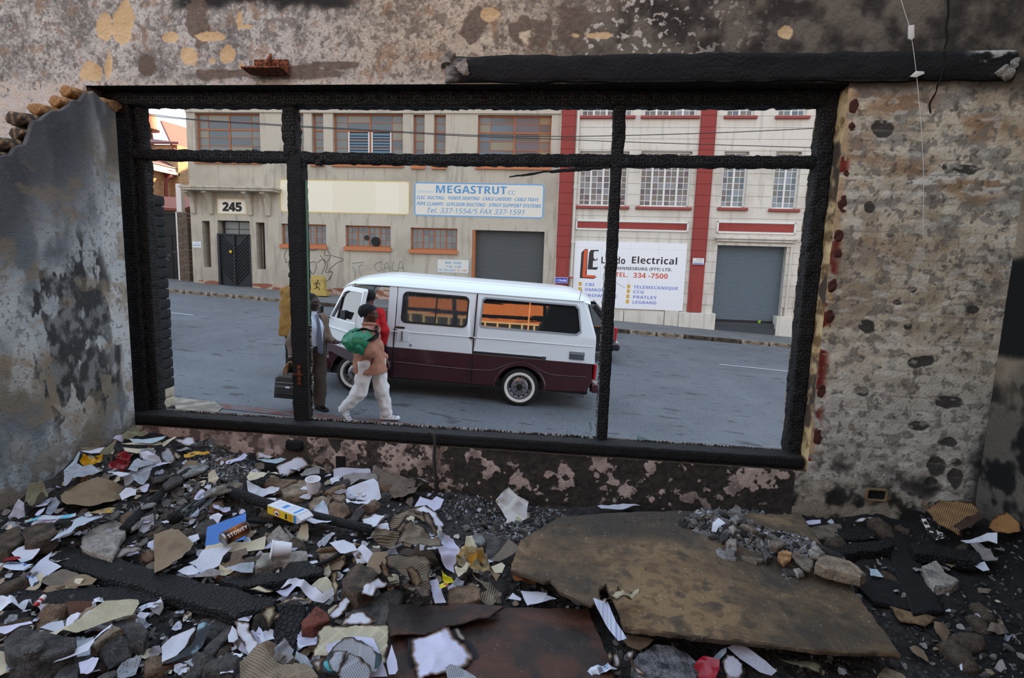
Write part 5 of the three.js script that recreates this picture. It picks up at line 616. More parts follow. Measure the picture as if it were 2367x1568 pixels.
function person(label, pos, turn, S, skin, bones, head, hands, group) {
const geo = [flesh(bones, 0.016,{ k: 0.05 }), EU(head.geo ?? headGeo(), head.at, head.rx ?? 0, head.ry ?? 0, head.rz ?? 0, head.s ?? 0.98)]; for (const h of hands) geo.push(EU(handGeo(h.curl, h.spread, h.thumb), h.at, h.rx ?? 0, h.ry ?? 0, h.rz ?? 0, h.s ?? 1));
const p = add(scene, 'person', geo, skin); p.position.set(...pos); p.rotation.y = turn; p.scale.setScalar(S); tag(p, label, 'person', group);
const hm = new THREE.Matrix4().compose(V3(...head.at), new THREE.Quaternion().setFromEuler(new THREE.Euler(head.rx ?? 0, head.ry ?? 0, head.rz ?? 0, 'YXZ')), V3(1,1,1)); if (head.eyes) { const e = []; const ir = []; for (const s of [-1,1]) { e.push(new THREE.SphereGeometry(0.0105,12,8).toNonIndexed().translate(0.0755,0.002,0.031 * s)); ir.push(new THREE.SphereGeometry(0.0068,10,8).toNonIndexed().translate(0.0812,0.002,0.031 * s)); } add(p, 'eyes', merge(e).applyMatrix4(hm), M.eyeWhite); add(p, 'irises', merge(ir).applyMatrix4(hm), M.iris); }
p.userData.hm = undefined; return [p, hm];
}
{
const q = street(851,973), L = { hipR: [0.0,0.80,0.09], knR: [-0.085,0.42,0.10], anR: [-0.32,0.155,0.09], hipL: [0.1,0.80,-0.08], knL: [0.165,0.43,-0.08], anL: [0.235,0.085,-0.08], neck: [0.02,1.30,0], shR: [0.02,1.235,0.17], shL: [0.04,1.235,-0.17], elR: [0.10,1.0,0.25], haR: [0.155,1.235,0.16], elL: [0.02,0.98,-0.24], haL: [0.18,0.82,-0.25], pel: [0.03,0.82,0], che: [0.0,1.12,0] };
const bones = [[L.pel, L.che, 0.12,0.13],[L.che, L.neck, 0.12,0.055],[L.hipR, L.knR, 0.08,0.055],[L.knR, L.anR, 0.052,0.036],[L.hipL, L.knL, 0.08,0.055],[L.knL, L.anL, 0.052,0.036],[L.shR, L.elR, 0.05,0.04],[L.elR, L.haR, 0.038,0.026],[L.shL, L.elL, 0.05,0.04],[L.elL, L.haL, 0.038,0.026],[L.neck, [0.02,1.4,0], 0.052,0.05]];
const [p, hm] = person('person in black beanie, salmon corduroy jacket and white trousers striding with a green bag', [q.x, q.y, q.z], 0.12,1.0, M.skinA, bones,{ at: [0.035,1.47,0], ry: 0, rz: -0.02, eyes: 1, s: 0.98 }, [{ at: L.haR, rz: 1.9, ry: 0, rx: -0.4, curl: 1.5, spread: 0.02, thumb: 1, s: 0.95 },{ at: L.haL, rz: -0.9, curl: 0.6, s: 0.95 }]);
add(p, 'beanie', [EU(nets((x, y, z)=>Math.max((Math.hypot((x + 0.035) / 1.32, (y - 0.03) / 1.12, z / 1.02) - 0.098) + (n3(x * 30, y * 30, z * 30) - 0.5) * 0.006, -(y - 0.02 - (x) * 0.62)), [-0.19,-0.16,-0.13],[0.12,0.16,0.13], 0.007), [0,0,0])].map((g)=>g.applyMatrix4(hm)), M.blackKnit);
add(p, 'trousers', flesh([[[0.03,0.84,0.05], L.hipR, 0.1,0.115],[[0.03,0.84,-0.05], L.hipL, 0.1,0.115],[L.hipR, L.knR, 0.115,0.094],[L.knR, [-0.3,0.19,0.09], 0.094,0.076],[L.hipL, L.knL, 0.115,0.098],[L.knL, [0.225,0.11,-0.08], 0.098,0.084]], 0.01,{ k: 0.05, folds: 0.03, freq: 19 }), M.whiteDenim);
add(p, 'jacket', flesh([[[-0.03,0.7,0.05],[-0.03,1.0,0.03], 0.15,0.15],[[0.09,0.7,-0.05],[0.05,1.0,-0.03], 0.15,0.15],[[0.09,0.72,0.05],[0.05,1.0,0.03], 0.15,0.15],[[0,1.0,0],[0.0,1.16,0], 0.165,0.15],[L.shL, L.shR, 0.085,0.085],[[0.01,1.2,0],[0.02,1.31,0], 0.13,0.075],[L.shR, L.elR, 0.08,0.075],[L.elR, [0.15,1.2,0.17], 0.075,0.055],[L.shL, L.elL, 0.08,0.072],[L.elL, [0.165,0.85,-0.25], 0.07,0.055]], 0.012,{ k: 0.045, folds: 0.028, freq: 16, cut: (x, y, z)=>Math.max(0.675 - y, y - 1.345) }), M.corduroy);
add(p, 'collar', at(new THREE.TorusGeometry(0.075,0.025,8,20).toNonIndexed(), 0.02,1.335,0, Math.PI / 2 - 0.15,0,0), M.corduroy); add(p, 'pocket', tube([[0.13,0.98,0.17],[0.115,0.9,0.185],[0.09,0.82,0.19]], 0.006,8,5), M.blackTrouser);
for (const [o, rz, z] of [[L.anR, -0.92,0.09],[[0.235,0.01,-0.08], 0.0,-0.08]]) { const s = add(p, 'shoe', EU(shoeGeo(0.27,0.1), o === L.anR ? [-0.325,0.135, z] : o, 0,0, rz), M.trainer); add(s, 'shoe_stripes', [0,1,2].map((k)=>EU(tube([[0.02 + k * 0.045,0.03,0.043],[0.05 + k * 0.045,0.06,0.036],[0.045 + k * 0.04,0.078,0.02]], 0.004,8,5), o === L.anR ? [-0.325,0.135, z] : o, 0,0, rz)), M.trainerMark); }
const bag = thing('shoulder_bag', 'shiny green shoulder bag with black handles slung over the walker\'s shoulder', 'bag', [q.x, q.y, q.z], 0.12);
mat('bagGreen', 0x1f7a55,0.38,{ phys: 1, sheen: 0.3 }); { const P = [[-0.285,1.13],[-0.17,1.0],[0.0,0.965],[0.07,1.02],[0.16,1.19],[0.06,1.28],[-0.1,1.31],[-0.18,1.28]], sd = (x, y)=>{ let d = 9, c = 1; for (let i = 0, j = P.length - 1; i < P.length; j = i++) { const a = P[i], b = P[j], ex = b[0] - a[0], ey = b[1] - a[1], wx = x - a[0], wy = y - a[1], t = clamp((wx * ex + wy * ey) / (ex * ex + ey * ey)); d = Math.min(d, Math.hypot(wx - ex * t, wy - ey * t)); const q = [y >= a[1], y < b[1], ex * wy > ey * wx]; if (q.every((z)=>z) || q.every((z)=>!z)) c = -c; } return c * d; }; add(bag, 'pouch', nets((x, y, z)=>{ const d = sd(x, y), th = 0.02 + 0.065 * sm(0,-0.11, d); return Math.max(d, (Math.abs(z - 0.25 - 0.03 * Math.sin(y * 8)) - th) * 0.8) + (1 - Math.abs(2 * n3(x * 9 + y * 6, y * 7 - x * 5, z * 6) - 1) - 0.5) * 0.022 - 0.004; }, [-0.34,0.92,0.12],[0.2,1.36,0.38], 0.009), M.bagGreen); }
for (const s of [0,0.05]) add(bag, 'handle', tube([[-0.14 + s, 1.25,0.26],[0.0,1.29 + s * 0.3,0.24],[0.1,1.275,0.22],[0.18,1.26,0.2],[0.14 + s, 1.2,0.26],[0.06 + s, 1.15,0.31]], 0.013,30,6), M.blackKnit);
}
{
const q = street(722,947), L = { hipR: [-0.02,0.84,0.1], hipL: [0.02,0.84,-0.1], knR: [-0.06,0.45,0.12], knL: [0.05,0.45,-0.1], anR: [-0.16,0.07,0.13], anL: [0.05,0.07,-0.09], che: [0,1.17,0], neck: [0.02,1.38,0], shR: [0,1.31,0.2], shL: [0,1.31,-0.19], elR: [-0.06,1.0,0.27], haR: [-0.02,0.78,0.29], elL: [0.06,1.02,-0.25], haL: [0.32,1.0,-0.2] };
const bones = [[[0,0.9,0], L.che, 0.12,0.14],[L.che, L.neck, 0.13,0.06],[L.hipR, L.knR, 0.085,0.06],[L.knR, L.anR, 0.055,0.04],[L.hipL, L.knL, 0.085,0.06],[L.knL, L.anL, 0.055,0.04],[L.shR, L.elR, 0.055,0.043],[L.elR, L.haR, 0.04,0.028],[L.shL, L.elL, 0.055,0.043],[L.elL, L.haL, 0.04,0.028],[L.neck, [0.03,1.49,0], 0.058,0.055]];
const turn = -0.55, [p, hm] = person('man in a brown suit, blue shirt and grey tie with one hand stretched out', [q.x, q.y, q.z], turn, 0.99, M.skinB, bones,{ at: [0.045,1.55,0], ry: 0.3, eyes: 1, s: 1.0, geo: headGeo(1.05) }, [{ at: L.haR, rz: -1.57, rx: 1.5, curl: 1.2, spread: 0.03, thumb: 1 },{ at: [0.33,1.0,-0.2], rz: 0.12, rx: 0, curl: 0.35, spread: 0.22, thumb: 0 }]);
add(p, 'hair', nets((x, y, z)=>Math.max(Math.hypot((x + 0.02) / 1.18, (y - 0.034) / 1.08, z / 0.95) - 0.087 + (n3(x * 90, y * 90, z * 90) - 0.5) * 0.003, -(y - 0.05 - x * 0.35)), [-0.14,-0.08,-0.11],[0.11,0.15,0.11], 0.007).applyMatrix4(hm), M.blackKnit);
add(p, 'trousers', flesh([[[0,0.93,0.05], L.hipR, 0.12,0.115],[[0,0.93,-0.05], L.hipL, 0.12,0.115],[L.hipR, L.knR, 0.115,0.088],[L.knR, [-0.15,0.09,0.13], 0.088,0.082],[L.hipL, L.knL, 0.115,0.088],[L.knL, [0.05,0.09,-0.09], 0.088,0.082]], 0.012,{ k: 0.035, folds: 0.03, freq: 12 }), M.suitTrouser);
add(p, 'shirt', flesh([[[0.02,0.92,0],[0.02,1.2,0], 0.15,0.16],[[0.02,1.2,0],[0.02,1.39,0], 0.14,0.075]], 0.012,{ k: 0.05, folds: 0.015, cut: (x, y)=>0.9 - y }), M.shirtBlue);
add(p, 'belt', at(new THREE.TorusGeometry(0.155,0.02,8,28).toNonIndexed(), 0.015,0.925,0, Math.PI / 2), M.leatherBlack);
add(p, 'tie', (()=>{ const g = grid(6,18, (u, v)=>{ const w = v < 0.06 ? 0.022 : lerp(0.018,0.048, Math.min(1, (v - 0.06) / 0.8)) * (v > 0.93 ? (1 - v) / 0.07 : 1), x = lerp(0.115,0.222, Math.pow(v, 0.35)) + (1 - Math.pow(u * 2 - 1,2)) * 0.01; return [x, 1.385 - v * 0.56, (u * 2 - 1) * w - 0.01]; }); const m = M.tieGrey; m.side = THREE.DoubleSide; return g; })(), M.tieGrey);
add(p, 'jacket', flesh([[[-0.03,0.8,0.06],[-0.01,1.1,0.05], 0.155,0.155],[[-0.03,0.8,-0.06],[-0.01,1.1,-0.05], 0.155,0.155],[[0,1.1,0],[0,1.24,0], 0.17,0.16],[L.shL, L.shR, 0.072,0.072],[[0,1.28,0],[0.0,1.37,0], 0.12,0.085],[L.shR, L.elR, 0.066,0.06],[L.elR, [-0.025,0.84,0.285], 0.06,0.052],[L.shL, L.elL, 0.066,0.058],[L.elL, [0.24,1.0,-0.21], 0.058,0.05]], 0.012,{ k: 0.045, folds: 0.024, freq: 10, cut: (x, y, z)=>Math.max(0.7 - y, x > 0.02 && y < 1.42 && Math.abs(z + 0.01) < 0.3 ? Math.min(0.11 + (1.4 - y) * 0.03 - Math.abs(z + 0.015), x * 3 - 0.05) : -1) }), M.suitBrown);
add(p, 'cuff', bar(V3(-0.024,0.835,0.285), V3(-0.022,0.805,0.287), 0.043,0.042,14), M.shirtBlue, 'white shirt cuff'); for (const o of [[-0.16,0.0,0.13],[0.05,0.0,-0.09]]) add(p, 'shoe', EU(shoeGeo(0.29,0.09), o, 0,0,0), M.leatherBlack);
const c = V3(L.haR[0] + 0.0,0, L.haR[2]).applyAxisAngle(V3(0,1,0), turn), bag = thing('briefcase', 'soft black leather briefcase with tan rolled handles held by the suited man', 'briefcase', [q.x + c.x, q.y + 0.22, q.z + c.z], -0.08);
mat('leatherBrown', 0x1d1712,0.45); const sh = shape(roundRect(-0.2,0,0.2,0.3,0.05)); add(bag, 'body', finish(ext(shape([[-0.23,0],[0.23,0],[0.2,0.29],[0.14,0.33],[-0.14,0.33],[-0.2,0.29]]), 0.13,0.03,3).toNonIndexed()).translate(0,0,-0.06), M.leatherBrown); add(bag, 'front_pocket', at(rbox(0.36,0.15,0.06,0.03), 0,0.12,0.1), M.leatherBrown); add(bag, 'zip', [box(-0.2,0.225,0.1,0.2,0.233,0.105), box(-0.19,0.31,0.06,0.19,0.32,0.07)], M.steel); add(bag, 'clasp', at(rbox(0.07,0.03,0.02,0.008), 0.02,0.17,0.13), M.chrome); mat('tanHandle', 0x8a5a2a, 0.5); for (const z of [0.05,-0.02]) add(bag, 'handle', tube([[-0.09,0.3, z],[-0.07,0.42, z + 0.01],[0,0.51,0.01],[0.07,0.42, z + 0.01],[0.09,0.3, z]], 0.013,24,7), M.tanHandle);
}
{
const q = street(684,862), bones = [[[0,0.9,0],[0,1.25,0], 0.13,0.15],[[0,1.25,0],[0.01,1.5,0], 0.14,0.06],[[0,0.9,0.1],[0.02,0.5,0.1], 0.09,0.06],[[0.02,0.5,0.1],[-0.02,0.08,0.1], 0.058,0.042],[[0,0.9,-0.1],[0,0.5,-0.1], 0.09,0.06],[[0,0.5,-0.1],[-0.04,0.08,-0.1], 0.058,0.042],[[0,1.42,0.2],[-0.03,1.12,0.26], 0.055,0.043],[[-0.03,1.12,0.26],[0.08,0.9,0.25], 0.04,0.03],[[0,1.42,-0.2],[-0.03,1.12,-0.26], 0.055,0.043],[[-0.03,1.12,-0.26],[0.08,0.9,-0.25], 0.04,0.03],[[0.01,1.5,0],[0.02,1.6,0], 0.058,0.055]];
const [p, hm] = person('man in a long ochre coat and dark knitted hat standing with his back turned', [q.x, q.y, q.z], 1.25,1.03, M.skinB, bones,{ at: [0.04,1.66,0] }, [{ at: [0.08,0.9,0.25], rz: -1.2, curl: 0.7 },{ at: [0.08,0.9,-0.25], rz: -1.2, curl: 0.7 }]);
add(p, 'hat', [nets((x, y, z)=>Math.max(Math.hypot((x + 0.01) / 1.22, (y - 0.04) / 1.12, z / 1.04) - 0.096 + (n3(x * 30, y * 30, z * 30) - 0.5) * 0.005,0.015 - y), [-0.16,-0.02,-0.13],[0.14,0.17,0.13], 0.008), at(new THREE.TorusGeometry(0.098,0.014,8,24).toNonIndexed(), -0.01,0.02,0, Math.PI / 2)].map((g)=>g.applyMatrix4(hm)), M.hatDark);
add(p, 'coat', flesh([[[-0.02,0.72,0.09],[0,1.2,0.07], 0.19,0.165],[[-0.02,0.72,-0.09],[0,1.2,-0.07], 0.19,0.165],[[0,1.2,0.07],[0,1.38,0.1], 0.165,0.12],[[0,1.2,-0.07],[0,1.38,-0.1], 0.165,0.12],[[0,1.41,-0.17],[0,1.41,0.17], 0.08,0.08],[[0,1.4,0],[0.01,1.5,0], 0.13,0.08],[[0,1.41,0.19],[-0.01,1.12,0.23], 0.075,0.065],[[-0.01,1.12,0.23],[0.07,0.93,0.24], 0.065,0.06],[[0,1.41,-0.19],[-0.01,1.12,-0.23], 0.075,0.065],[[-0.01,1.12,-0.23],[0.07,0.93,-0.24], 0.065,0.06]], 0.013,{ k: 0.07, folds: 0.03, freq: 13, cut: (x, y)=>0.66 - y }), M.ochreCoat); add(p, 'collar', at(new THREE.TorusGeometry(0.072,0.024,8,20).toNonIndexed(), 0.015,1.53,0, Math.PI / 2), M.corduroy, 'pale collar');
add(p, 'trousers', flesh([[[0,0.9,0.1],[0.02,0.5,0.1], 0.11,0.09],[[0.02,0.5,0.1],[-0.02,0.1,0.1], 0.09,0.075],[[0,0.9,-0.1],[0,0.5,-0.1], 0.11,0.09],[[0,0.5,-0.1],[-0.04,0.1,-0.1], 0.09,0.075]], 0.013,{ k: 0.03, folds: 0.02 }), M.blackTrouser); for (const z of [0.1,-0.1]) add(p, 'shoe', EU(shoeGeo(0.29,0.09), [-0.03,0, z]), M.leatherBlack);
}
{
const q = street(850,919), L = { hipR: [0.02,0.86,0.1], hipL: [0.02,0.86,-0.1], knR: [0.02,0.5,0.15], anR: [-0.16,0.17,0.19], knL: [0.08,0.46,-0.1], anL: [0.0,0.07,-0.1], shR: [0.1,1.36,0.19], shL: [0.1,1.36,-0.19], elR: [0.0,1.1,0.27], haR: [0.05,0.84,0.25], elL: [0.28,1.2,-0.26], haL: [0.5,1.3,-0.2] };
const bones = [[[0.02,0.9,0],[0.08,1.22,0], 0.12,0.14],[[0.08,1.22,0],[0.13,1.44,0], 0.13,0.06],[L.hipR, L.knR, 0.085,0.06],[L.knR, L.anR, 0.055,0.04],[L.hipL, L.knL, 0.085,0.06],[L.knL, L.anL, 0.055,0.04],[L.shR, L.elR, 0.055,0.043],[L.elR, L.haR, 0.04,0.028],[L.shL, L.elL, 0.055,0.043],[L.elL, L.haL, 0.04,0.028],[[0.13,1.44,0],[0.16,1.54,0], 0.058,0.055]];
const [p, hm] = person('man in a red jacket, black cap and jeans climbing in at the open van door', [q.x, q.y, q.z], 1.75,0.98, M.skinC, bones,{ at: [0.19,1.6,0], ry: 0.2 }, [{ at: L.haR, rz: -1.5, rx: 1.2, curl: 0.7, thumb: 0.4 },{ at: L.haL, rz: 0.2, curl: 1.0 }]);
add(p, 'cap', [nets((x, y, z)=>Math.max(Math.hypot((x + 0.012) / 1.2, (y - 0.035) / 1.05, z) - 0.097,0.0 - y + x * 0.2), [-0.15,-0.06,-0.13],[0.14,0.16,0.13], 0.007), EU(rbox(0.1,0.012,0.14,0.006), [0.13,0.03,0])].map((g)=>g.applyMatrix4(hm)), M.blackKnit);
add(p, 'jacket', flesh([[[0.02,0.86,0.06],[0.05,1.15,0.05], 0.15,0.155],[[0.02,0.86,-0.06],[0.05,1.15,-0.05], 0.15,0.155],[[0.06,1.15,0],[0.09,1.28,0], 0.17,0.155],[L.shL, L.shR, 0.076,0.076],[[0.1,1.34,0],[0.13,1.45,0], 0.12,0.08],[L.shR, L.elR, 0.072,0.064],[L.elR, [0.045,0.89,0.255], 0.064,0.054],[L.shL, L.elL, 0.072,0.066],[L.elL, [0.44,1.27,-0.22], 0.07,0.056]], 0.012,{ k: 0.045, folds: 0.026, freq: 15, cut: (x, y)=>0.78 - y }), M.redJacket);
add(p, 'shoulder_panel', flesh([[[0.11,1.385,-0.1],[0.1,1.365,-0.22], 0.088,0.09]], 0.012,{ k: 0.03 }), M.navyPanel, 'navy shoulder panel'); add(p, 'piping', [tube([[0.02,1.43,-0.07],[-0.02,1.34,-0.1],[-0.01,1.28,-0.16],[0.02,1.24,-0.26]], 0.009,20,6), tube([[-0.1,1.12,0.02],[-0.08,1.11,0.15],[-0.02,1.09,0.22]], 0.007,14,6)], M.whiteTrim, 'white piping');
add(p, 'jeans', flesh([[[0.02,0.92,0.05], L.hipR, 0.11,0.11],[[0.02,0.92,-0.05], L.hipL, 0.11,0.11],[L.hipR, L.knR, 0.105,0.085],[L.knR, [-0.14,0.2,0.185], 0.082,0.07],[L.hipL, L.knL, 0.105,0.085],[L.knL, [0.0,0.09,-0.1], 0.082,0.075]], 0.012,{ k: 0.035, folds: 0.025 }), M.jeans); add(p, 'shoe', EU(shoeGeo(0.28,0.1), [-0.2,0.12,0.19], 0,0,-0.95), M.creamSole); add(p, 'shoe', EU(shoeGeo(0.28,0.1), [0.0,0,-0.1]), M.trainer);
}
{
const vm = new THREE.Matrix4().compose(V3(-0.84,0.042,-8.7), new THREE.Quaternion().setFromEuler(new THREE.Euler(0,0.087,-0.05, 'YXZ')), V3(1,1,1));
const bones = [[[0,0.05,0],[-0.05,0.35,0], 0.13,0.14],[[-0.05,0.35,0],[-0.03,0.55,0], 0.13,0.06],[[-0.03,0.55,0],[-0.01,0.64,0], 0.055,0.05],[[-0.04,0.47,0.18],[0.02,0.22,0.24], 0.06,0.05],[[0.02,0.22,0.24],[0.2,0.14,0.16], 0.045,0.035],[[-0.04,0.47,-0.18],[0.02,0.22,-0.24], 0.06,0.05],[[0.02,0.22,-0.24],[0.2,0.14,-0.16], 0.045,0.035],[[0,0.06,0.1],[0.38,0.06,0.11], 0.09,0.07],[[0,0.06,-0.1],[0.38,0.06,-0.11], 0.09,0.07],[[0.38,0.06,0.11],[0.4,-0.34,0.11], 0.06,0.045],[[0.38,0.06,-0.11],[0.4,-0.34,-0.11], 0.06,0.045]];
const top = bones.filter((b, i)=>i !== 2), hd = headGeo(); const seats = [[-1.72,-0.55, 'passenger in dark clothes seated behind the driver, at the front end of the middle window', 'darkTop'],[-1.02,-0.42, 'passenger in a maroon top at the back end of the middle window', 'maroonTop'],[-0.15,-0.9, 'passenger on the far side, behind the front half of the rear side window', 'darkTop'],[0.52,-0.45, 'passenger in dark clothes slumped behind the back half of the rear side window', 'blackKnit']];
seats.forEach(([x, z, label, m], i)=>{ const o = V3(x, 0.86, z).applyMatrix4(vm), [p, hm] = person(label, [o.x, o.y, o.z], 0.087 + Math.PI, 0.93, M.skinB, bones,{ at: [0.01,0.72,0], ry: [0.3,-0.5,0,0.4][i], rz: i === 3 ? -0.35 : 0, geo: hd }, []); add(p, 'top', flesh(top.slice(0,6), 0.016,{ k: 0.05, grow: 0.022, cut: (X, Y)=>Y - 0.58 }), M[m]); add(p, 'trousers', flesh(top.slice(6), 0.018,{ k: 0.04, grow: 0.018 }), M.blackTrouser); });
}

// ---------------------------------------------------------------- the rubble bed: a mound of ash and dirt
const CP = [[-3.2,-3.65,1.0],[-2.95,-3.65,0.97],[-2.4,-3.65,0.89],[-2.1,-3.65,0.82],[-1.76,-3.65,0.775],[-1.37,-3.65,0.765],[-0.95,-3.65,0.705],[-0.3,-3.65,0.655],[0.57,-3.65,0.68],[1.56,-3.65,0.74],[2.23,-3.65,0.775],[2.55,-3.6,0.86],[-3.25,-3.3,0.98],[-3.25,-2.97,0.89],[-3.25,-2.7,0.84],[-3.2,-2,0.79],[-2.3,-3.35,0.93],[-1.7,-3.25,0.81],[-1.6,-2.6,0.77],[-0.8,-2.8,0.8],[-0.2,-3.05,0.71],[0.5,-3.0,0.73],[1.2,-3,0.74],[2.1,-3,0.75],[-2,-2.2,0.76],[-1,-2.1,0.72],[0,-2.2,0.66],[1,-2.2,0.69],[1.8,-2.3,0.72],[-1.5,-1.6,0.7],[0,-1.6,0.64],[1.5,-1.6,0.69],[-3,-1,0.73],[0,0,0.66],[2,0,0.68],[0,2,0.64],[-3,3,0.66]];
const pileA = atY(1640,1225,0.8), pileB = atY(1860,1300,0.8);
function mound(x, z) { const dx = pileB.x - pileA.x, dz = pileB.z - pileA.z, t = clamp(((x - pileA.x) * dx + (z - pileA.z) * dz) / (dx * dx + dz * dz)), d = Math.hypot(x - pileA.x - dx * t, (z - pileA.z - dz * t) * 1.3); return 0.105 * sm(0.33,0.05, d + (n2(x * 7, z * 7) - 0.5) * 0.12); }
function T(x, z) {
let s = 0, w = 0; for (const [a, b, y] of CP) { const d2 = (x - a) ** 2 + (z - b) ** 2 + 0.015, k = 1 / (d2 * d2); s += y * k; w += k; }
let h = s / w + (fbm(x * 4, z * 4,3) - 0.5) * 0.06; const m = mound(x, z); if (m > 0.012) h = Math.max(h, 0.79 + m); return h;
}
const hit = (px, py)=>{ const r = ray(px, py).normalize(); let a = 0.8, p = V3(0,0,0); for (let t = 0.8; t < 7; t += 0.03) { p.copy(CAM).addScaledVector(r, t); if (p.y < T(p.x, p.z)) { let lo = a, hi = t; for (let i = 0; i < 12; i++) { const m = (lo + hi) / 2; p.copy(CAM).addScaledVector(r, m); if (p.y < T(p.x, p.z)) hi = m; else lo = m; } return p; } a = t; } return p; };
const ashTex = tex(1024,1024, (u, v)=>{ const x = u * 3, y = v * 3, f = fbm(x * 5, y * 5,4), c = cells(x * 34, y * 34,1), g = fbm(x * 40, y * 40,3); let k = mix([16,15,14],[58,54,50], sm(0.3,0.7, f)); k = mix(k, mix([40,38,37],[96,94,91], c[2]), sm(0.42,0.1, c[0]) * sm(0.5,0.9, c[2]) * g); return mix(k, [14,13,13], sm(0.55,0.75, g) * 0.6); }, 3,3);
const ashBump = tex(512,512, (u, v)=>{ const c = cells(u * 36, v * 36,1); return 200 * sm(0.5,0.1, c[0]) * c[2] + 55 * fbm(u * 50, v * 50,3); }, 1.5,1.5, false);
mat('ash', 0xffffff, 0.97,{ map: ashTex, bumpMap: ashBump, bumpScale: 0.02 });
{ // burnt blacker towards the smoked corner, its shade also painted into the vertex colours
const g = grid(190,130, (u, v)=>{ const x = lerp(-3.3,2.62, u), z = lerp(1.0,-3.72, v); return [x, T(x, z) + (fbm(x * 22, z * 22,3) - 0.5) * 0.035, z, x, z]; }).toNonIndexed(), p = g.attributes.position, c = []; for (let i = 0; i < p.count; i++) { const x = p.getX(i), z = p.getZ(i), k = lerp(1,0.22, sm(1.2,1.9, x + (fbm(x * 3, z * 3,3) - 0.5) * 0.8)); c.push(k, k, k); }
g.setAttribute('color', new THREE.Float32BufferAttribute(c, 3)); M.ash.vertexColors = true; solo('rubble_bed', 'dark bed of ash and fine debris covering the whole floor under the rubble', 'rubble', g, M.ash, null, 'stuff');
}
// ---- what the pieces are made of
const V = { vertexColors: true, side: THREE.DoubleSide };
const fibre = (a, b, f = 1)=>tinted('fibre' + (f > 1.5), a, b, 0.35, (u, v)=>0.6 * fbm(u * 5 * (f > 1.5 ? 2 : 1), v * 5 * (f > 1.5 ? 2 : 1), 4) + 0.4 * n2(u * 90, v * 90));
const printed = (bg, ink, draw)=>{ const t = canvasTex(256,256, (g, w, h)=>{ g.fillStyle = bg; g.fillRect(0,0, w, h); const r = rng(bg.length * 31 + ink.length); draw(g, w, h, r, ink); }); t.wrapS = t.wrapT = THREE.MirroredRepeatWrapping; t.repeat.set(1 / 0.2,1 / 0.2); return t; };
const textRows = (x0, y0, x1, y1, dy, lw)=>(g, w, h, r, ink)=>{ g.strokeStyle = ink; g.lineWidth = lw; for (let y = y0; y < y1; y += dy) { let x = x0; const e = x1 - (r() < 0.15 ? r() * (x1 - x0) * 0.6 : 0); while (x < e) { const l = 3 + r() * 11; g.beginPath(); g.moveTo(x, y); g.lineTo(Math.min(e, x + l), y); g.stroke(); x += l + 3; } } };
mat('paperW', 0xffffff, 0.9,{ ...V, map: fibre([186,190,202],[214,217,226]) }); mat('paperL', 0xffffff, 0.9,{ ...V, map: fibre([176,176,200],[204,204,224]) }); mat('paperBlue', 0xffffff, 0.9,{ ...V, map: fibre([146,174,188],[184,204,212]) }); mat('paperGrey', 0xffffff, 0.92,{ ...V, map: fibre([112,106,104],[164,158,154], 2) }); mat('paperN', 0xffffff, 0.92,{ ...V, map: fibre([104,110,118],[186,192,200], 3) });
mat('paperRuled', 0xffffff, 0.9,{ ...V, map: printed('rgb(200,203,213)', 'rgba(110,116,140,0.75)', (g, w, h, r, ink)=>{ g.strokeStyle = ink; g.lineWidth = 1.5; for (let y = 8; y < h; y += 9) { g.beginPath(); g.moveTo(0, y); g.lineTo(w, y); g.stroke(); } }) });
mat('paperN2', 0xffffff, 0.92,{ ...V, map: printed('rgb(182,190,200)', 'rgba(80,86,96,0.5)', textRows(8,8,250,250,7,2)) }); mat('newsCream', 0xffffff, 0.92,{ ...V, map: printed('rgb(186,178,152)', 'rgba(60,54,44,0.6)', (g, w, h, r, ink)=>{ textRows(8,12,120,250,8,2)(g, w, h, r, ink); textRows(136,12,250,250,8,2)(g, w, h, r, ink); }) }); mat('newsGrey', 0xffffff, 0.92,{ ...V, map: printed('rgb(150,152,156)', 'rgba(40,42,48,0.65)', textRows(10,10,246,250,10,3)) }); mat('newsBrown', 0xffffff, 0.92,{ ...V, map: printed('rgb(132,118,98)', 'rgba(40,34,28,0.7)', textRows(10,10,246,250,13,3)) });
mat('paperBar', 0xffffff, 0.9,{ ...V, map: printed('rgb(196,194,206)', 'rgba(110,106,120,0.8)', (g, w, h, r, ink)=>{ g.fillStyle = ink; for (let y = 20; y < h; y += 70) { g.fillRect(14, y, w - 28,16); g.fillStyle = 'rgba(130,128,146,0.4)'; g.fillRect(14, y + 24, w * 0.6,4); g.fillRect(14, y + 36, w * 0.7,4); g.fillStyle = ink; } }) });
mat('leaflet', 0xffffff, 0.8,{ ...V, map: printed('rgb(204,205,214)', 'rgba(60,60,72,0.9)', (g, w, h, r, ink)=>{ g.fillStyle = 'rgb(24,24,32)'; g.fillRect(10,10,60,150); g.fillStyle = 'rgb(230,230,236)'; g.fillRect(20,24,40,14); g.fillRect(20,60,40,40); textRows(84,16,246,160,11,3)(g, w, h, r, ink); g.fillStyle = 'rgb(24,24,32)'; g.fillRect(170,170,70,60); }) });
mat('paperPic', 0xffffff, 0.7,{ ...V, map: printed('rgb(196,202,212)', 'rgb(120,150,176)', (g, w, h, r, ink)=>{ for (let k = 0; k < 26; k++) { g.fillStyle = `rgba(${90 + r() * 60},${130 + r() * 50},${160 + r() * 40},0.35)`; g.beginPath(); g.ellipse(r() * w, r() * h, 10 + r() * 40,8 + r() * 26, r() * 3,0,7); g.fill(); } }) });
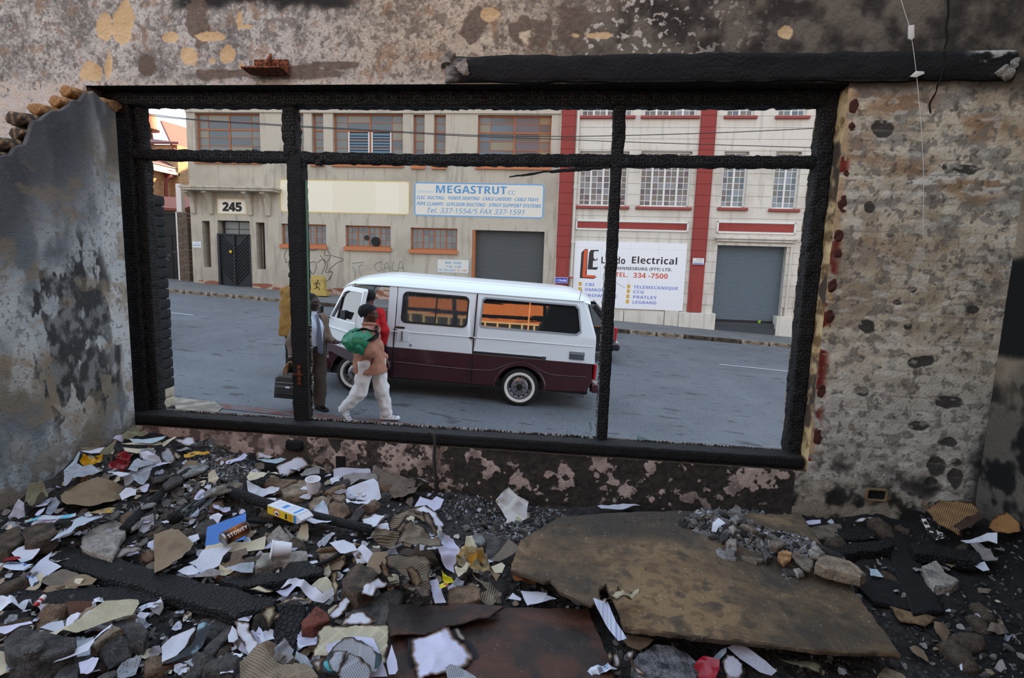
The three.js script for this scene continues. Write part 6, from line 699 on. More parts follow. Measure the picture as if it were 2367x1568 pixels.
mat('newsPic', 0xffffff, 0.9,{ ...V, map: printed('rgb(196,192,186)', 'rgba(70,66,70,0.7)', (g, w, h, r, ink)=>{ g.fillStyle = 'rgba(150,146,96,0.7)'; g.beginPath(); g.ellipse(110,90,50,26,0.5,0,7); g.fill(); g.fillStyle = 'rgba(130,160,166,0.6)'; g.fillRect(60,20,70,26); textRows(20,140,236,246,12,4)(g, w, h, r, ink); }) });
mat('magTeal', 0xffffff, 0.55,{ ...V, map: printed('rgb(150,150,152)', 'rgba(40,42,44,0.7)', (g, w, h, r, ink)=>{ textRows(8,10,250,250,8,2)(g, w, h, r, ink); g.fillStyle = 'rgb(24,50,58)'; g.fillRect(80,20,100,120); g.fillStyle = 'rgb(70,160,160)'; g.beginPath(); g.ellipse(140,60,34,16,0.8,0,7); g.fill(); }) });
mat('paperPrintBlue', 0xffffff, 0.6,{ ...V, map: printed('rgb(190,200,214)', 'rgb(60,90,170)', (g, w, h, r)=>{ for (let k = 0; k < 30; k++) { g.fillStyle = ['rgba(52,84,164,0.8)', 'rgba(210,216,226,0.8)', 'rgba(120,150,180,0.8)', 'rgba(40,44,60,0.6)'][k % 4]; g.fillRect(r() * w, r() * h, 10 + r() * 60,6 + r() * 24); } }) });
mat('paperBlueRoll', 0xffffff, 0.7,{ ...V, map: printed('rgb(186,192,200)', 'x', (g, w, h)=>{ g.fillStyle = 'rgba(80,180,206,0.8)'; g.fillRect(60,0,50, h); g.fillStyle = 'rgba(90,96,104,0.5)'; g.fillRect(0,60, w, 6); g.fillRect(0,160, w, 4); }) });
mat('paperStreak', 0xffffff, 0.8,{ ...V, map: printed('rgb(196,200,212)', 'x', (g, w, h, r)=>{ for (let k = 0; k < 40; k++) { g.fillStyle = `rgba(90,104,150,${0.1 + r() * 0.3})`; g.fillRect(r() * w, 0,1 + r() * 6, h); } }) });
mat('paperCloth', 0xffffff, 0.85,{ ...V, map: fibre([196,198,224],[214,215,236], 0.6) });
mat('wrapYellow', 0xffffff, 0.35,{ ...V, map: printed('rgb(196,150,22)', 'x', (g, w, h, r)=>{ for (let k = 0; k < 24; k++) { g.fillStyle = ['rgba(150,96,10,0.7)', 'rgba(226,190,60,0.8)', 'rgba(30,28,24,0.6)'][k % 3]; g.fillRect(r() * w, r() * h, 8 + r() * 44,6 + r() * 30); } }) });
mat('wrapRed', 0xffffff, 0.35,{ ...V, map: printed('rgb(128,28,36)', 'x', (g, w, h, r)=>{ for (let k = 0; k < 30; k++) { g.fillStyle = ['rgba(30,20,22,0.7)', 'rgba(170,60,66,0.7)', 'rgba(200,190,190,0.7)'][k % 3]; g.fillRect(r() * w, r() * h, 8 + r() * 34,4 + r() * 20); } }) });
mat('wrapDark', 0xffffff, 0.4,{ ...V, map: printed('rgb(38,34,32)', 'x', (g, w, h, r)=>{ for (let k = 0; k < 50; k++) { g.fillStyle = ['rgba(150,140,110,0.7)', 'rgba(16,14,14,0.8)', 'rgba(176,182,186,0.5)'][k % 3]; g.fillRect(r() * w, r() * h, 4 + r() * 26,4 + r() * 18); } }) });
mat('wrapPrint', 0xffffff, 0.6,{ ...V, map: printed('rgb(150,128,82)', 'x', (g, w, h, r)=>{ for (let k = 0; k < 44; k++) { g.fillStyle = ['rgba(196,140,34,0.8)', 'rgba(40,36,30,0.75)', 'rgba(176,164,130,0.8)', 'rgba(96,104,90,0.6)'][k % 4]; g.fillRect(r() * w, r() * h, 8 + r() * 50,6 + r() * 34); } }) });
mat('wrapCrisp', 0xffffff, 0.3,{ ...V, map: printed('rgb(206,196,30)', 'x', (g, w, h, r)=>{ for (let k = 0; k < 16; k++) { g.fillStyle = ['rgba(40,54,90,0.9)', 'rgba(190,40,110,0.9)', 'rgba(190,206,220,0.9)'][k % 3]; g.fillRect(r() * w, r() * h, 20 + r() * 60,20 + r() * 60); } }) });
mat('redGloss', 0xffffff, 0.3,{ ...V, map: fibre([128,14,26],[168,24,40]) }); mat('folderBlue', 0xffffff, 0.5,{ ...V, map: fibre([46,100,176],[66,124,200], 0.8) }); mat('kraft', 0xffffff, 0.9,{ ...V, map: fibre([104,88,68],[142,122,96]) }); mat('kraftGrey', 0xffffff, 0.92,{ ...V, map: fibre([84,74,64],[130,116,102], 2) }); mat('kraftWarm', 0xffffff, 0.9,{ ...V, map: fibre([130,88,44],[170,122,72]) }); mat('khaki', 0xffffff, 0.9,{ ...V, map: fibre([92,86,62],[146,138,108]) }); mat('cream', 0xffffff, 0.9,{ ...V, map: fibre([176,166,138],[206,196,168]) }); mat('creamOld', 0xffffff, 0.9,{ ...V, map: fibre([150,136,100],[190,180,150], 2) }); mat('cartonRed', 0xffffff, 0.85,{ ...V, map: fibre([66,40,28],[96,60,40]) }); mat('plasticGrey', 0xffffff, 0.3,{ ...V, map: fibre([96,106,122],[160,172,186]) }); mat('insole', 0xffffff, 0.8,{ ...V, map: fibre([142,138,148],[186,182,192], 2) }); mat('charPaper', 0xffffff, 0.7,{ ...V, map: fibre([10,10,10],[26,24,23]) }); mat('burntBrown', 0xffffff, 0.6,{ ...V, map: fibre([40,26,16],[74,50,32]) }); mat('orangeBurn', 0xffffff, 0.9,{ ...V, map: fibre([112,60,20],[172,104,44], 2) }); mat('mottled', 0xffffff, 0.9,{ ...V, map: tex(128,128, (u, v)=>mix([206,200,190],[22,20,20], sm(0.48,0.54, fbm(u * 9, v * 9,4))), 0.2,0.2) }); mat('coverBlue', 0xffffff, 0.6,{ ...V, map: tex(128,128, (u, v)=>mix([30,34,38], mix([100,150,166],[170,200,206], fbm(u * 6, v * 6,3)), sm(0.42,0.56, fbm(u * 4 + 3, v * 4,3))), 0.3,0.3) });
const corrTex = (a, b, p)=>tex(512,128, (u, v)=>mix(a, b, 0.5 + 0.5 * Math.sin(u * 6.283 * 32) * 0.55 + (fbm(u * 8, v * 8,3) - 0.5) * 0.8), 0.32,0.3), corrBump = tex(512,32, (u)=>128 + 127 * Math.sin(u * 6.283 * 32), 0.32,0.3, false);
mat('corrug', 0xffffff, 0.92,{ ...V, map: corrTex([96,84,70],[158,144,124]), bumpMap: corrBump, bumpScale: 0.006 }); mat('corrug2', 0xffffff, 0.92,{ ...V, map: corrTex([92,82,68],[148,134,114]), bumpMap: corrBump, bumpScale: 0.005 }); mat('corrugTan', 0xffffff, 0.92,{ ...V, map: corrTex([112,84,52],[176,138,92]), bumpMap: corrBump, bumpScale: 0.005 });
const solid = (name, a, b, f, bump = 0.008, r = 0.95)=>mat(name, 0xffffff, r,{ map: tinted('solid', a, b, 0.3, (u, v)=>sm(0.25,0.75,0.65 * fbm(u * 7, v * 7,4) + 0.35 * n2(u * 110, v * 110))), bumpMap: gritBump, bumpScale: bump });
solid('brickTan', [92,78,64],[150,132,112], 7); solid('brickTan2', [84,66,52],[132,108,86], 7); solid('brickSoot', [34,30,26],[92,78,64], 6); solid('brickRed', [72,36,28],[118,64,50], 7); solid('concrete', [112,106,98],[164,158,148], 8); solid('concrete2', [96,94,92],[144,142,138], 7); solid('stoneDark', [38,37,37],[84,80,76], 6); solid('stoneBlock', [36,35,35],[80,77,74], 9); solid('ashLump', [14,14,15],[124,122,124], 6); solid('burntPages', [14,13,12],[66,58,48], 14); solid('woodGrey', [66,60,54],[120,108,94], 10); solid('stickBrown', [80,62,42],[136,110,78], 9); mat('glassSea', 0x9db8bc, 0.08,{ phys: 1, transmission: 0.55, thickness: 0.004, ior: 1.5 });
mat('charRound', 0x8f8780,0.75,{ map: charTex, bumpMap: charBump, bumpScale: 0.01 });
const boardTex = tex(1024,1024, (u, v)=>{ const x = u * 2.2, z = v * 2.2, f = fbm(x * 3, z * 3,4), g = n2(x * 160, z * 160), k = fbm(x * 26, z * 26,3); let c = mix([104,82,56],[146,120,86], f); c = mix(c, [46,41,36], sm(0.36,0.74, fbm(x * 1.9 + 5, z * 2.6 + 8,5)) * 0.85); c = mix(c, [166,160,148], sm(0.86,0.95, g) * 0.5); c = mix(c, [70,54,36], sm(0.55,0.7, k) * 0.4); c = mix(c, [52,46,40], sm(0.52,0.8, fbm(x * 16 + 15, z * 16 + 2,4)) * 0.6); return c; }, 2.2,2.2);
mat('board', 0xffffff, 0.9,{ map: boardTex, bumpMap: gritBump, bumpScale: 0.003 }); mat('boardDark', 0xffffff, 0.6,{ map: tex(512,512, (u, v)=>{ const f = fbm(u * 3, v * 22,4), k = fbm(u * 4 + 7, v * 4,4); let c = mix([50,28,18],[84,48,30], f); c = mix(c, [18,14,12], sm(0.5,0.72, k) * 0.75); return mix(c, [150,144,136], sm(0.93,0.97, n2(u * 150, v * 150)) * 0.5); }, 0.8,0.8), bumpMap: gritBump, bumpScale: 0.002 });
// ---- builders: an outline lies on its own plane above the bed, sized and tilted as it lies there
function lie(px, o) { let x = 0, y = 0; for (const p of px) { x += p[0]; y += p[1]; } x /= px.length; y /= px.length; const c = o.y !== undefined ? atY(x, y, o.y) : hit(x, y); c.y += o.lift ?? 0.05; const t = o.tilt ?? 0, n = V3(0,1 - t, 0).addScaledVector(CAM.clone().sub(c).normalize(), t).normalize(), e1 = CR.clone().addScaledVector(n, -CR.dot(n)).normalize(), e2 = n.clone().cross(e1); return { c, n, e1, e2, pts: px.map(([a, b])=>{ const d = onPlane(a, b, c, n).sub(c); return [d.dot(e1), d.dot(e2)]; }) }; }
function ragged(pts, step, amp, seed) { const out = [], r = rng(seed); for (let i = 0; i < pts.length; i++) { const a = pts[i], b = pts[(i + 1) % pts.length], L = Math.hypot(b[0] - a[0], b[1] - a[1]), n = Math.max(1, Math.round(L / step)); for (let k = 0; k < n; k++) { const t = k / n, j = amp * (k ? 1 : 0.4); out.push([lerp(a[0], b[0], t) + (r() - 0.5) * 2 * j, lerp(a[1], b[1], t) + (r() - 0.5) * 2 * j]); } } return out; }
function subdivide(P, edge, rounds = 6) { // P: flat list of triangle corners; halves edges that are too long
for (let q = 0; q < rounds; q++) { const out = []; let cut = 0; for (let i = 0; i < P.length; i += 3) { const t = [P[i], P[i + 1], P[i + 2]]; let L = 0, w = 0; for (let k = 0; k < 3; k++) { const a = t[k], b = t[(k + 1) % 3], d = Math.hypot(a[0] - b[0], a[1] - b[1], (a[2] ?? 0) - (b[2] ?? 0)); if (d > L) { L = d; w = k; } } if (L <= edge) { out.push(...t); continue; } cut++; const a = t[w], b = t[(w + 1) % 3], c = t[(w + 2) % 3], m = a.map((v, k)=>(v + b[k]) / 2); out.push(a, m, c, m, b, c); } P = out; if (!cut) break; } return P;
}
const toTri = (g)=>{ g = g.index ? g.toNonIndexed() : g; const p = g.attributes.position, o = []; for (let i = 0; i < p.count; i++) o.push([p.getX(i), p.getY(i), p.getZ(i)]); return o; };
const fromTri = (P)=>{ const g = new THREE.BufferGeometry(); g.setAttribute('position', new THREE.Float32BufferAttribute(P.flat(), 3)); return g; };
let pieceSeed = 100;
function sheet(name, label, cat, px, m, o = {}) {
const s = ++pieceSeed,{ c, n, e1, e2, pts } = lie(px, o), burn = o.burn ?? 0, edge = burn ? 0.01 : (o.crumple ?? 0) > 0.025 ? 0.012 : 0.018, out = ragged(pts, burn ? 0.012 : 0.03, burn ? 0.004 : 0.0012, s), P = subdivide(toTri(new THREE.ShapeGeometry(shape(out))), edge, 12);
let R = 0; for (const q of pts) R = Math.max(R, Math.hypot(...q)); const cr = (o.crumple ?? 0.011) * 1.15, cu = (o.curl ?? 0.12) * (0.5 + PV[s & 255]), ang = PV[(s * 7) & 255] * 6.283, ca = Math.cos(ang), sa = Math.sin(ang), fr = 0.9 / Math.max(0.05, R);
const g = mergeVertices(fromTri(P), 1e-5), p = g.attributes.position, col = [], uv = [], edgeD = (x, y)=>{ let d = 9; for (let i = 0; i < out.length; i++) { const a = out[i], b = out[(i + 1) % out.length], ux = b[0] - a[0], uy = b[1] - a[1], t = clamp(((x - a[0]) * ux + (y - a[1]) * uy) / (ux * ux + uy * uy + 1e-9)), q = Math.hypot(x - a[0] - ux * t, y - a[1] - uy * t); if (q < d) d = q; } return d; };
const fold = (x, y)=>1 - Math.abs(2 * n3(x * fr * 1.3 + s * 3.1, y * fr * 1.3, s * 0.7) - 1), rough2 = (x, y)=>n2(x * 26 + s, y * 26) - 0.5;
for (let i = 0; i < p.count; i++) {
const x = p.getX(i), y = p.getY(i), a = (x * ca + y * sa) / R, h = cr * ((fold(x, y) - 0.5) * 2 + (cr > 0.02 ? (1 - Math.abs(2 * n2(x * fr * 4 + s, y * fr * 4) - 1) - 0.5) * 0.9 : 0) + rough2(x, y) * 0.5) + cu * R * a * a * 0.6, q = c.clone().addScaledVector(e1, x).addScaledVector(e2, y).addScaledVector(n, h); p.setXYZ(i, q.x, q.y, q.z); uv.push(x * Math.cos(ang) - y * Math.sin(ang) + s * 0.37, x * Math.sin(ang) + y * Math.cos(ang));
let k = [1,1,1]; if (burn) { const d = edgeD(x, y) + (n2(x * 40 + s, y * 40) - 0.5) * 0.012, w = 0.004 + 0.013 * burn * (0.4 + 1.2 * n2(x * 9 + s, y * 9)); k = mix([0.015,0.012,0.01], mix([0.28,0.16,0.07],[1,1,1], sm(0.5 * w, 1.3 * w, d)), sm(0.15 * w, 0.6 * w, d)); } col.push(...k);
}
g.setAttribute('uv', new THREE.Float32BufferAttribute(uv, 2)); g.setAttribute('color', new THREE.Float32BufferAttribute(col, 3)); g.computeVertexNormals(); return solo(name, label, cat, g, m);
}
function chunk(name, label, cat, px, m, o = {}) {
const s = ++pieceSeed,{ c, n, e1, e2, pts } = lie(px, o), h = o.h ?? 0.05, amp = o.amp ?? 0.005, bev = Math.min(0.006, h * 0.3), seg = o.seg ?? Math.max(0.014, h * 0.35), g0 = ext(shape(ragged(pts, 0.05, amp * 0.5, s)), Math.max(0.002, h - 2 * bev), bev, 1); g0.translate(0,0, -h + bev);
let P = subdivide(toTri(g0), seg, 10); const g = mergeVertices(fromTri(P), 1e-5), p = g.attributes.position, f = 0.35 / Math.max(0.012, amp * 3); for (let i = 0; i < p.count; i++) { const x = p.getX(i), y = p.getY(i), z = p.getZ(i), d = (k)=>(n3(x * f + s + k, y * f + k, z * f) - 0.5) * 2 * amp + (n3(x * 70 + k, y * 70, z * 70 + s) - 0.5) * amp * 0.6; p.setXYZ(i, x + d(0), y + d(19), z + d(43) * (z > -h * 0.5 ? 0.8 : 1)); }
g.applyMatrix4(new THREE.Matrix4().makeBasis(e1, e2, n).setPosition(c)); return solo(name, label, cat, creased(g, 0.75), m);
}
function timber(name, label, cat, px, m, o = {}) {
const s = ++pieceSeed, lift = o.lift ?? 0.04, cv = new THREE.CatmullRomCurve3(px.map(([x, y])=>{ const q = hit(x, y); q.y += lift; return q; })); const L = cv.getLength(), n = Math.max(8, Math.round(L / 0.02)), fr = cv.computeFrenetFrames(n), am = o.bump ? 0.3 : 0.12, rs = o.r0 < 0.014 ? 8 : 14;
const g = grid(rs, n, (u, v)=>{ const i = Math.round(v * n), q = cv.getPointAt(v), a = u * 6.2832, cap = v < 0.001 || v > 0.999 ? 0.02 : 1, uu = u === 1 ? 0 : u, r = lerp(o.r0, o.r1, v) * cap * (1 - am / 2 + am * n3(Math.cos(a) * 2 + s, Math.sin(a) * 2, v * L * 18) - (o.bump ? 0.16 * sm(0.12,0, cells(v * L * 26 + s, uu * 6,0.7)[1] - cells(v * L * 26 + s, uu * 6,0.7)[0]) : 0)); const d = fr.normals[i].clone().multiplyScalar(Math.cos(a) * r).addScaledVector(fr.binormals[i], Math.sin(a) * r); return [q.x + d.x, q.y + d.y, q.z + d.z, u * 0.2, v * L]; }).toNonIndexed(); return solo(name, label, cat, g, m);
}
mat('straw', 0xffffff, 0.5,{ map: tex(8,64, (u, v)=>(v % 0.5 < 0.25 ? [168,34,44] : [214,206,206]), 0.2,0.06) });

// ---------------------------------------------------------------- the rubble, piece by piece
chunk('board', 'large sand brown chipboard sheet with a torn edge and soot stains', 'board', [[1204,1247],[1290,1196],[1420,1184],[1560,1180],[1700,1186],[1853,1190],[1960,1345],[2082,1509],[1900,1503],[1769,1488],[1600,1470],[1442,1450],[1432,1412],[1400,1350],[1386,1362],[1391,1388],[1366,1397],[1295,1367],[1273,1339],[1259,1342],[1180,1317],[1183,1300]], M.board,{ h: 0.028, y: 0.80, seg: 0.03, amp: 0.004 });
chunk('board', 'dark red brown wooden panel lying flat under the scorched white page', 'board', [[899,1400],[955,1408],[1080,1402],[1362,1406],[1374,1440],[1405,1510],[1440,1640],[860,1640]], M.boardDark,{ h: 0.03, y: 0.70, amp: 0.003 });
chunk('plank', 'curled red brown ply strip along the upper edge of the dark panel', 'plank', [[899,1392],[955,1400],[1080,1394],[1166,1404],[1130,1425],[1080,1437],[1030,1452],[980,1466],[897,1468]], M.boardDark,{ h: 0.012, y: 0.742, amp: 0.006 });
chunk('plank', 'wide plank charred into black scales, crossing over a longer charred timber', 'plank', [[110,1292],[160,1264],[250,1284],[400,1328],[520,1354],[640,1386],[628,1402],[545,1422],[450,1394],[300,1350],[200,1322]], M.char,{ h: 0.055, lift: 0.085, amp: 0.006, seg: 0.02 });
chunk('timber', 'long charred timber lying under the scaly plank and reaching the side wall', 'timber', [[-40,1366],[120,1362],[260,1356],[400,1362],[420,1384],[330,1390],[150,1393],[-40,1396]], M.char,{ h: 0.06, lift: 0.05, amp: 0.006, seg: 0.02 });
chunk('timber', 'charred timber pointing from the scaly plank towards the corrugated cardboard', 'timber', [[507,1340],[569,1328],[646,1322],[670,1297],[696,1293],[747,1311],[742,1324],[676,1337],[617,1348],[557,1358]], M.char,{ h: 0.05, lift: 0.05, amp: 0.007, seg: 0.02 });
timber('pole', 'round burnt pole lying behind the blue folder', 'pole', [[522,1158],[640,1198],[760,1228],[862,1253]], M.charRound,{ r0: 0.033, r1: 0.024, lift: 0.07 });
timber('timber', 'charred timber beside the clear plastic bottle', 'timber', [[388,1218],[450,1186],[530,1150]], M.charRound,{ r0: 0.034, r1: 0.032, lift: 0.035, bump: 1 });
timber('timber', 'straight charred batten slanting down beside the grey slab heap', 'timber', [[442,1102],[360,1172],[283,1250]], M.charRound,{ r0: 0.027, r1: 0.03, lift: 0.045, bump: 1 });
timber('stick', 'thin charred stick under the round pole', 'stick', [[570,1216],[625,1218],[682,1224]], M.charRound,{ r0: 0.012, r1: 0.01, lift: 0.03 });
timber('stick', 'half burnt brown batten between the corrugated heap and the foam cup', 'stick', [[729,1300],[780,1293],[834,1284]], M.stickBrown,{ r0: 0.013, r1: 0.012, lift: 0.06 });
timber('stick', 'thin dark stick pointing up beside the burnt book', 'stick', [[690,1350],[760,1326],[800,1300]], M.charRound,{ r0: 0.01, r1: 0.012, lift: 0.07 });
chunk('plank', 'upright charred plank end standing beside the red ribbed brick', 'plank', [[643,1399],[664,1393],[708,1395],[701,1428],[693,1460],[682,1507],[655,1501],[625,1494],[631,1454]], M.char,{ h: 0.06, lift: 0.1, tilt: 0.35, amp: 0.006, seg: 0.02 });
chunk('timber', 'short weathered timber block lying on a charred beam', 'timber', [[1869,1219],[1920,1209],[1945,1211],[1951,1230],[1945,1241],[1894,1245],[1875,1237]], M.woodGrey,{ h: 0.05, lift: 0.06 });
chunk('timber', 'smooth charred beam behind the short weathered timber', 'timber', [[1929,1223],[1986,1215],[2018,1223],[2030,1241],[2000,1246],[1929,1248]], M.char,{ h: 0.05, lift: 0.05 });
chunk('timber', 'charred beam burnt into square scales', 'timber', [[1907,1259],[1950,1256],[2039,1248],[2064,1251],[2057,1269],[1986,1276],[1929,1283],[1907,1280]], M.char,{ h: 0.05, lift: 0.045 });
chunk('timber', 'charred timber running under the corrugated cardboard by the corner', 'timber', [[2104,1255],[2150,1259],[2221,1269],[2264,1275],[2273,1291],[2257,1298],[2178,1285],[2118,1278]], M.char,{ h: 0.06, lift: 0.06 });
timber('timber', 'thin charred bar lying over the corrugated sheets by the corner', 'timber', [[2248,1169],[2307,1194],[2378,1230]], M.charRound,{ r0: 0.028, r1: 0.03, lift: 0.2 });
chunk('slab', 'black charred slab leaning at the corner of the room', 'slab', [[2268,1130],[2307,1126],[2378,1125],[2378,1173],[2328,1166],[2282,1164]], M.charSoft,{ h: 0.05, lift: 0.16, tilt: 0.5 });
chunk('plank', 'black plank standing away from the window wall at the corner side', 'plank', [[2033,1201],[2083,1201],[2130,1300],[2184,1412],[2110,1418],[2066,1310]], M.charSoft,{ h: 0.03, lift: 0.03 });
chunk('plank', 'black plank lying crosswise below the broken concrete lump', 'plank', [[1975,1348],[2060,1338],[2180,1392],[2184,1416],[2100,1408],[2020,1388]], M.charSoft,{ h: 0.03, lift: 0.015 });
chunk('splinter', 'pale split of wood lying below the black crosswise plank', 'splinter', [[2056,1399],[2083,1409],[2123,1418],[2166,1427],[2141,1445],[2116,1438],[2083,1436],[2073,1426]], M.stickBrown,{ h: 0.015, lift: 0.03 });
chunk('plank', 'dark plank under the pale split of wood', 'plank', [[2024,1426],[2052,1429],[2135,1446],[2132,1456],[2079,1449],[2036,1441]], M.charSoft,{ h: 0.02, lift: 0.01 });
chunk('plank', 'brown burnt plank edge beneath the cream folded page', 'plank', [[1440,1430],[1470,1420],[1526,1420],[1610,1440],[1703,1463],[1756,1480],[1733,1487],[1650,1480],[1550,1468],[1440,1455]], M.charSoft,{ h: 0.03, lift: 0.0, y: 0.775 });
chunk('brick', 'tan brick beside the upright foam cup', 'brick', [[650,1133],[668,1123],[691,1115],[742,1117],[737,1127],[697,1142],[659,1150]], M.brickTan,{ h: 0.065, lift: 0.06 });
chunk('brick', 'tan brick lying behind the one beside the upright foam cup', 'brick', [[609,1118],[622,1108],[686,1109],[659,1122],[649,1132],[618,1132]], M.brickTan2,{ h: 0.06, lift: 0.05 });
chunk('brick', 'broken brick lump holding up the foam cup', 'brick', [[714,1161],[727,1152],[745,1145],[762,1155],[757,1167],[733,1177],[717,1177]], M.brickTan,{ h: 0.06, lift: 0.05 });
chunk('brick', 'square brown half brick in front of the foam cup', 'brick', [[757,1166],[770,1157],[807,1166],[808,1186],[786,1207],[765,1204],[758,1189]], M.brickTan2,{ h: 0.06, lift: 0.06, tilt: 0.4 });
chunk('brick', 'thin broken brick shell close to the foam cup', 'brick', [[749,1135],[768,1126],[796,1118],[798,1126],[774,1133],[762,1142]], M.brickTan2,{ h: 0.03, lift: 0.06 });
chunk('brick', 'small broken brick below the brick shell', 'brick', [[762,1139],[777,1133],[793,1137],[798,1148],[786,1157],[765,1148]], M.brickTan,{ h: 0.05, lift: 0.04 });
chunk('concrete_lump', 'diamond shaped broken concrete lump behind the long concrete block', 'concrete', [[617,1242],[631,1226],[645,1214],[664,1232],[680,1248],[667,1265],[652,1276],[623,1273]], M.concrete,{ h: 0.06, lift: 0.08, tilt: 0.55 });
chunk('concrete_lump', 'crumbling concrete edge leaning on the diamond shaped lump', 'concrete', [[655,1219],[679,1235],[699,1255],[696,1268],[679,1274],[679,1250]], M.concrete2,{ h: 0.05, lift: 0.06, tilt: 0.4 });
chunk('concrete_block', 'long concrete block behind the fallen foam cup', 'concrete', [[588,1286],[599,1276],[646,1274],[710,1274],[711,1294],[676,1297],[640,1297],[605,1309],[587,1312]], M.concrete,{ h: 0.07, lift: 0.05 });
chunk('concrete_slab', 'pale broken concrete slab above the scaly charred plank', 'concrete', [[189,1239],[207,1225],[237,1212],[268,1201],[296,1205],[291,1227],[276,1251],[268,1268],[258,1287],[225,1278],[189,1266]], M.concrete,{ h: 0.045, lift: 0.04 });
chunk('concrete_lump', 'rough lump on the long stretch of brick rubble near the fallen cup', 'concrete', [[735,1268],[761,1262],[794,1269],[800,1286],[764,1291],[744,1289]], M.brickTan,{ h: 0.06, lift: 0.05 });
chunk('brick', 'dark brick lying beside the rolled pages along the side wall', 'brick', [[50,1222],[86,1211],[123,1206],[131,1229],[115,1244],[83,1251],[58,1254]], M.brickSoot,{ h: 0.08, lift: 0.07 });
chunk('brick', 'sooty brick at the foot of the side wall', 'brick', [[-9,1239],[18,1225],[44,1214],[57,1246],[35,1262],[18,1272],[-9,1274]], M.brickSoot,{ h: 0.08, lift: 0.06 });
chunk('slab', 'thin grey slab on the dark soil heap', 'slab', [[407,1090],[425,1078],[447,1066],[483,1074],[471,1087],[443,1097],[426,1103]], M.concrete2,{ h: 0.022, lift: 0.06 });
chunk('slab', 'small grey slab leaning on the straight charred batten', 'slab', [[299,1221],[316,1205],[329,1194],[333,1200],[321,1217],[307,1226]], M.concrete2,{ h: 0.02, lift: 0.06, tilt: 0.3 });
chunk('slab', 'slate grey flake near the white crumpled page', 'slab', [[324,1166],[342,1161],[362,1163],[351,1171],[327,1176]], M.concrete2,{ h: 0.012, lift: 0.05 });
chunk('slab', 'dark stone flake stacked on the slate heap', 'slab', [[348,1107],[363,1098],[387,1092],[391,1100],[375,1110],[354,1114]], M.stoneDark,{ h: 0.02, lift: 0.05 });
chunk('slab', 'brown stained flake stacked on the slate heap', 'slab', [[375,1119],[392,1104],[416,1095],[423,1107],[401,1122],[381,1128]], M.stoneDark,{ h: 0.025, lift: 0.06 });
chunk('slab', 'narrow upright flake against the straight charred batten', 'slab', [[367,1154],[378,1134],[387,1127],[392,1131],[384,1146],[373,1157]], M.concrete2,{ h: 0.015, lift: 0.07, tilt: 0.4 });
chunk('slab', 'long weathered strip across the dark soil', 'slab', [[471,1141],[481,1131],[514,1120],[550,1113],[564,1119],[543,1131],[505,1140],[474,1147]], M.woodGrey,{ h: 0.02, lift: 0.05 });
chunk('block', 'big dark grey block in the lowest corner beside the wall', 'block', [[7,1478],[33,1457],[53,1450],[89,1457],[139,1466],[176,1472],[170,1500],[118,1519],[59,1519],[12,1507]], M.stoneBlock,{ h: 0.12, lift: 0.1 });
chunk('block', 'rounded lump sitting on the big dark grey block', 'block', [[47,1490],[71,1469],[101,1472],[103,1493],[86,1507],[56,1507]], M.stoneDark,{ h: 0.04, lift: 0.13 });
chunk('brick', 'speckled dark brick standing on its corner', 'brick', [[217,1487],[237,1472],[268,1460],[296,1472],[313,1490],[302,1519],[275,1534],[251,1543],[234,1519]], M.stoneBlock,{ h: 0.08, lift: 0.12, tilt: 0.45 });
chunk('brick', 'tan brick edge against the speckled dark brick', 'brick', [[208,1491],[237,1463],[266,1444],[284,1454],[260,1465],[234,1484],[220,1496]], M.brickTan,{ h: 0.09, lift: 0.11, tilt: 0.2 });
chunk('stone', 'grey lump behind the speckled dark brick', 'stone', [[268,1441],[291,1431],[325,1439],[343,1460],[330,1482],[307,1482],[284,1460]], M.stoneDark,{ h: 0.07, lift: 0.08 });
chunk('stone', 'mossy grey lump at the bottom beside the standing brick', 'stone', [[117,1568],[139,1543],[166,1522],[214,1510],[219,1519],[183,1544],[177,1581],[118,1584]], M.stoneBlock,{ h: 0.07, lift: 0.07 });
chunk('stone', 'flat brown stone under the standing brick', 'stone', [[219,1568],[237,1558],[268,1547],[271,1558],[245,1575],[219,1578]], M.stoneDark,{ h: 0.05, lift: 0.1 });
chunk('brick', 'red brick with ribbed face', 'brick', [[696,1438],[714,1417],[730,1400],[757,1416],[761,1431],[723,1448],[699,1451]], M.brickRed,{ h: 0.075, lift: 0.13, amp: 0.004, tilt: 0.15 });
chunk('stone', 'sooty stone slab between the two open burnt books', 'stone', [[469,1501],[498,1469],[528,1444],[541,1444],[528,1469],[498,1507],[478,1522]], M.stoneDark,{ h: 0.06, lift: 0.06, tilt: 0.2 });
chunk('stone', 'dark stone lying in the shadow above the torn blue cover', 'stone', [[460,1431],[498,1425],[534,1433],[540,1448],[504,1460],[469,1454]], M.stoneBlock,{ h: 0.06, lift: 0.03 });
chunk('brick', 'rough reddish brick beside the burnt book pages', 'brick', [[789,1334],[804,1313],[828,1299],[858,1313],[870,1325],[863,1351],[825,1375],[793,1363]], M.brickSoot,{ h: 0.1, lift: 0.1, amp: 0.014 });
chunk('brick', 'worn brown brick lying over the edge of the dark panel', 'brick', [[1036,1360],[1056,1353],[1094,1351],[1112,1360],[1110,1384],[1079,1392],[1038,1393]], M.brickTan2,{ h: 0.06, lift: 0.06 });
chunk('stone', 'brown earthy lump under the scorched page corner', 'stone', [[810,1417],[834,1393],[878,1372],[914,1361],[937,1369],[926,1393],[899,1417],[890,1446],[819,1446]], M.stoneDark,{ h: 0.08, lift: 0.06 });
chunk('stone', 'broken grey brick beside the dark roof tile', 'stone', [[1083,1243],[1098,1231],[1116,1234],[1123,1249],[1113,1257],[1089,1256]], M.concrete2,{ h: 0.04, lift: 0.05 });
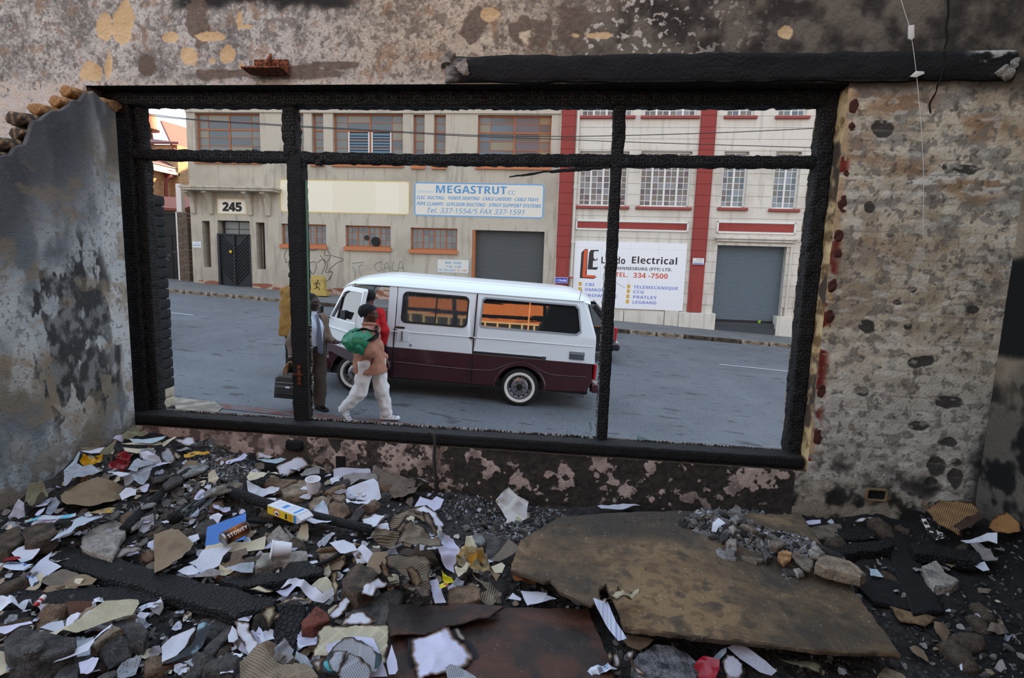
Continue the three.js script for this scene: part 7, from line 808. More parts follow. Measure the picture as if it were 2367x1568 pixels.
chunk('tile', 'curved dark tile standing on edge in the chips', 'tile', [[1057,1240],[1071,1207],[1080,1183],[1095,1189],[1089,1207],[1077,1240],[1066,1244]], M.stoneDark,{ h: 0.015, lift: 0.07, tilt: 0.6 });
chunk('tile', 'flat dark tile under the tan box flap', 'tile', [[1117,1234],[1142,1240],[1184,1244],[1172,1257],[1154,1272],[1137,1293],[1120,1290],[1125,1257]], M.stoneDark,{ h: 0.015, lift: 0.04 });
chunk('slab', 'black slate shard near the square half brick', 'slab', [[805,1207],[813,1189],[839,1170],[845,1180],[827,1204],[816,1212]], M.stoneDark,{ h: 0.015, lift: 0.06, tilt: 0.3 });
chunk('brick', 'large pale brick resting at the edge of the chipboard sheet', 'brick', [[1883,1301],[1899,1280],[1934,1287],[1968,1297],[2004,1326],[1990,1333],[1949,1322],[1907,1313]], M.brickTan,{ h: 0.06, lift: 0.09 });
chunk('concrete_lump', 'broken concrete lump beside the black plank', 'concrete', [[2131,1308],[2166,1295],[2186,1323],[2218,1341],[2200,1356],[2161,1356],[2143,1337]], M.concrete,{ h: 0.06, lift: 0.06 });
chunk('stone', 'tan stone at the bottom edge in the dark', 'stone', [[2030,1564],[2042,1543],[2058,1544],[2086,1555],[2104,1573],[2073,1586],[2033,1583]], M.brickTan,{ h: 0.06, lift: 0.05 });
chunk('stone', 'dark stone against the pale brick on the board', 'stone', [[1870,1267],[1884,1259],[1907,1276],[1894,1282],[1875,1278]], M.concrete,{ h: 0.04, lift: 0.06 });
chunk('stone', 'grey pebble near the edge of the board', 'stone', [[1969,1381],[1981,1372],[1995,1376],[1993,1391],[1979,1392]], M.concrete2,{ h: 0.035, lift: 0.05 });
chunk('stone', 'sooty cushion shaped lump under the chipboard edge', 'stone', [[1460,1530],[1477,1510],[1517,1493],[1556,1496],[1590,1513],[1610,1533],[1606,1573],[1517,1586],[1470,1556]], M.ashLump,{ h: 0.08, lift: 0.08, amp: 0.012 });
chunk('stone', 'pale rounded stone in the rubble heap on the chipboard sheet', 'stone', [[1674,1250],[1683,1243],[1703,1246],[1702,1257],[1683,1259]], M.concrete,{ h: 0.03, lift: 0.055, amp: 0.008 });
chunk('stone', 'long grey stone in the rubble heap on the chipboard sheet', 'stone', [[1653,1269],[1661,1264],[1687,1278],[1707,1287],[1705,1293],[1676,1289],[1657,1278]], M.concrete2,{ h: 0.03, lift: 0.055, amp: 0.008 });
chunk('stone', 'grey angular stone in the rubble heap on the chipboard sheet', 'stone', [[1677,1263],[1689,1257],[1702,1269],[1698,1280],[1685,1276]], M.concrete2,{ h: 0.03, lift: 0.055, amp: 0.008 });
chunk('stone', 'dark stone in the rubble heap on the chipboard sheet', 'stone', [[1661,1241],[1672,1230],[1687,1233],[1683,1246],[1668,1252]], M.stoneDark,{ h: 0.03, lift: 0.055, amp: 0.008 });
chunk('stone', 'ochre stone in the rubble heap on the chipboard sheet', 'stone', [[1798,1274],[1816,1270],[1831,1278],[1827,1293],[1812,1298],[1799,1285]], M.brickOchre,{ h: 0.03, lift: 0.055, amp: 0.008 });
chunk('stone', 'brown stone in the rubble heap on the chipboard sheet', 'stone', [[1774,1252],[1787,1243],[1809,1250],[1814,1259],[1794,1266],[1779,1263]], M.woodGrey,{ h: 0.03, lift: 0.055, amp: 0.008 });
chunk('stone', 'forked grey stone in the rubble heap on the chipboard sheet', 'stone', [[1760,1317],[1772,1315],[1787,1331],[1801,1342],[1790,1348],[1774,1346],[1772,1330]], M.concrete2,{ h: 0.03, lift: 0.055, amp: 0.008 });
chunk('stone', 'flat grey stone in the rubble heap on the chipboard sheet', 'stone', [[1798,1331],[1809,1324],[1825,1326],[1831,1335],[1812,1341]], M.concrete2,{ h: 0.03, lift: 0.055, amp: 0.008 });
chunk('stone', 'white topped stone in the rubble heap on the chipboard sheet', 'stone', [[1683,1184],[1698,1165],[1714,1174],[1716,1185],[1698,1185]], M.concrete,{ h: 0.03, lift: 0.055, amp: 0.008 });
chunk('stone', 'tan wedge stone in the rubble heap on the chipboard sheet', 'stone', [[1831,1313],[1846,1311],[1860,1322],[1846,1328]], M.concrete,{ h: 0.03, lift: 0.055, amp: 0.008 });
chunk('stone', 'grey lens shaped stone in the rubble heap on the chipboard sheet', 'stone', [[1807,1311],[1823,1312],[1842,1326],[1820,1325]], M.stoneDark,{ h: 0.03, lift: 0.055, amp: 0.008 });
chunk('stone', 'squat grey stone in the rubble heap on the chipboard sheet', 'stone', [[1690,1197],[1702,1188],[1711,1198],[1702,1206]], M.concrete2,{ h: 0.03, lift: 0.055, amp: 0.008 });
chunk('stone', 'pale chip stone in the rubble heap on the chipboard sheet', 'stone', [[1683,1217],[1694,1213],[1707,1222],[1694,1228]], M.concrete,{ h: 0.03, lift: 0.055, amp: 0.008 });
chunk('stone', 'long dark stone in the rubble heap on the chipboard sheet', 'stone', [[1759,1270],[1772,1266],[1790,1287],[1772,1290]], M.stoneDark,{ h: 0.03, lift: 0.055, amp: 0.008 });
chunk('stone', 'thin curved sherd in the rubble heap on the chipboard sheet', 'stone', [[1713,1284],[1724,1282],[1772,1292],[1750,1303]], M.woodGrey,{ h: 0.03, lift: 0.055, amp: 0.008 });
chunk('stone', 'weathered lath end in the rubble heap on the chipboard sheet', 'stone', [[1709,1209],[1724,1208],[1751,1224],[1742,1227]], M.woodGrey,{ h: 0.03, lift: 0.055, amp: 0.008 });
chunk('lath', 'tan split lath lying on the chipboard in front of the rubble heap', 'lath', [[1714,1304],[1724,1304],[1774,1333],[1768,1335]], M.stickBrown,{ h: 0.012, lift: 0.03 });
chunk('lath', 'grey broken lath under the large pale brick', 'lath', [[1829,1280],[1836,1272],[1884,1293],[1872,1318],[1860,1315]], M.woodGrey,{ h: 0.02, lift: 0.05 });
chunk('lath', 'short grey lath end against the window wall', 'lath', [[1794,1194],[1816,1185],[1833,1209],[1823,1213]], M.woodGrey,{ h: 0.02, lift: 0.07 });
chunk('glass_piece', 'largest blue green glass piece on the chipboard sheet', 'glass', [[1718,1357],[1731,1352],[1744,1361],[1733,1375]], M.glassSea,{ h: 0.005, lift: 0.034 });
chunk('glass_piece', 'small blue green glass piece on the chipboard sheet', 'glass', [[1809,1377],[1823,1376],[1829,1384],[1816,1386]], M.glassSea,{ h: 0.005, lift: 0.034 });
chunk('glass_piece', 'glass flake lowest on the chipboard sheet', 'glass', [[1914,1403],[1923,1399],[1930,1403],[1925,1408]], M.glassSea,{ h: 0.005, lift: 0.034 });
chunk('glass_piece', 'square glass flake on the bare middle of the chipboard', 'glass', [[1469,1274],[1474,1272],[1483,1278],[1479,1281],[1471,1280]], M.glassSea,{ h: 0.005, lift: 0.034 });
chunk('stone', 'grey clinker lump on the torn side of the chipboard', 'stone', [[1410,1340],[1423,1329],[1437,1332],[1444,1344],[1426,1348]], M.concrete2,{ h: 0.03, lift: 0.05 });
sheet('paper_bag', 'large flattened brown paper bag against the side wall', 'paper bag', [[141,1157],[168,1134],[227,1106],[239,1110],[285,1125],[280,1151],[268,1169],[209,1187],[156,1184],[144,1175]], M.kraft,{ lift: 0.07, crumple: 0.02, tilt: 0.25 });
sheet('folder', 'khaki folder flap pressed into the corner of the walls', 'folder', [[240,1021],[251,1001],[274,993],[327,986],[329,992],[321,1004],[289,1013],[268,1010]], M.khaki,{ lift: 0.05, tilt: 0.4, crumple: 0.012 });
sheet('folder', 'olive folder folded below the window corner', 'folder', [[280,1015],[298,998],[333,1001],[345,1011],[327,1015],[292,1017]], M.khaki,{ lift: 0.06, tilt: 0.3, crumple: 0.02 });
sheet('card', 'long cream card strip under the window', 'card', [[280,1031],[316,1026],[372,1023],[373,1031],[357,1035],[304,1033]], M.cream,{ lift: 0.1, tilt: 0.3 });
sheet('card', 'cream card strip with a turned end', 'card', [[372,1026],[404,1010],[408,1012],[384,1029],[378,1033]], M.cream,{ lift: 0.12, tilt: 0.3 });
sheet('card', 'second cream card strip below the first', 'card', [[285,1038],[316,1036],[357,1033],[354,1038],[316,1049],[289,1047]], M.cream,{ lift: 0.08, tilt: 0.2 });
sheet('paper', 'blue edged sheets pushed under the cream strips', 'paper', [[298,1017],[327,1018],[384,1013],[378,1020],[351,1026],[310,1026]], M.paperBlue,{ lift: 0.06 });
sheet('paper', 'scorched white page curling up under the window corner', 'paper', [[398,1018],[422,1017],[434,1009],[449,1010],[455,1024],[446,1036],[431,1035],[410,1027]], M.paperW,{ lift: 0.09, tilt: 0.6, burn: 0.8, curl: 0.4 });
sheet('paper', 'pale lilac envelope standing by the khaki flap', 'paper', [[261,1015],[268,1008],[289,1007],[287,1018],[277,1033],[280,1024],[271,1018]], M.paperL,{ lift: 0.09, tilt: 0.6 });
sheet('folder', 'grey green folder with a pale blue edge along the side wall', 'folder', [[185,1039],[224,1036],[245,1035],[265,1018],[271,1017],[262,1033],[265,1048],[239,1063],[227,1044],[209,1046]], M.khaki,{ lift: 0.08, tilt: 0.5 });
sheet('paper', 'white page inside the folder along the side wall', 'paper', [[187,1044],[209,1046],[242,1036],[230,1052],[209,1054],[194,1049]], M.paperW,{ lift: 0.1, tilt: 0.4 });
sheet('folder', 'pale blue folder edge leaning on the side wall', 'folder', [[147,1092],[168,1069],[183,1045],[185,1051],[174,1083],[156,1104]], M.paperBlue,{ lift: 0.06, tilt: 0.6 });
sheet('wrapper', 'crumpled yellow food wrapper at the side wall', 'wrapper', [[184,1067],[194,1055],[209,1063],[227,1055],[239,1066],[236,1078],[215,1082],[194,1079]], M.wrapYellow,{ lift: 0.08, crumple: 0.05, tilt: 0.5 });
sheet('wrapper', 'crumpled dark red wrapper printed with black', 'wrapper', [[251,1086],[268,1078],[271,1054],[289,1052],[305,1066],[298,1081],[283,1095],[253,1096]], M.wrapRed,{ lift: 0.08, crumple: 0.05, tilt: 0.5 });
sheet('wrapper', 'black and clear crumpled plastic beside the dark red wrapper', 'wrapper', [[245,1066],[268,1055],[280,1060],[274,1075],[251,1075]], M.wrapDark,{ lift: 0.08, crumple: 0.05, tilt: 0.5 });
sheet('paper', 'white fluted page standing beside the dark red wrapper', 'paper', [[324,1048],[339,1044],[369,1063],[375,1075],[351,1081],[333,1072]], M.paperW,{ lift: 0.1, tilt: 0.6, crumple: 0.03 });
sheet('paper', 'smoke blackened white page next to the fluted one', 'paper', [[369,1048],[387,1035],[395,1039],[407,1066],[387,1078],[372,1066]], M.paperN,{ lift: 0.11, tilt: 0.6, burn: 0.5 });
sheet('paper', 'torn grey sheet below the fluted page', 'paper', [[295,1086],[316,1066],[339,1072],[354,1081],[327,1083],[316,1097],[298,1098]], M.paperN,{ lift: 0.07, crumple: 0.03 });
sheet('card', 'cream burnt card with a dark hole beside the soil heap', 'card', [[395,1039],[407,1041],[419,1052],[416,1066],[404,1060]], M.cream,{ lift: 0.1, tilt: 0.6, burn: 0.7 });
sheet('wrapper', 'yellow and black printed packet below the window', 'wrapper', [[425,1052],[449,1045],[481,1044],[486,1049],[452,1054],[426,1060]], M.wrapYellow,{ lift: 0.09, tilt: 0.4, crumple: 0.02 });
sheet('wrapper', 'black patterned packet above the yellow one', 'wrapper', [[434,1044],[455,1026],[484,1024],[502,1039],[478,1042],[449,1044]], M.wrapDark,{ lift: 0.09, crumple: 0.03, tilt: 0.4 });
sheet('paper', 'grey smoked sheet draped above the brown bag', 'paper', [[285,1110],[316,1092],[354,1082],[348,1104],[333,1128],[289,1129]], M.paperN,{ lift: 0.1, crumple: 0.03, tilt: 0.3 });
sheet('paper', 'white sheet edge behind the brown bag', 'paper', [[251,1100],[301,1099],[292,1107],[283,1113],[268,1110]], M.paperW,{ lift: 0.09 });
sheet('paper', 'lilac scrap beside the grey slab', 'paper', [[355,1082],[378,1076],[395,1082],[375,1089],[369,1097],[357,1092]], M.paperL,{ lift: 0.07, crumple: 0.02 });
sheet('paper', 'grey sheets heaped along the foot of the side wall', 'paper', [[150,1116],[174,1086],[209,1095],[233,1098],[203,1113],[168,1131],[150,1140]], M.paperN,{ lift: 0.05, crumple: 0.04 });
sheet('paper', 'large scorched page standing in the dark soil under the window', 'paper', [[512,1040],[540,1018],[572,1010],[588,1024],[582,1052],[560,1054],[530,1040]], M.paperW,{ lift: 0.07, tilt: 0.7, burn: 0.6, curl: 0.3 });
sheet('paper', 'burnt white page with a brown rim under the mullion', 'paper', [[589,1046],[606,1037],[623,1036],[637,1058],[621,1065],[592,1062]], M.paperW,{ lift: 0.08, tilt: 0.5, burn: 0.9 });
sheet('paper', 'pale blue pages below the brown rimmed one', 'paper', [[592,1063],[618,1066],[650,1061],[662,1064],[638,1074],[609,1071]], M.paperBlue,{ lift: 0.05 });
sheet('paper', 'heart shaped scorched white page against the window wall', 'paper', [[638,1080],[650,1071],[668,1067],[686,1056],[703,1056],[719,1077],[703,1084],[680,1095],[662,1105],[647,1102]], M.paperW,{ lift: 0.1, tilt: 0.65, burn: 0.8 });
sheet('card', 'cream folded card leaning on the window wall', 'card', [[721,1078],[727,1064],[745,1074],[765,1089],[768,1109],[757,1092],[739,1084]], M.cream,{ lift: 0.08, tilt: 0.6 });
sheet('paper', 'grey scorched sheet below the heart shaped page', 'paper', [[693,1101],[712,1084],[739,1086],[739,1103],[709,1109],[697,1112]], M.paperGrey,{ lift: 0.06, crumple: 0.02 });
sheet('card', 'cream padded sheet behind the tan brick', 'card', [[570,1103],[579,1095],[638,1096],[644,1106],[621,1108],[609,1126],[579,1124]], M.cream,{ lift: 0.07, crumple: 0.025 });
sheet('bag', 'white torn paper bag with blue print behind the milk carton', 'bag', [[571,1127],[588,1126],[618,1133],[647,1143],[644,1149],[609,1154],[584,1157],[573,1145]], M.paperW,{ lift: 0.1, crumple: 0.04, tilt: 0.4 });
sheet('paper', 'white sheet under the milk carton', 'paper', [[581,1170],[600,1155],[638,1154],[638,1166],[621,1181],[609,1179]], M.paperW,{ lift: 0.07, tilt: 0.3 });
sheet('paper', 'curled grey strip beside the torn paper bag', 'paper', [[535,1132],[547,1133],[550,1151],[573,1166],[585,1169],[561,1170],[545,1154]], M.paperGrey,{ lift: 0.09, tilt: 0.5, curl: 0.4 });
sheet('bag', 'white plastic bag with a blue picture in front of the tan bricks', 'bag', [[721,1198],[727,1177],[746,1160],[757,1177],[762,1204],[767,1217],[745,1213],[727,1204]], M.paperPic,{ lift: 0.1, tilt: 0.6, crumple: 0.04 });
sheet('paper', 'white sheets under the plastic bag with the blue picture', 'paper', [[686,1200],[709,1198],[739,1204],[767,1213],[757,1220],[721,1213]], M.paperW,{ lift: 0.06, crumple: 0.02 });
sheet('book', 'open white notebook against the window wall', 'book', [[798,1142],[804,1130],[863,1106],[873,1115],[881,1151],[875,1158],[804,1164]], M.paperW,{ lift: 0.11, tilt: 0.5 });
sheet('book', 'smoked page flap of the open notebook', 'book', [[792,1103],[816,1095],[869,1099],[873,1114],[833,1112],[810,1127],[799,1127]], M.paperGrey,{ lift: 0.13, tilt: 0.5 });
sheet('book', 'grey ruled page standing behind the notebook', 'book', [[771,1086],[786,1082],[856,1084],[857,1095],[816,1095],[792,1103],[780,1115],[771,1115]], M.paperRuled,{ lift: 0.1, tilt: 0.7 });
sheet('paper', 'scorched strip along the top of the ruled page', 'paper', [[788,1082],[833,1077],[848,1078],[854,1085],[816,1086]], M.paperW,{ lift: 0.12, tilt: 0.7, burn: 0.8 });
sheet('paper', 'loose leaves fanned under the open notebook', 'paper', [[798,1161],[816,1164],[860,1158],[857,1166],[827,1174],[804,1171]], M.paperW,{ lift: 0.06, crumple: 0.03 });
sheet('cardboard', 'large smoked cardboard sheet against the window wall', 'cardboard', [[860,1090],[875,1087],[920,1102],[963,1115],[958,1130],[913,1148],[901,1136],[881,1130]], M.kraftGrey,{ lift: 0.08, tilt: 0.4, crumple: 0.02 });
sheet('cardboard', 'torn cardboard lower edge of the smoked sheet', 'cardboard', [[900,1136],[930,1130],[955,1136],[977,1127],[956,1148],[935,1157],[912,1158],[900,1151]], M.kraftGrey,{ lift: 0.07, tilt: 0.3, crumple: 0.03 });
sheet('paper', 'pink scorched sheet lying on the smoked cardboard', 'paper', [[938,1107],[968,1108],[986,1113],[998,1127],[983,1124],[965,1113]], M.paperGrey,{ lift: 0.12, burn: 0.5 });
sheet('paper', 'white torn page near the black slate shard', 'paper', [[835,1204],[863,1194],[893,1189],[887,1204],[869,1220],[845,1220]], M.paperW,{ lift: 0.08, burn: 0.3, crumple: 0.02 });
sheet('paper', 'rounded white page above the corrugated heap', 'paper', [[857,1242],[875,1216],[895,1210],[901,1225],[881,1245]], M.paperW,{ lift: 0.09, tilt: 0.4 });
sheet('folder', 'bright blue folder with a small white sticker', 'folder', [[474,1265],[479,1221],[522,1203],[569,1187],[569,1218],[567,1252],[522,1257]], M.folderBlue,{ lift: 0.12, tilt: 0.45, crumple: 0.006 });
sheet('label_sticker', 'small white sticker on the bright blue folder', 'sticker', [[547,1197],[563,1192],[565,1198],[549,1203]], M.paperW,{ lift: 0.128, tilt: 0.45, crumple: 0.0, name2: 1 });
sheet('book', 'cream opened book page under the blue folder', 'book', [[478,1268],[522,1257],[569,1255],[614,1244],[612,1274],[569,1280],[504,1280],[469,1283]], M.cream,{ lift: 0.085, tilt: 0.3 });
sheet('paper', 'blank white pad below the drink can', 'paper', [[436,1305],[457,1294],[469,1277],[492,1271],[538,1269],[516,1289],[507,1309],[466,1325],[451,1309]], M.paperW,{ lift: 0.075, tilt: 0.2 });
sheet('paper', 'white scrap below the blank pad', 'paper', [[411,1327],[427,1315],[444,1309],[464,1325],[451,1334],[433,1335]], M.paperW,{ lift: 0.09, tilt: 0.3 });
sheet('book', 'folded grey pages below the drink can', 'book', [[449,1336],[492,1315],[507,1324],[510,1333],[483,1337]], M.paperGrey,{ lift: 0.09, tilt: 0.3 });
sheet('book', 'torn cream pages standing beside the drink can', 'book', [[506,1309],[522,1312],[546,1315],[540,1327],[522,1333],[510,1331]], M.cream,{ lift: 0.1, tilt: 0.5, crumple: 0.03 });
sheet('paper', 'grey pages under the drink can', 'paper', [[522,1314],[557,1306],[588,1299],[584,1324],[557,1327],[540,1324]], M.paperN,{ lift: 0.07 });
sheet('paper_bag', 'brown sack lying beside the charred plank', 'paper bag', [[356,1244],[398,1232],[448,1259],[439,1280],[418,1312],[392,1324],[356,1324]], M.kraft,{ lift: 0.08, crumple: 0.03 });
sheet('paper', 'white lining in the brown sack', 'paper', [[386,1259],[415,1256],[439,1244],[458,1238],[461,1250],[445,1260],[410,1264]], M.paperW,{ lift: 0.12, tilt: 0.4 });
sheet('paper', 'torn grey sheet above the brown sack', 'paper', [[262,1289],[284,1268],[319,1265],[337,1274],[325,1280],[299,1283],[275,1294]], M.paperGrey,{ lift: 0.09, tilt: 0.4, burn: 0.5 });
sheet('paper', 'long pale newspaper sheet beside the concrete slab', 'paper', [[117,1259],[133,1242],[166,1224],[177,1209],[189,1194],[207,1199],[201,1209],[225,1206],[257,1199],[207,1221],[177,1236],[142,1253]], M.paperN2,{ lift: 0.05, crumple: 0.02 });
sheet('book', 'rolled magazine with a blue streak', 'magazine', [[53,1214],[89,1197],[103,1194],[130,1196],[176,1191],[176,1203],[130,1206],[83,1206]], M.paperBlueRoll,{ lift: 0.08, tilt: 0.3 });
sheet('paper', 'white page standing by the side wall', 'paper', [[18,1197],[30,1177],[44,1159],[56,1168],[59,1203],[44,1206],[30,1206]], M.paperRuled,{ lift: 0.1, tilt: 0.7, crumple: 0.03 });
sheet('bag', 'brown crumpled bag beside the standing page', 'bag', [[56,1162],[71,1138],[98,1132],[112,1150],[101,1168],[86,1172],[71,1168]], M.khaki,{ lift: 0.07, crumple: 0.05 });
sheet('paper', 'lilac scrap at the edge of the brown crumpled bag', 'paper', [[80,1194],[89,1184],[105,1178],[101,1188],[89,1196]], M.paperL,{ lift: 0.06 });
sheet('jar', 'clouded plastic tub near the brown bag', 'tub', [[106,1194],[115,1159],[130,1156],[139,1168],[127,1188],[118,1196]], M.plasticGrey,{ lift: 0.06, tilt: 0.5, crumple: 0.02 });
sheet('card', 'yellow printed card tucked under the brown paper bag', 'card', [[198,1188],[225,1181],[251,1177],[269,1178],[260,1191],[225,1193]], M.wrapPrint,{ lift: 0.07 });
sheet('paper', 'folded sheet fan with a dark crease by the side wall', 'paper', [[27,1280],[41,1268],[71,1259],[93,1274],[74,1292],[50,1302],[38,1292]], M.paperW,{ lift: 0.08, tilt: 0.3 });
sheet('paper', 'red and white printed paper by the side wall', 'paper', [[6,1298],[27,1292],[47,1296],[50,1302],[27,1305],[9,1304]], M.wrapRed,{ lift: 0.06 });
sheet('paper', 'blue and white cartoon page by the side wall', 'paper', [[6,1316],[18,1305],[56,1304],[77,1310],[53,1324],[27,1321]], M.paperPrintBlue,{ lift: 0.06 });
sheet('paper', 'white ruled page poking out below the scaly plank', 'paper', [[69,1321],[95,1298],[121,1280],[112,1298],[143,1314],[118,1327],[101,1339],[95,1348],[80,1339]], M.paperRuled,{ lift: 0.06, tilt: 0.2 });
sheet('paper', 'torn striped paper beside the ruled page', 'paper', [[61,1342],[71,1330],[86,1342],[92,1354],[80,1361],[68,1354]], M.paperPrintBlue,{ lift: 0.06, crumple: 0.03 });
sheet('card', 'grey brown card under the scaly plank', 'card', [[93,1354],[106,1339],[142,1319],[183,1332],[154,1351],[136,1364]], M.kraftGrey,{ lift: 0.045 });
sheet('card', 'tan cardboard sheet under the scaly plank', 'cardboard', [[145,1361],[166,1342],[186,1331],[225,1344],[213,1357]], M.kraft,{ lift: 0.05 });
sheet('paper', 'shredded white paper at the very edge by the lower timber', 'paper', [[-6,1407],[9,1398],[30,1399],[44,1416],[72,1395],[74,1402],[53,1419],[24,1428],[-6,1431]], M.paperW,{ lift: 0.06, crumple: 0.04 });
sheet('card', 'large cream mailer board below the crossing timbers', 'card', [[145,1463],[166,1448],[207,1419],[242,1394],[284,1390],[319,1389],[322,1397],[306,1425],[260,1439],[213,1459],[177,1472]], M.creamOld,{ lift: 0.1, tilt: 0.25, crumple: 0.008 });
sheet('box', 'red brown carton corner behind the cream mailer board', 'box', [[152,1397],[189,1394],[237,1394],[216,1413],[189,1428],[160,1432]], M.cartonRed,{ lift: 0.06, tilt: 0.3 });
sheet('box', 'tan carton flap beside the red brown carton corner', 'box', [[71,1398],[109,1395],[151,1395],[142,1419],[124,1428],[98,1410]], M.kraft,{ lift: 0.05, tilt: 0.3 });
sheet('paper', 'printed lilac page beside the striped straw', 'paper', [[92,1454],[118,1441],[145,1434],[149,1448],[142,1462],[115,1458]], M.paperRuled,{ lift: 0.09, tilt: 0.4 });
sheet('paper', 'white folded paper lying on the big grey block', 'paper', [[-6,1453],[35,1448],[71,1444],[77,1451],[47,1454],[27,1465],[12,1470],[-6,1463]], M.paperL,{ lift: 0.12, tilt: 0.3 });
sheet('card', 'long white card strip between the blocks', 'card', [[123,1533],[139,1522],[177,1501],[219,1481],[260,1447],[257,1457],[219,1484],[204,1507],[166,1519]], M.paperW,{ lift: 0.13, tilt: 0.3 });
sheet('bottle_scrap', 'pale lilac plastic scrap under the standing brick', 'plastic', [[183,1547],[207,1540],[225,1530],[231,1549],[216,1568],[186,1568]], M.paperL,{ lift: 0.07, crumple: 0.03 });
sheet('spoon', 'white plastic spoon bowl beside the striped straw', 'spoon', [[89,1407],[96,1398],[108,1401],[110,1413],[103,1422],[96,1420]], M.paperL,{ lift: 0.1, tilt: 0.5 });
timber('straw', 'red and white striped straw', 'straw', [[86,1451],[98,1439],[109,1425]], M.straw,{ r0: 0.011, r1: 0.011, lift: 0.1 });
sheet('book', 'book with a pale cover lying open in the shadow', 'book', [[374,1534],[374,1496],[398,1472],[448,1450],[451,1457],[427,1496],[404,1519]], M.paperW,{ lift: 0.12, tilt: 0.45 });
chunk('book', 'charred page block of the pale covered book', 'book', [[374,1537],[404,1521],[429,1496],[454,1448],[457,1453],[444,1490],[421,1513],[392,1534]], M.burntPages,{ h: 0.02, lift: 0.11, tilt: 0.45 });
sheet('book_cover', 'torn book cover with a pale blue swirl', 'book cover', [[438,1496],[451,1478],[458,1448],[469,1442],[485,1445],[482,1463],[466,1496],[439,1519],[386,1541],[383,1537],[415,1519]], M.coverBlue,{ lift: 0.1, tilt: 0.45 });
sheet('paper', 'white card with a printed grey bar below the scaly plank', 'card', [[536,1419],[554,1403],[590,1414],[575,1441],[551,1438]], M.paperBar,{ lift: 0.13, tilt: 0.4 });
sheet('paper', 'scalloped white page leaning by the burnt book', 'paper', [[542,1440],[557,1439],[575,1444],[577,1463],[599,1490],[575,1519],[557,1484]], M.paperW,{ lift: 0.13, tilt: 0.5, burn: 0.2 });
sheet('paper', 'scalloped white page behind the leaning one', 'paper', [[527,1472],[537,1448],[546,1457],[551,1478],[540,1488],[528,1487]], M.paperW,{ lift: 0.11, tilt: 0.4 });
chunk('book', 'charred open book with curled cream pages', 'book', [[577,1454],[584,1425],[605,1410],[631,1407],[637,1422],[631,1448],[622,1466],[611,1490],[587,1472]], M.burntPages,{ h: 0.04, lift: 0.13, tilt: 0.5, amp: 0.02 });
sheet('paper', 'curled cream leaves of the charred open book', 'paper', [[605,1428],[614,1410],[634,1405],[637,1422],[631,1439],[625,1463],[617,1454]], M.creamOld,{ lift: 0.16, tilt: 0.5, burn: 0.6, crumple: 0.03 });
sheet('paper', 'cream curl on the charred plank end', 'paper', [[628,1448],[637,1422],[652,1423],[646,1432],[637,1436]], M.cream,{ lift: 0.19, tilt: 0.5, burn: 0.3 });
sheet('book', 'old printed leaflet curling at the lower edge', 'leaflet', [[554,1543],[587,1507],[605,1499],[637,1534],[676,1537],[702,1534],[732,1567],[729,1584],[557,1584]], M.newsBrown,{ lift: 0.09, tilt: 0.3, crumple: 0.02 });
sheet('cloth', 'white crumpled cloth like paper on the charred plank end', 'paper', [[649,1374],[664,1358],[685,1349],[708,1357],[729,1365],[744,1383],[770,1379],[773,1389],[747,1398],[723,1394],[693,1371],[673,1365]], M.paperW,{ lift: 0.19, tilt: 0.45, crumple: 0.04 });
sheet('paper', 'white burnt strip across the charred plank end', 'paper', [[642,1404],[658,1389],[685,1379],[705,1388],[710,1397],[687,1392],[664,1398]], M.paperW,{ lift: 0.18, tilt: 0.4, burn: 0.5 });
sheet('paper', 'cream scorched papers beside the crossing timber', 'paper', [[575,1365],[599,1360],[625,1363],[634,1368],[611,1374],[587,1371]], M.cream,{ lift: 0.09, burn: 0.5 });
sheet('book', 'open directory with yellowed printed leaves beside the charred plank', 'book', [[720,1357],[738,1339],[755,1333],[767,1351],[773,1377],[761,1380],[744,1374]], M.newsCream,{ lift: 0.16, tilt: 0.5 });
sheet('book', 'yellow brown page edges of the open directory', 'book', [[764,1327],[780,1324],[780,1389],[775,1401],[772,1374],[767,1348]], M.creamOld,{ lift: 0.17, tilt: 0.5, burn: 0.5 });
sheet('paper', 'white burnt edged page beside the earthy lump', 'paper', [[760,1425],[781,1404],[801,1383],[815,1382],[810,1398],[798,1419],[766,1445]], M.paperW,{ lift: 0.12, tilt: 0.4, burn: 0.3 });
sheet('paper', 'scorched white page under the earthy lump', 'paper', [[785,1448],[795,1431],[819,1422],[841,1416],[857,1431],[872,1442],[857,1451],[819,1450]], M.paperW,{ lift: 0.1, tilt: 0.4, burn: 0.8 });
sheet('paper', 'white page folded over the rough reddish brick', 'paper', [[820,1373],[846,1357],[875,1342],[887,1351],[917,1348],[921,1358],[893,1357],[872,1368],[863,1386],[840,1383]], M.paperW,{ lift: 0.15, tilt: 0.4, burn: 0.4, crumple: 0.02 });
sheet('newspaper', 'yellowed newspaper page spread at the lower edge', 'newspaper', [[721,1525],[730,1496],[736,1463],[749,1451],[816,1448],[900,1451],[897,1484],[891,1543],[828,1537],[754,1522]], M.newsCream,{ lift: 0.09, tilt: 0.3, crumple: 0.012, burn: 0.15 });
sheet('paper', 'lilac page lying on the yellowed newspaper', 'paper', [[754,1507],[755,1493],[792,1475],[816,1467],[863,1478],[881,1522],[896,1564],[857,1567],[798,1537]], M.paperL,{ lift: 0.105, tilt: 0.3 });
sheet('paper', 'lilac sheet sticking out beneath the newspaper', 'paper', [[893,1531],[905,1496],[917,1531],[920,1555],[914,1567],[899,1567]], M.paperL,{ lift: 0.08, tilt: 0.3 });
sheet('magazine', 'round burnt magazine page with a teal picture', 'magazine', [[744,1543],[754,1519],[769,1496],[798,1474],[819,1473],[857,1496],[881,1525],[881,1543],[869,1564],[798,1572],[745,1555]], M.magTeal,{ lift: 0.125, tilt: 0.3, burn: 0.25 });
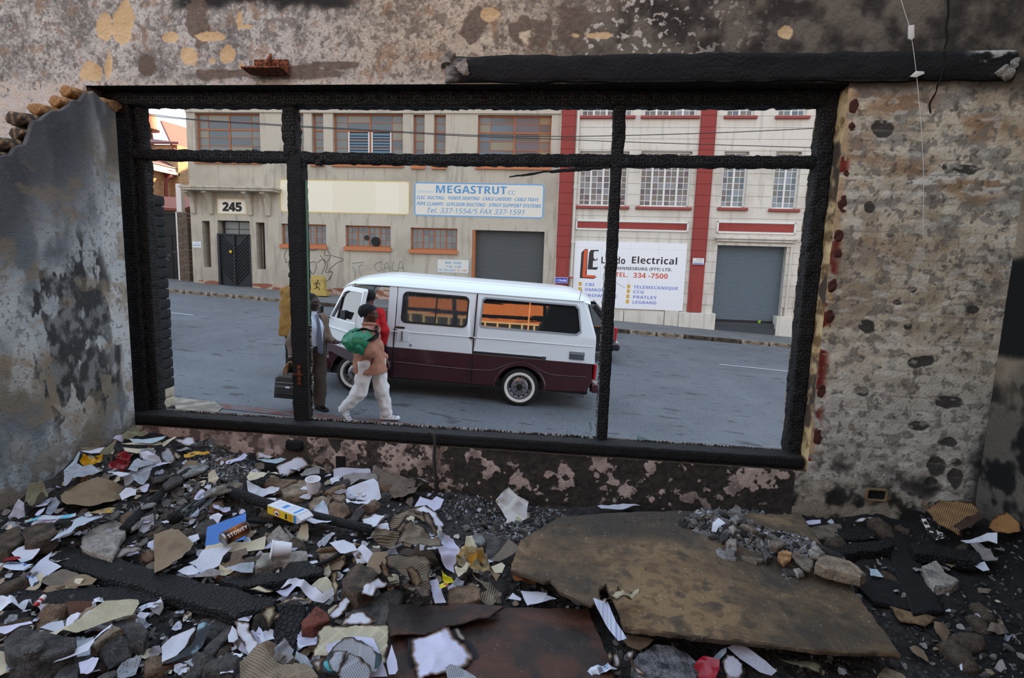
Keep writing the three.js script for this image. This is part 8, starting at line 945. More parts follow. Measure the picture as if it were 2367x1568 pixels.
sheet('paper', 'small burnt leaf on the round magazine page', 'paper', [[757,1537],[766,1513],[781,1506],[804,1510],[798,1531],[778,1562],[763,1552]], M.paperN,{ lift: 0.145, tilt: 0.3, burn: 0.5 });
sheet('leaflet', 'printed burnt leaflet on the round magazine page', 'leaflet', [[782,1564],[792,1537],[807,1513],[834,1522],[857,1540],[859,1555],[854,1575],[783,1575]], M.newsGrey,{ lift: 0.155, tilt: 0.3, burn: 0.3 });
sheet('paper', 'scorched corner below the newspaper', 'paper', [[721,1537],[730,1525],[751,1522],[742,1549],[733,1558]], M.paperW,{ lift: 0.11, tilt: 0.3, burn: 0.8 });
sheet('newspaper', 'brown printed leaflet end at the bottom', 'leaflet', [[662,1549],[680,1534],[710,1534],[724,1549],[736,1575],[662,1575]], M.newsBrown,{ lift: 0.11, tilt: 0.3 });
sheet('paper', 'big white page with a thick scorched rim on the dark panel', 'paper', [[948,1519],[948,1490],[953,1472],[987,1469],[1038,1454],[1050,1475],[1080,1496],[1094,1519],[1080,1540],[1035,1558],[1002,1568],[964,1584],[958,1543]], M.paperCloth,{ lift: 0.06, tilt: 0.15, burn: 1, crumple: 0.012 });
sheet('paper', 'black charred sheet beneath the scorched page', 'paper', [[943,1513],[942,1484],[948,1469],[987,1460],[1044,1447],[1061,1463],[1088,1490],[1106,1519],[1094,1546],[1035,1575],[952,1590]], M.charPaper,{ lift: 0.045, tilt: 0.15 });
sheet('paper', 'torn pale corner on the scorched page', 'paper', [[1047,1457],[1058,1454],[1073,1472],[1079,1487],[1064,1484],[1053,1472]], M.paperGrey,{ lift: 0.075, burn: 0.5 });
sheet('newspaper', 'torn newspaper piece over the scorched page at the lower edge', 'newspaper', [[1029,1549],[1041,1537],[1080,1555],[1100,1567],[1109,1584],[1035,1584]], M.newsGrey,{ lift: 0.09, tilt: 0.2 });
sheet('paper', 'lilac printed page standing at the lower edge of the dark panel', 'paper', [[1277,1559],[1291,1541],[1313,1523],[1330,1516],[1352,1523],[1366,1545],[1369,1569],[1277,1576]], M.paperBar,{ lift: 0.09, tilt: 0.5, crumple: 0.012 });
sheet('wrapper', 'white packet with dark blue lettering at the lower edge', 'packet', [[1352,1566],[1366,1555],[1387,1548],[1405,1536],[1419,1548],[1427,1559],[1391,1569],[1355,1576]], M.paperPrintBlue,{ lift: 0.1, tilt: 0.4, crumple: 0.03 });
sheet('paper', 'small white burnt paper with a black hole by the dark panel', 'paper', [[1394,1534],[1400,1516],[1412,1507],[1416,1520],[1412,1545],[1401,1546]], M.paperW,{ lift: 0.11, tilt: 0.5, burn: 0.7 });
sheet('paper', 'burnt oval page next to the one with a black hole', 'paper', [[1417,1548],[1416,1520],[1423,1506],[1433,1523],[1436,1545],[1426,1550]], M.paperW,{ lift: 0.1, tilt: 0.5, burn: 0.9 });
sheet('paper', 'white burnt page pressed against the sooty cushion lump', 'paper', [[1447,1520],[1458,1508],[1471,1509],[1462,1527],[1469,1545],[1486,1559],[1494,1569],[1472,1566],[1458,1545]], M.paperW,{ lift: 0.13, tilt: 0.4, burn: 0.6 });
sheet('cardboard', 'corrugated cardboard sheet on top of the burnt heap', 'cardboard', [[912,1275],[926,1251],[934,1224],[949,1213],[973,1218],[991,1233],[1005,1254],[1026,1282],[1014,1286],[985,1283],[949,1278]], M.corrug,{ lift: 0.2, tilt: 0.4, crumple: 0.045, burn: 0.4 });
sheet('cardboard', 'corrugated cardboard sheet hanging below the top one', 'cardboard', [[890,1304],[902,1289],[937,1281],[985,1285],[999,1304],[991,1334],[997,1369],[979,1381],[949,1346],[920,1334],[899,1328]], M.corrug2,{ lift: 0.16, tilt: 0.5, crumple: 0.035, burn: 0.5 });
sheet('cardboard', 'peeled corrugated layer at the crown of the burnt heap', 'cardboard', [[899,1224],[911,1195],[931,1181],[955,1183],[973,1198],[976,1210],[949,1207],[937,1218],[920,1236],[902,1236]], M.corrug,{ lift: 0.22, tilt: 0.5, crumple: 0.05, burn: 0.5 });
sheet('cardboard', 'brown crumpled cardboard behind the crown of the heap', 'cardboard', [[976,1189],[991,1186],[997,1201],[1005,1221],[1014,1251],[1005,1248],[985,1227],[979,1207]], M.kraftGrey,{ lift: 0.2, tilt: 0.5, crumple: 0.05, burn: 0.6 });
sheet('cardboard', 'tan torn flaps at the pole end of the heap', 'cardboard', [[856,1251],[872,1229],[890,1230],[902,1236],[923,1239],[914,1272],[902,1278],[887,1266],[878,1260]], M.corrug2,{ lift: 0.17, tilt: 0.5, crumple: 0.05 });
sheet('cardboard', 'brown carton side under the corrugated heap', 'cardboard', [[846,1313],[863,1279],[897,1278],[893,1304],[881,1331],[872,1340]], M.kraft,{ lift: 0.12, tilt: 0.4 });
sheet('cardboard', 'burnt brown curl at the foot of the corrugated heap', 'cardboard', [[937,1343],[955,1335],[979,1354],[967,1369],[985,1375],[973,1381],[952,1363]], M.kraft,{ lift: 0.14, tilt: 0.5, crumple: 0.06, burn: 0.5 });
sheet('cardboard', 'dark burnt cardboard under the corrugated heap', 'cardboard', [[926,1369],[949,1357],[979,1381],[999,1375],[997,1399],[967,1402],[943,1390]], M.kraftGrey,{ lift: 0.08, burn: 0.8, crumple: 0.04 });
sheet('card', 'burnt tan curl on the carton side', 'card', [[875,1316],[884,1301],[896,1328],[905,1340],[908,1351],[890,1346],[878,1328]], M.kraft,{ lift: 0.15, tilt: 0.4, burn: 0.7, crumple: 0.05 });
sheet('paper', 'white sheet between pole and corrugated heap', 'paper', [[827,1272],[837,1260],[862,1283],[849,1306]], M.paperW,{ lift: 0.13, tilt: 0.5 });
sheet('card', 'white bound pad with blue black edge by the brick', 'pad', [[761,1260],[795,1251],[819,1260],[827,1276],[798,1283],[787,1283]], M.paperW,{ lift: 0.11, tilt: 0.3 });
sheet('card', 'rounded white card with a dark rim behind the heap', 'card', [[961,1178],[980,1169],[998,1178],[1012,1195],[1027,1216],[1015,1243],[1009,1222],[995,1198]], M.paperW,{ lift: 0.16, tilt: 0.5, burn: 0.4 });
sheet('paper', 'pink white sheet behind the corrugated heap', 'paper', [[958,1175],[971,1150],[998,1158],[1009,1149],[1026,1157],[1018,1175],[1003,1183],[986,1169]], M.paperL,{ lift: 0.17, tilt: 0.4, crumple: 0.012 });
sheet('paper', 'crumpled lilac tissue on the heap', 'tissue', [[1012,1265],[1030,1244],[1048,1249],[1060,1269],[1069,1287],[1048,1305],[1051,1325],[1030,1311],[1021,1299]], M.paperL,{ lift: 0.14, tilt: 0.5, crumple: 0.05 });
sheet('paper', 'yellow white crumpled paper bag above the printed wrapper', 'bag', [[1070,1284],[1077,1251],[1089,1249],[1104,1275],[1092,1281],[1077,1287]], M.cream,{ lift: 0.12, tilt: 0.4, crumple: 0.05 });
sheet('wrapper', 'crumpled brown and yellow printed paper', 'wrapper', [[1053,1313],[1067,1289],[1094,1281],[1115,1289],[1130,1307],[1130,1334],[1109,1322],[1085,1319],[1056,1322]], M.wrapPrint,{ lift: 0.13, tilt: 0.4, crumple: 0.06 });
sheet('wrapper', 'crumpled tan paper tail of the printed wrapper', 'paper', [[1050,1332],[1067,1320],[1088,1322],[1076,1340],[1059,1353]], M.cream,{ lift: 0.11, tilt: 0.4, crumple: 0.05 });
sheet('card', 'tan card flap between tile and printed wrapper', 'card', [[1112,1281],[1124,1289],[1135,1319],[1156,1334],[1147,1347],[1133,1322]], M.kraft,{ lift: 0.13, tilt: 0.4, crumple: 0.03 });
sheet('card', 'pale tan card square by the chipboard', 'card', [[1135,1307],[1160,1297],[1168,1304],[1160,1328],[1144,1328]], M.cream,{ lift: 0.12, tilt: 0.3 });
sheet('newspaper', 'crumpled newspaper ball by the window wall', 'newspaper', [[1145,1163],[1157,1145],[1176,1127],[1196,1148],[1222,1160],[1218,1183],[1219,1204],[1187,1219],[1187,1234],[1166,1228],[1172,1207],[1160,1183]], M.newsPic,{ lift: 0.12, tilt: 0.65, crumple: 0.05 });
sheet('box', 'tan box flap lying on the dark tile', 'box', [[1135,1300],[1154,1278],[1176,1251],[1205,1272],[1181,1290],[1154,1306]], M.kraftGrey,{ lift: 0.07, tilt: 0.2 });
sheet('paper', 'lilac sheet standing below the corrugated heap', 'paper', [[992,1343],[1011,1340],[1017,1357],[1026,1384],[1032,1396],[1005,1399]], M.paperL,{ lift: 0.1, tilt: 0.5 });
sheet('packet', 'yellow and blue crisp packet below the heap', 'packet', [[1021,1322],[1032,1325],[1050,1346],[1035,1357],[1036,1375],[1020,1384],[1011,1372],[1029,1357],[1023,1346]], M.wrapCrisp,{ lift: 0.11, tilt: 0.5, crumple: 0.05 });
sheet('cardboard', 'torn corrugated strip hanging over the dark panel', 'cardboard', [[1088,1337],[1106,1346],[1127,1354],[1160,1369],[1156,1387],[1158,1399],[1138,1412],[1112,1399],[1109,1384],[1127,1372],[1112,1360]], M.corrug2,{ lift: 0.12, tilt: 0.4, crumple: 0.03 });
sheet('leaflet', 'printed white label lying on the dark panel edge', 'leaflet', [[1203,1369],[1242,1372],[1263,1376],[1287,1392],[1249,1398],[1219,1403],[1210,1385]], M.leaflet,{ lift: 0.08, tilt: 0.2, crumple: 0.008 });
sheet('paper', 'torn white scrap beside the printed label', 'paper', [[1174,1387],[1185,1375],[1205,1383],[1203,1388]], M.paperW,{ lift: 0.07 });
sheet('paper', 'pinkish torn paper under the chipboard', 'paper', [[1295,1371],[1313,1378],[1341,1381],[1353,1395],[1337,1406],[1320,1395],[1309,1388]], M.paperGrey,{ lift: 0.05 });
sheet('cardboard', 'orange burnt underside curling below the chipboard tear', 'cardboard', [[1180,1319],[1192,1321],[1227,1335],[1259,1342],[1249,1351],[1210,1348],[1188,1339]], M.orangeBurn,{ lift: 0.02, y: 0.775 });
sheet('paper', 'white page curling over the chipboard corner', 'paper', [[1371,1388],[1391,1392],[1405,1392],[1423,1435],[1440,1459],[1449,1474],[1430,1482],[1405,1452],[1380,1413]], M.paperStreak,{ lift: 0.03, y: 0.87, tilt: 0.3, curl: 0.2 });
sheet('wrapper', 'scorched cream ribbon of paper on the chipboard edge', 'paper', [[1382,1403],[1408,1399],[1426,1381],[1444,1388],[1472,1383],[1479,1394],[1458,1403],[1426,1413],[1401,1415]], M.creamOld,{ y: 0.86, lift: 0.02, crumple: 0.04, burn: 0.3 });
sheet('card', 'tan card piece under the chipboard corner', 'card', [[1430,1480],[1457,1467],[1480,1462],[1513,1483],[1500,1496],[1477,1506],[1450,1500]], M.kraft,{ lift: 0.07, tilt: 0.3 });
sheet('packet', 'torn glossy red packet', 'packet', [[1603,1543],[1616,1523],[1626,1515],[1640,1520],[1663,1528],[1663,1546],[1653,1576],[1616,1576]], M.redGloss,{ lift: 0.12, tilt: 0.5, crumple: 0.02 });
sheet('shoe_insole', 'long grey lilac insole lying under the chipboard', 'insole', [[1681,1500],[1703,1491],[1726,1501],[1769,1533],[1796,1556],[1783,1568],[1756,1560],[1709,1526]], M.insole,{ lift: 0.13, tilt: 0.35 });
sheet('shoe_insole', 'round grey white insole end beside the red packet', 'insole', [[1668,1533],[1679,1516],[1696,1518],[1716,1540],[1718,1560],[1709,1576],[1679,1576]], M.insole,{ lift: 0.13, tilt: 0.4, burn: 0.3 });
sheet('paper', 'grey printed page behind the red packet', 'paper', [[1646,1523],[1666,1503],[1679,1500],[1679,1510],[1663,1526]], M.paperPic,{ lift: 0.09, tilt: 0.4 });
sheet('paper', 'brown folded sheet in the dark below the board', 'paper', [[1759,1500],[1803,1530],[1859,1530],[1900,1543],[1900,1566],[1849,1556],[1809,1540]], M.khaki,{ lift: 0.06, burn: 0.4 });
sheet('cardboard', 'large corrugated cardboard sheet in the smoked corner', 'cardboard', [[2139,1184],[2168,1160],[2200,1159],[2250,1164],[2264,1187],[2236,1216],[2214,1251],[2193,1237],[2164,1223]], M.corrugTan,{ lift: 0.18, tilt: 0.4, crumple: 0.012, burn: 0.2 });
sheet('cardboard', 'corrugated cardboard leaning up against the corner wall', 'cardboard', [[2211,1134],[2236,1119],[2271,1114],[2300,1117],[2307,1126],[2271,1134],[2268,1159],[2236,1155]], M.corrugTan,{ lift: 0.25, tilt: 0.6, crumple: 0.03, burn: 0.3 });
sheet('cardboard', 'folded corrugated end at the corner', 'cardboard', [[2125,1173],[2136,1151],[2157,1157],[2153,1169],[2136,1187]], M.corrugTan,{ lift: 0.17, tilt: 0.5, crumple: 0.05 });
sheet('cardboard', 'tan cardboard sheet under the charred bar', 'cardboard', [[2282,1223],[2293,1201],[2328,1184],[2353,1194],[2361,1234],[2328,1241],[2293,1237]], M.kraftWarm,{ lift: 0.14, tilt: 0.3, burn: 0.3 });
sheet('paper', 'dark brown scorched leaf on the corrugated sheet', 'paper', [[2200,1228],[2236,1198],[2271,1191],[2278,1196],[2246,1223],[2221,1235]], M.burntBrown,{ lift: 0.22, tilt: 0.4 });
sheet('folder', 'white black mottled folder edge under the corrugated sheet', 'folder', [[2125,1194],[2136,1196],[2150,1223],[2178,1237],[2189,1248],[2164,1255],[2150,1244],[2136,1219]], M.mottled,{ lift: 0.13, tilt: 0.4 });
sheet('paper', 'white torn sheet in front of the corrugated sheet', 'paper', [[2218,1260],[2246,1251],[2282,1234],[2305,1234],[2305,1259],[2282,1251],[2250,1262],[2232,1264]], M.paperW,{ lift: 0.13, tilt: 0.4 });
sheet('paper', 'white black spotted page by the corner wall', 'paper', [[2303,1184],[2321,1173],[2361,1175],[2378,1187],[2361,1209],[2353,1191],[2328,1184]], M.mottled,{ lift: 0.16, tilt: 0.3 });
sheet('paper', 'greyed crumpled cloth below the corrugated sheet', 'cloth', [[2239,1262],[2268,1259],[2289,1273],[2307,1294],[2303,1308],[2282,1301],[2264,1280]], M.paperGrey,{ lift: 0.1, tilt: 0.4, crumple: 0.03 });
sheet('paper', 'small white folded scrap below the greyed cloth', 'paper', [[2250,1314],[2264,1303],[2275,1300],[2287,1323],[2271,1326]], M.paperW,{ lift: 0.08, tilt: 0.4 });
sheet('paper', 'white tube of paper behind the weathered timber', 'paper', [[1863,1208],[1875,1206],[1896,1206],[1897,1214],[1875,1217],[1864,1216]], M.paperL,{ lift: 0.09, tilt: 0.4 });
sheet('book', 'open curled book against the smoked wall', 'book', [[1966,1212],[1986,1198],[2016,1195],[2034,1202],[2027,1208],[2005,1202],[1986,1209]], M.paperW,{ lift: 0.1, tilt: 0.5, burn: 0.3 });
sheet('paper', 'blue tinted scrap beside the large pale brick', 'paper', [[2008,1318],[2027,1317],[2042,1337],[2012,1335]], M.paperBlue,{ lift: 0.06, tilt: 0.3 });
sheet('paper', 'white scrap shaped like a tooth in the dark corner', 'paper', [[2238,1476],[2246,1469],[2257,1468],[2254,1483]], M.paperW,{ lift: 0.06, tilt: 0.4 });
sheet('paper', 'pale oval scrap low in the dark corner', 'paper', [[2298,1546],[2308,1530],[2317,1526],[2324,1543],[2314,1555]], M.paperGrey,{ lift: 0.06, tilt: 0.4 });
sheet('paper', 'translucent plastic twist in the dark corner', 'plastic', [[2315,1466],[2326,1478],[2338,1475],[2332,1490],[2317,1498],[2321,1481]], M.plasticGrey,{ lift: 0.06, crumple: 0.04 });
sheet('paper', 'lilac sliver in the dark corner', 'paper', [[2217,1543],[2223,1538],[2224,1555],[2219,1553]], M.paperL,{ lift: 0.06, tilt: 0.4 });
sheet('paper', 'white torn page on the rubble heap by the wall', 'paper', [[1644,1230],[1648,1209],[1661,1197],[1677,1213],[1661,1221],[1655,1232]], M.paperW,{ lift: 0.1, tilt: 0.5 });
sheet('paper', 'white paper lying at the foot of the window wall', 'paper', [[1380,1172],[1440,1166],[1480,1172],[1440,1178],[1390,1180]], M.paperW,{ lift: 0.05 });

// ---------------------------------------------------------------- things that have a shape of their own in the rubble
mat('foam', 0xdfe0e4,0.7); const cupGeo = (()=>{ const g = new THREE.LatheGeometry([[0,0],[0.028,0],[0.031,0.004],[0.043,0.088],[0.047,0.09],[0.047,0.095],[0.042,0.096],[0.04,0.09],[0.028,0.006],[0,0.006]].map(([a, b])=>new THREE.Vector2(a, b)), 36).toNonIndexed(); return g; })();
{ const p = atY(725,1158,0.9), q = hit(725,1158); const c = solo('foam_cup', 'white foam cup standing upright on the brick lumps', 'cup', cupGeo, M.foam); c.position.copy(hit(724,1158)); c.position.y += 0.055; c.rotation.z = -0.06; c.rotation.x = 0.1;
const d = solo('foam_cup', 'white foam cup fallen on its side before the long concrete block', 'cup', cupGeo, M.foam), a = hit(675,1312), b = hit(618,1312); d.position.copy(a); d.position.y += 0.1; d.quaternion.setFromUnitVectors(V3(0,1,0), b.clone().sub(a).add(V3(0,0.012,0.03)).normalize()); }
{ const a = hit(515,1300), b = hit(570,1274); a.y += 0.12; b.y = a.y + 0.012; const d = b.clone().sub(a), can = thing('drink_can', 'brown and orange drink can lettered in white, lying on the blank pad', 'can', [a.x, a.y, a.z]); can.quaternion.setFromUnitVectors(V3(0,1,0), d.normalize()); can.rotateY(2.2); const R = 0.036, L = 0.142;
add(can, 'body', (()=>{ const g = new THREE.CylinderGeometry(R, R, L - 0.016,40,1, true).toNonIndexed(); g.translate(0, L / 2,0); return g; })(), mat('canPrint', 0xffffff, 0.3,{ metalness: 0.35, map: canvasTex(1024,512, (g, w, h)=>{ const q = g.createLinearGradient(0,0,0, h); q.addColorStop(0, 'rgb(56,26,12)'); q.addColorStop(0.5, 'rgb(140,74,22)'); q.addColorStop(1, 'rgb(40,20,12)'); g.fillStyle = q; g.fillRect(0,0, w, h); const r = rng(3); for (let k = 0; k < 60; k++) { g.fillStyle = `rgba(${190 + r() * 50},${110 + r() * 50},${20 + r() * 30},0.3)`; g.beginPath(); g.ellipse(r() * w, 120 + r() * 280,6 + r() * 30,4 + r() * 50, r() * 3,0,7); g.fill(); } for (const x of [60,570]) { g.save(); g.translate(x + 190,256); g.rotate(-Math.PI / 2); g.font = 'bold 120px sans-serif'; g.textAlign = 'center'; g.fillStyle = 'rgb(20,12,8)'; g.fillText('STONEY', 5,45); g.fillStyle = 'rgb(236,232,224)'; g.fillText('STONEY', 0,40); g.restore(); } }) }));
add(can, 'rim', [0,1].map((k)=>{ const g = new THREE.LatheGeometry([[0,0.006],[R * 0.7,0.006],[R * 0.78,0],[R * 0.86,0.001],[R, 0.009]].map(([x, y])=>new THREE.Vector2(x, k ? L - y : y)), 36).toNonIndexed(); return g; }), M.steel, 'bare metal can end'); }
{ // milk carton: a gable carton on its side
const y = hit(668,1180).y + 0.125, t = [[621,1169],[645,1154],[711,1178],[690,1194]].map(([a, b])=>atY(a, b, y)), c = t[0].clone().add(t[2]).multiplyScalar(0.5), u = t[3].clone().sub(t[0]).add(t[2]).sub(t[1]).multiplyScalar(0.5), L = u.length(); u.normalize(); const w = V3(0,1,0).cross(u).normalize(), W = Math.abs(t[1].clone().sub(t[0]).dot(w)), H = 0.05;
const box1 = thing('milk_carton', 'white and blue drink carton with a yellow picture side lying by the round pole', 'carton', [c.x, c.y - H, c.z]); box1.rotation.y = Math.atan2(-u.z, u.x);
mat('cartonWhite', 0xd4d6da, 0.5); add(box1, 'body', at(rbox(L, H, W, 0.004), 0, H / 2,0), M.cartonWhite); add(box1, 'gable', muv(ext(shape([[0,0.002],[0.035, H * 0.4],[0.035, H * 0.6],[0, H - 0.002]]), W * 0.96).toNonIndexed().translate(L / 2,0, -W * 0.48)), M.cartonWhite);
const cardT = new THREE.MeshStandardMaterial({ roughness: 0.45, map: canvasTex(512,200, (g, w2, h2)=>{ g.fillStyle = 'rgb(216,218,222)'; g.fillRect(0,0, w2, h2); g.fillStyle = 'rgb(60,140,206)'; g.fillRect(190,50,70,100); g.fillRect(430,20,40,160); g.fillStyle = 'rgba(110,160,200,0.8)'; for (let k = 0; k < 8; k++) g.fillRect(280,30 + k * 18,100,6); for (let k = 0; k < 6; k++) g.fillRect(60,40 + k * 20,90,5); for (let k = 0; k < 7; k++) { g.beginPath(); g.moveTo(410,20 + k * 24); g.lineTo(432,8 + k * 24); g.lineTo(432,34 + k * 24); g.fill(); } }) }), top = new THREE.PlaneGeometry(L * 0.98, W * 0.96); top.rotateX(-Math.PI / 2); top.translate(0, H + 0.001,0); add(box1, 'print', top, cardT);
add(box1, 'picture_side', new THREE.PlaneGeometry(L * 0.97, H * 0.92).translate(0, H / 2, W / 2 + 0.001), new THREE.MeshStandardMaterial({ roughness: 0.45, map: canvasTex(512,128, (g, w2, h2)=>{ g.fillStyle = 'rgb(222,190,30)'; g.fillRect(0,0, w2, h2); g.fillStyle = 'rgb(214,110,34)'; g.beginPath(); g.arc(170,70,62,0,7); g.fill(); g.fillStyle = 'rgb(230,226,214)'; g.beginPath(); g.arc(170,74,46,0,7); g.fill(); g.fillStyle = 'rgb(40,34,30)'; g.beginPath(); g.ellipse(176,84,30,18,0.3,0,7); g.fill(); g.fillRect(320,26,40,86); g.fillRect(20,20,50,10); g.fillStyle = 'rgb(200,150,20)'; g.fillRect(380,20,70,90); g.fillStyle = 'rgb(60,140,206)'; g.fillRect(470,0,42, h2); }) })); }
{ // squashed clear bottle
const a = hit(430,1224), b = hit(515,1158); a.y += 0.09; b.y += 0.09; const L = a.distanceTo(b), g = new THREE.LatheGeometry([[0,0],[0.03,0],[0.036,0.05],[0.034,0.4],[0.036,0.62],[0.03,0.8],[0.014,0.9],[0.014,1],[0,1]].map(([x, y])=>new THREE.Vector2(x * 1.15, y * L)), 40), p = g.attributes.position; for (let i = 0; i < p.count; i++) { const x = p.getX(i), y = p.getY(i), z = p.getZ(i), k = 1 + (n3(x * 60, y * 40, z * 60) - 0.5) * 0.9; p.setX(i, x * k); p.setZ(i, z * k * 0.7); } const o = solo('plastic_bottle', 'squashed clear plastic bottle beside the blue folder', 'bottle', finish(g.toNonIndexed()), mat('clearPlastic', 0xf2f6f6,0.04,{ phys: 1, transmission: 1, thickness: 0, ior: 1.45, side: THREE.DoubleSide })); o.position.copy(a); o.quaternion.setFromUnitVectors(V3(0,1,0), b.clone().sub(a).normalize()); }
solo('rubber_strip', 'grey strip of melted sealant hanging from the window rail down to the rubble', 'strip', tube([[990,1000],[1000,1003],[1005,1020],[1003,1060],[1006,1100],[1007,1140]].map(([x, y])=>atZ(x, y, ZW + 0.03)), 0.012,40,7), mat('sealant', 0x35322e, 0.8));
solo('string', 'pale string hanging down the smoked wall beside the window', 'string', tube([[2083,0],[2092,30],[2103,65],[2112,120],[2119,178],[2124,230],[2130,300],[2134,380],[2135,470],[2133,545]].map(([x, y])=>atZ(x, y, ZW + 0.045)), 0.0018,60,5), M.whiteTrim);
{ const bit = (pts, label, z, m)=>{ const w = pts.map(([x, y])=>atZ(x, y, z)); solo('plaster_flake', label, 'flake', at(creased(ext(shape(w.map((q)=>[q.x, q.y])), 0.006,0.002).toNonIndexed()), 0,0, z), m); };
bit([[2099,60],[2112,58],[2112,88],[2106,94],[2098,90]], 'cream plaster flake hanging on the pale string', ZW + 0.045, M.cream2 ?? M.whiteTrim); bit([[2102,178],[2116,165],[2134,166],[2136,171],[2116,180]], 'white paper tatter caught on the string before the black beam', ZW + 0.05, M.whiteTrim);
for (const [pts, l] of [[[[1024,128],[1040,118],[1052,130],[1040,150],[1022,150]], 'broken grey plaster lump at the near end of the black beam'],[[[1052,150],[1074,142],[1088,160],[1080,178],[1060,170]], 'pale broken plaster lump wedged under the beam end'],[[[2302,166],[2322,150],[2332,160],[2338,182],[2318,184]], 'flaking rusty plaster lump at the far end of the beam'],[[[2334,142],[2348,140],[2350,156],[2338,164]], 'small ring shaped plaster lump above the far beam end']]) { const w = pts.map(([x, y])=>atZ(x, y, ZW + 0.03)); const g = ext(shape(w.map((q)=>[q.x, q.y])), 0.05,0.012).toNonIndexed(), q = mergeVertices(fromTri(subdivide(toTri(g), 0.015,6)), 1e-5), p = q.attributes.position; for (let i = 0; i < p.count; i++) { const x = p.getX(i), y = p.getY(i), z = p.getZ(i), k = (n3(x * 40, y * 40, z * 40) - 0.5) * 0.03; p.setXYZ(i, x + k, y + k, z + k); } solo('plaster_lump', l, 'plaster', at(creased(q, 0.7), 0,0, ZW - 0.01), M.concrete); } }
{ const a = atZ(2000,1126, ZW), b = atZ(2046,1158, ZW), o = thing('socket_box', 'rusty recessed socket box in the smoked pier above the rubble', 'socket box', [(a.x + b.x) / 2, (a.y + b.y) / 2, ZW + 0.004]), w = b.x - a.x, h = a.y - b.y; add(o, 'frame', muv(ext(shape(roundRect(-w / 2, -h / 2, w / 2, h / 2,0.015), [roundRect(-w / 2 + 0.012, -h / 2 + 0.012, w / 2 - 0.012, h / 2 - 0.012,0.01).reverse()]), 0.02,0.003).toNonIndexed()), mat('boxRust', 0x7a6448,0.9,{ bumpMap: gritBump, bumpScale: 0.004 })); add(o, 'recess', box(-w / 2 + 0.01, -h / 2 + 0.01,0, w / 2 - 0.01, h / 2 - 0.01,0.006), M.soot); }
{ const a = atZ(777,1054, ZW), b = atZ(799,1082, ZW); add(front, 'vent_hole', box(a.x, b.y, ZW - 0.02, b.x, a.y, ZW + 0.008), M.soot); }  // raised dark block painted in for the shade inside the hole
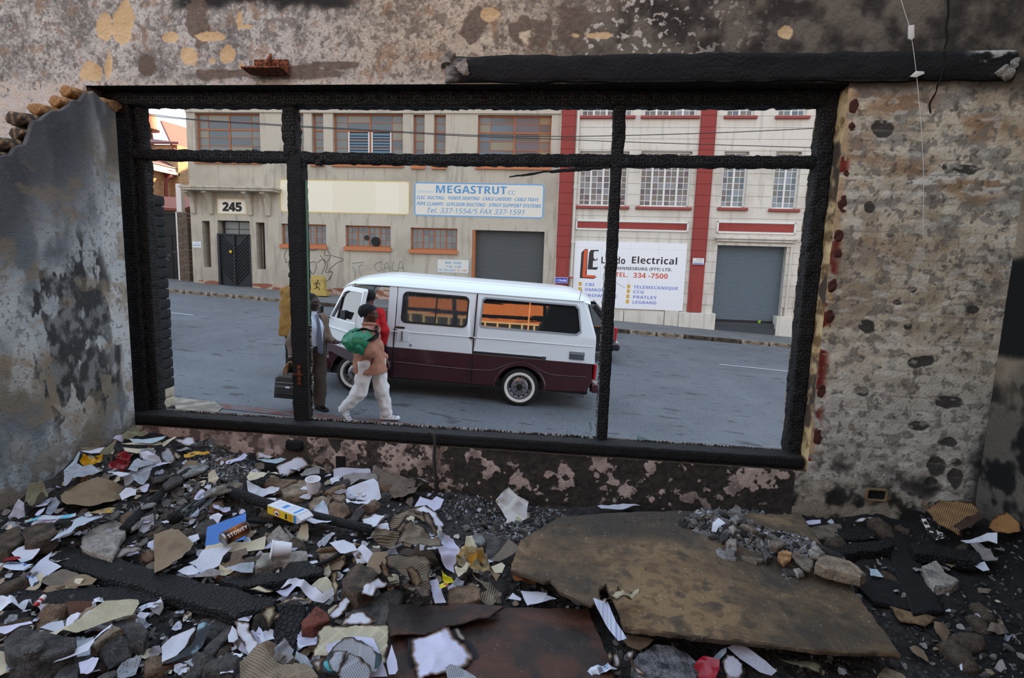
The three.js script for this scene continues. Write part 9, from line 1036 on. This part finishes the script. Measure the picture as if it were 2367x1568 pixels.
// ---------------------------------------------------------------- loose chips: the largest one by one, the rest as the mass that nobody could count
{
const r = rng(2024), inside = (p, poly)=>{ let c = false; for (let i = 0, j = poly.length - 1; i < poly.length; j = i++) if ((poly[i][1] > p[1]) !== (poly[j][1] > p[1]) && p[0] < ((poly[j][0] - poly[i][0]) * (p[1] - poly[i][1])) / (poly[j][1] - poly[i][1]) + poly[i][0]) c = !c; return c; };
const pick = (poly)=>{ const xs = poly.map((q)=>q[0]), ys = poly.map((q)=>q[1]); for (let k = 0; k < 200; k++) { const p = [lerp(Math.min(...xs), Math.max(...xs), r()), lerp(Math.min(...ys), Math.max(...ys), r())]; if (inside(p, poly)) return p; } return poly[0]; };
const heap = [[1585,1205],[1640,1170],[1700,1172],[1760,1185],[1840,1230],[1890,1270],[1900,1330],[1860,1350],[1800,1345],[1720,1300],[1640,1265]], chips = [[1000,1140],[1120,1150],[1200,1170],[1290,1175],[1340,1230],[1250,1260],[1150,1250],[1060,1220],[980,1160]], slate = [[380,1130],[440,1090],[520,1100],[560,1130],[480,1200],[380,1250],[330,1230],[300,1180]], soil = [[430,1060],[500,1030],[560,1045],[610,1090],[560,1110],[470,1090]], all = [[0,1180],[300,1010],[600,1080],[1000,1140],[1500,1185],[1850,1195],[2360,1200],[2367,1567],[0,1567]], boardTop = [[1230,1240],[1500,1195],[1850,1210],[2060,1500],[1480,1430],[1300,1340]];
const rock = (k)=>{ const g = new THREE.IcosahedronGeometry(0.5,1), p = g.attributes.position; for (let i = 0; i < p.count; i++) { const v = V3(p.getX(i), p.getY(i), p.getZ(i)), f = 0.72 + 0.6 * n3(v.x * 2.4 + k * 9, v.y * 2.4, v.z * 2.4 + k); const ax = [1,0.62,0.8]; p.setXYZ(i, Math.round(v.x * f * 4) / 4 * 0.5 * ax[0] + v.x * f * 0.5, v.y * f * ax[1], v.z * f * ax[2]); } return creased(g, 0.5); };
const rocks = [0,1,2,3,4,5].map(rock), mats = [M.concrete, M.concrete2, M.stoneDark, M.concrete2, M.woodGrey, M.stoneDark];
const groups = [[heap, 150,0.03,0.07, 'grey stone chip in the rubble heap on the chipboard sheet', 'stone chips in the heap on the chipboard', 'heap'],[chips, 80,0.024,0.055, 'blue grey stone chip in the ash below the window', 'stone chips in the ash below the window', 'floor'],[slate, 70,0.024,0.06, 'dark slate chip in the heap along the charred batten', 'slate chips along the charred batten', 'floor'],[boardTop, 26,0.012,0.026, 'small stone crumb lying loose on the chipboard sheet', 'loose crumbs on the chipboard', 'board']];
const protos = {}; for (const [poly, n, s0, s1, label, group, where] of groups) for (let k = 0; k < n; k++) {
const [px, py] = pick(poly), s = lerp(s0, s1, Math.pow(r(), 2)), i = Math.floor(r() * 6), p = where === 'board' ? atY(px, py, 0.832) : hit(px, py); p.y += s * 0.18; const key = label + i; let o; if (protos[key]) { o = protos[key].clone(); o.name = numbered('stone_chip'); scene.add(o); } else { o = protos[key] = solo('stone_chip', label, 'stone', rocks[i], mats[i], group); }
o.position.copy(p); o.scale.set(s * (1 + r() * 0.5), s * (0.5 + r() * 0.5), s); o.rotation.set((r() - 0.5) * 1.2, r() * 6.3, (r() - 0.5) * 1.2);
}
const mass = (name, label, n, polys, s0, s1, palette, lift, onBoard)=>{ const m = new THREE.InstancedMesh(rocks[1], mat(name + 'M', 0xffffff, 0.95), n), q = new THREE.Object3D(), c = new THREE.Color(); for (let k = 0; k < n; k++) { const [px, py] = pick(polys[k % polys.length]), s = lerp(s0, s1, Math.pow(r(), 3)), p = onBoard ? atY(px, py, 0.829) : hit(px, py); q.position.copy(p); q.position.y += lift * s; q.scale.set(s * (1 + r()), s * (0.4 + r() * 0.5), s); q.rotation.set(r() * 2, r() * 6, r() * 2); q.updateMatrix(); m.setMatrixAt(k, q.matrix); const a = palette[Math.floor(r() * palette.length)], b = 0.7 + r() * 0.5; m.setColorAt(k, c.setRGB(a[0] * b, a[1] * b, a[2] * b)); } m.name = name; scene.add(m); tag(m, label, 'rubble', null, 'stuff'); };
const greys = [[0.2,0.19,0.18],[0.26,0.27,0.28],[0.08,0.08,0.08],[0.14,0.13,0.12],[0.3,0.31,0.32],[0.17,0.14,0.11]];
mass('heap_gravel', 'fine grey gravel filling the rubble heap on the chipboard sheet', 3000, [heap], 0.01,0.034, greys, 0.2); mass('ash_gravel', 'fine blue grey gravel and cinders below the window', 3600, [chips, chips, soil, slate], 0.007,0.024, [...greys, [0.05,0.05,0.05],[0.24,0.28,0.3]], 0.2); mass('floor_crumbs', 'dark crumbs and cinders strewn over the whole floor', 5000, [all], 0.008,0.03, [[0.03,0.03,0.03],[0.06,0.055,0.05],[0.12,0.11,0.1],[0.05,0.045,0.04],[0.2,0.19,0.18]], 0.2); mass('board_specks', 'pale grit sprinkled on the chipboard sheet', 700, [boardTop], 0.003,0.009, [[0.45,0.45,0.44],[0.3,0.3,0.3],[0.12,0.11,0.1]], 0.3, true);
const flk = [0,1,2,3].map((k)=>{ const q = rng(k + 900), n = 5 + k % 3, pts = []; for (let i = 0; i < n; i++) { const a = i / n * 6.283 + q() * 0.5, d = 0.5 * (0.6 + q() * 0.5); pts.push([Math.cos(a) * d * 1.5, Math.sin(a) * d]); } const g = ext(shape(pts), 0.1,0.03,1); g.rotateX(-Math.PI / 2); const P = g.attributes.position; for (let i = 0; i < P.count; i++) P.setY(i, P.getY(i) + 0.12 * (n2(P.getX(i) * 3 + k, P.getZ(i) * 3) - 0.5)); return creased(g.index ? g.toNonIndexed() : g, 0.5); }), fp = {}, fm = [M.concrete2, M.stoneDark, M.woodGrey, M.concrete], fn = ['grey', 'dark', 'brown grey', 'pale grey'], left = [[0,1220],[300,1060],[520,1100],[620,1100],[920,1130],[1180,1250],[1150,1330],[880,1400],[860,1567],[0,1567]];
for (let k = 0; k < 170; k++) { const [px, py] = pick(k % 3 ? left : slate), i = k % 4, p = hit(px, py); let o; if (fp[i]) { o = fp[i].clone(); o.name = numbered('stone_flake'); scene.add(o); } else o = fp[i] = solo('stone_flake', 'flat ' + fn[i] + ' flake of stone lying loose in the rubble', 'stone', flk[i], fm[i], 'flat ' + fn[i] + ' stone flakes'); o.position.copy(p); o.position.y += 0.008; const s = lerp(0.03,0.085, Math.pow(r(), 1.7)); o.scale.set(s, s * 1.2, s); o.rotation.set((r() - 0.4) * 0.9, r() * 6.3, (r() - 0.5) * 0.8); }
const scrapM = [M.paperW, M.paperL, M.paperGrey, M.paperN, M.kraft, M.cream, M.kraftGrey, M.newsGrey], region = [[0,1200],[180,1090],[360,1030],[620,1090],[900,1130],[1050,1240],[1150,1340],[1080,1390],[880,1390],[880,1567],[0,1567]], dark = [[1900,1230],[2367,1230],[2367,1567],[2100,1567],[2090,1500]];
const scrapG = (k)=>{ const q = rng(k + 500), n = 5 + Math.floor(q() * 4), pts = []; for (let i = 0; i < n; i++) { const a = i / n * 6.283 + q() * 0.6, d = 0.5 * (0.55 + q() * 0.6); pts.push([Math.cos(a) * d * 1.4, Math.sin(a) * d]); } const g = mergeVertices(fromTri(subdivide(toTri(new THREE.ShapeGeometry(shape(ragged(pts, 0.2,0.03, k)))), 0.22,8)), 1e-5), p = g.attributes.position, uv = [], col = []; for (let i = 0; i < p.count; i++) { const x = p.getX(i), y = p.getY(i); uv.push(x * 0.08, y * 0.08); col.push(1,1,1); p.setXYZ(i, x, (1 - Math.abs(2 * n2(x * 1.7 + k, y * 1.7) - 1)) * 0.3 + x * x * 0.18 * (k % 2 ? 1 : -1), -y); } g.setAttribute('uv', new THREE.Float32BufferAttribute(uv, 2)); g.setAttribute('color', new THREE.Float32BufferAttribute(col, 3)); g.computeVertexNormals(); return g; };
const sg = [0,1,2,3,4,5,6,7].map(scrapG), names = ['white', 'pale lilac', 'grey', 'smoked grey', 'brown', 'cream', 'grey brown', 'printed grey'], sp = {};
for (let k = 0; k < 290; k++) { const d = k >= 272, [px, py] = pick(d ? dark : region), i = d ? [2,4,6][k % 3] : Math.floor(r() * 8), s = lerp(0.035,0.12, Math.pow(r(), 1.5)) * (d ? 0.7 : 1), p = hit(px, py), key = i; let o; if (sp[key]) { o = sp[key].clone(); o.name = numbered('paper_scrap'); scene.add(o); } else o = sp[key] = solo('paper_scrap', 'small torn ' + names[i] + ' scrap of paper lying loose among the rubble', 'paper', sg[i], scrapM[i], 'loose ' + names[i] + ' paper scraps'); o.position.copy(p); o.position.y += 0.012 + r() * 0.02; o.scale.setScalar(s); o.rotation.set((r() - 0.3) * 0.9, r() * 6.3, (r() - 0.5) * 0.9); }
{ const n = 1500, m = new THREE.InstancedMesh(sg[1], mat('shreds', 0xffffff, 0.92,{ side: THREE.DoubleSide, vertexColors: true }), n), q = new THREE.Object3D(), c = new THREE.Color(), pal = [[0.55,0.57,0.64],[0.4,0.4,0.42],[0.22,0.2,0.18],[0.3,0.24,0.17],[0.5,0.46,0.36],[0.12,0.11,0.1],[0.46,0.5,0.56]]; for (let k = 0; k < n; k++) { const [px, py] = pick(k % 6 ? region : all), s = lerp(0.012,0.042, Math.pow(r(), 2)); q.position.copy(hit(px, py)); q.position.y += 0.008 + r() * 0.012; q.scale.setScalar(s); q.rotation.set((r() - 0.4) * 1.4, r() * 6.3, (r() - 0.5) * 1.4); q.updateMatrix(); m.setMatrixAt(k, q.matrix); m.setColorAt(k, c.setRGB(...pal[Math.floor(r() * 7)])); } m.name = 'paper_shreds'; scene.add(m); tag(m, 'tiny torn shreds of paper and card strewn through the rubble', 'paper shreds', null, 'stuff'); }
const lump = [0,1,2].map((k)=>finish(rough(0.16,0.09,0.11,0.025,0.018,12, k + 90))), lm = [M.brickSoot, M.stoneDark, M.brickTan2], lp = {}, ln = ['sooty', 'dark grey', 'brown'];
for (let k = 0; k < 70; k++) { const [px, py] = pick(k % 7 === 4 ? dark : region), i = k % 7 === 4 ? 0 : k % 3, p = hit(px, py); let o; if (lp[i]) { o = lp[i].clone(); o.name = numbered('brick_lump'); scene.add(o); } else o = lp[i] = solo('brick_lump', 'broken ' + ln[i] + ' brick lump half buried between the papers', 'brick', lump[i], lm[i], ln[i] + ' brick lumps between the papers'); o.position.copy(p); o.position.y += 0.005; const s = 0.45 + r() * 0.55; o.scale.setScalar(s); o.rotation.set(r() - 0.5, r() * 6.3, r() - 0.5); }
}
scene.traverse((o)=>{ if (o.isMesh) { o.castShadow = true; o.receiveShadow = true; } });
renderer.render(scene, camera);
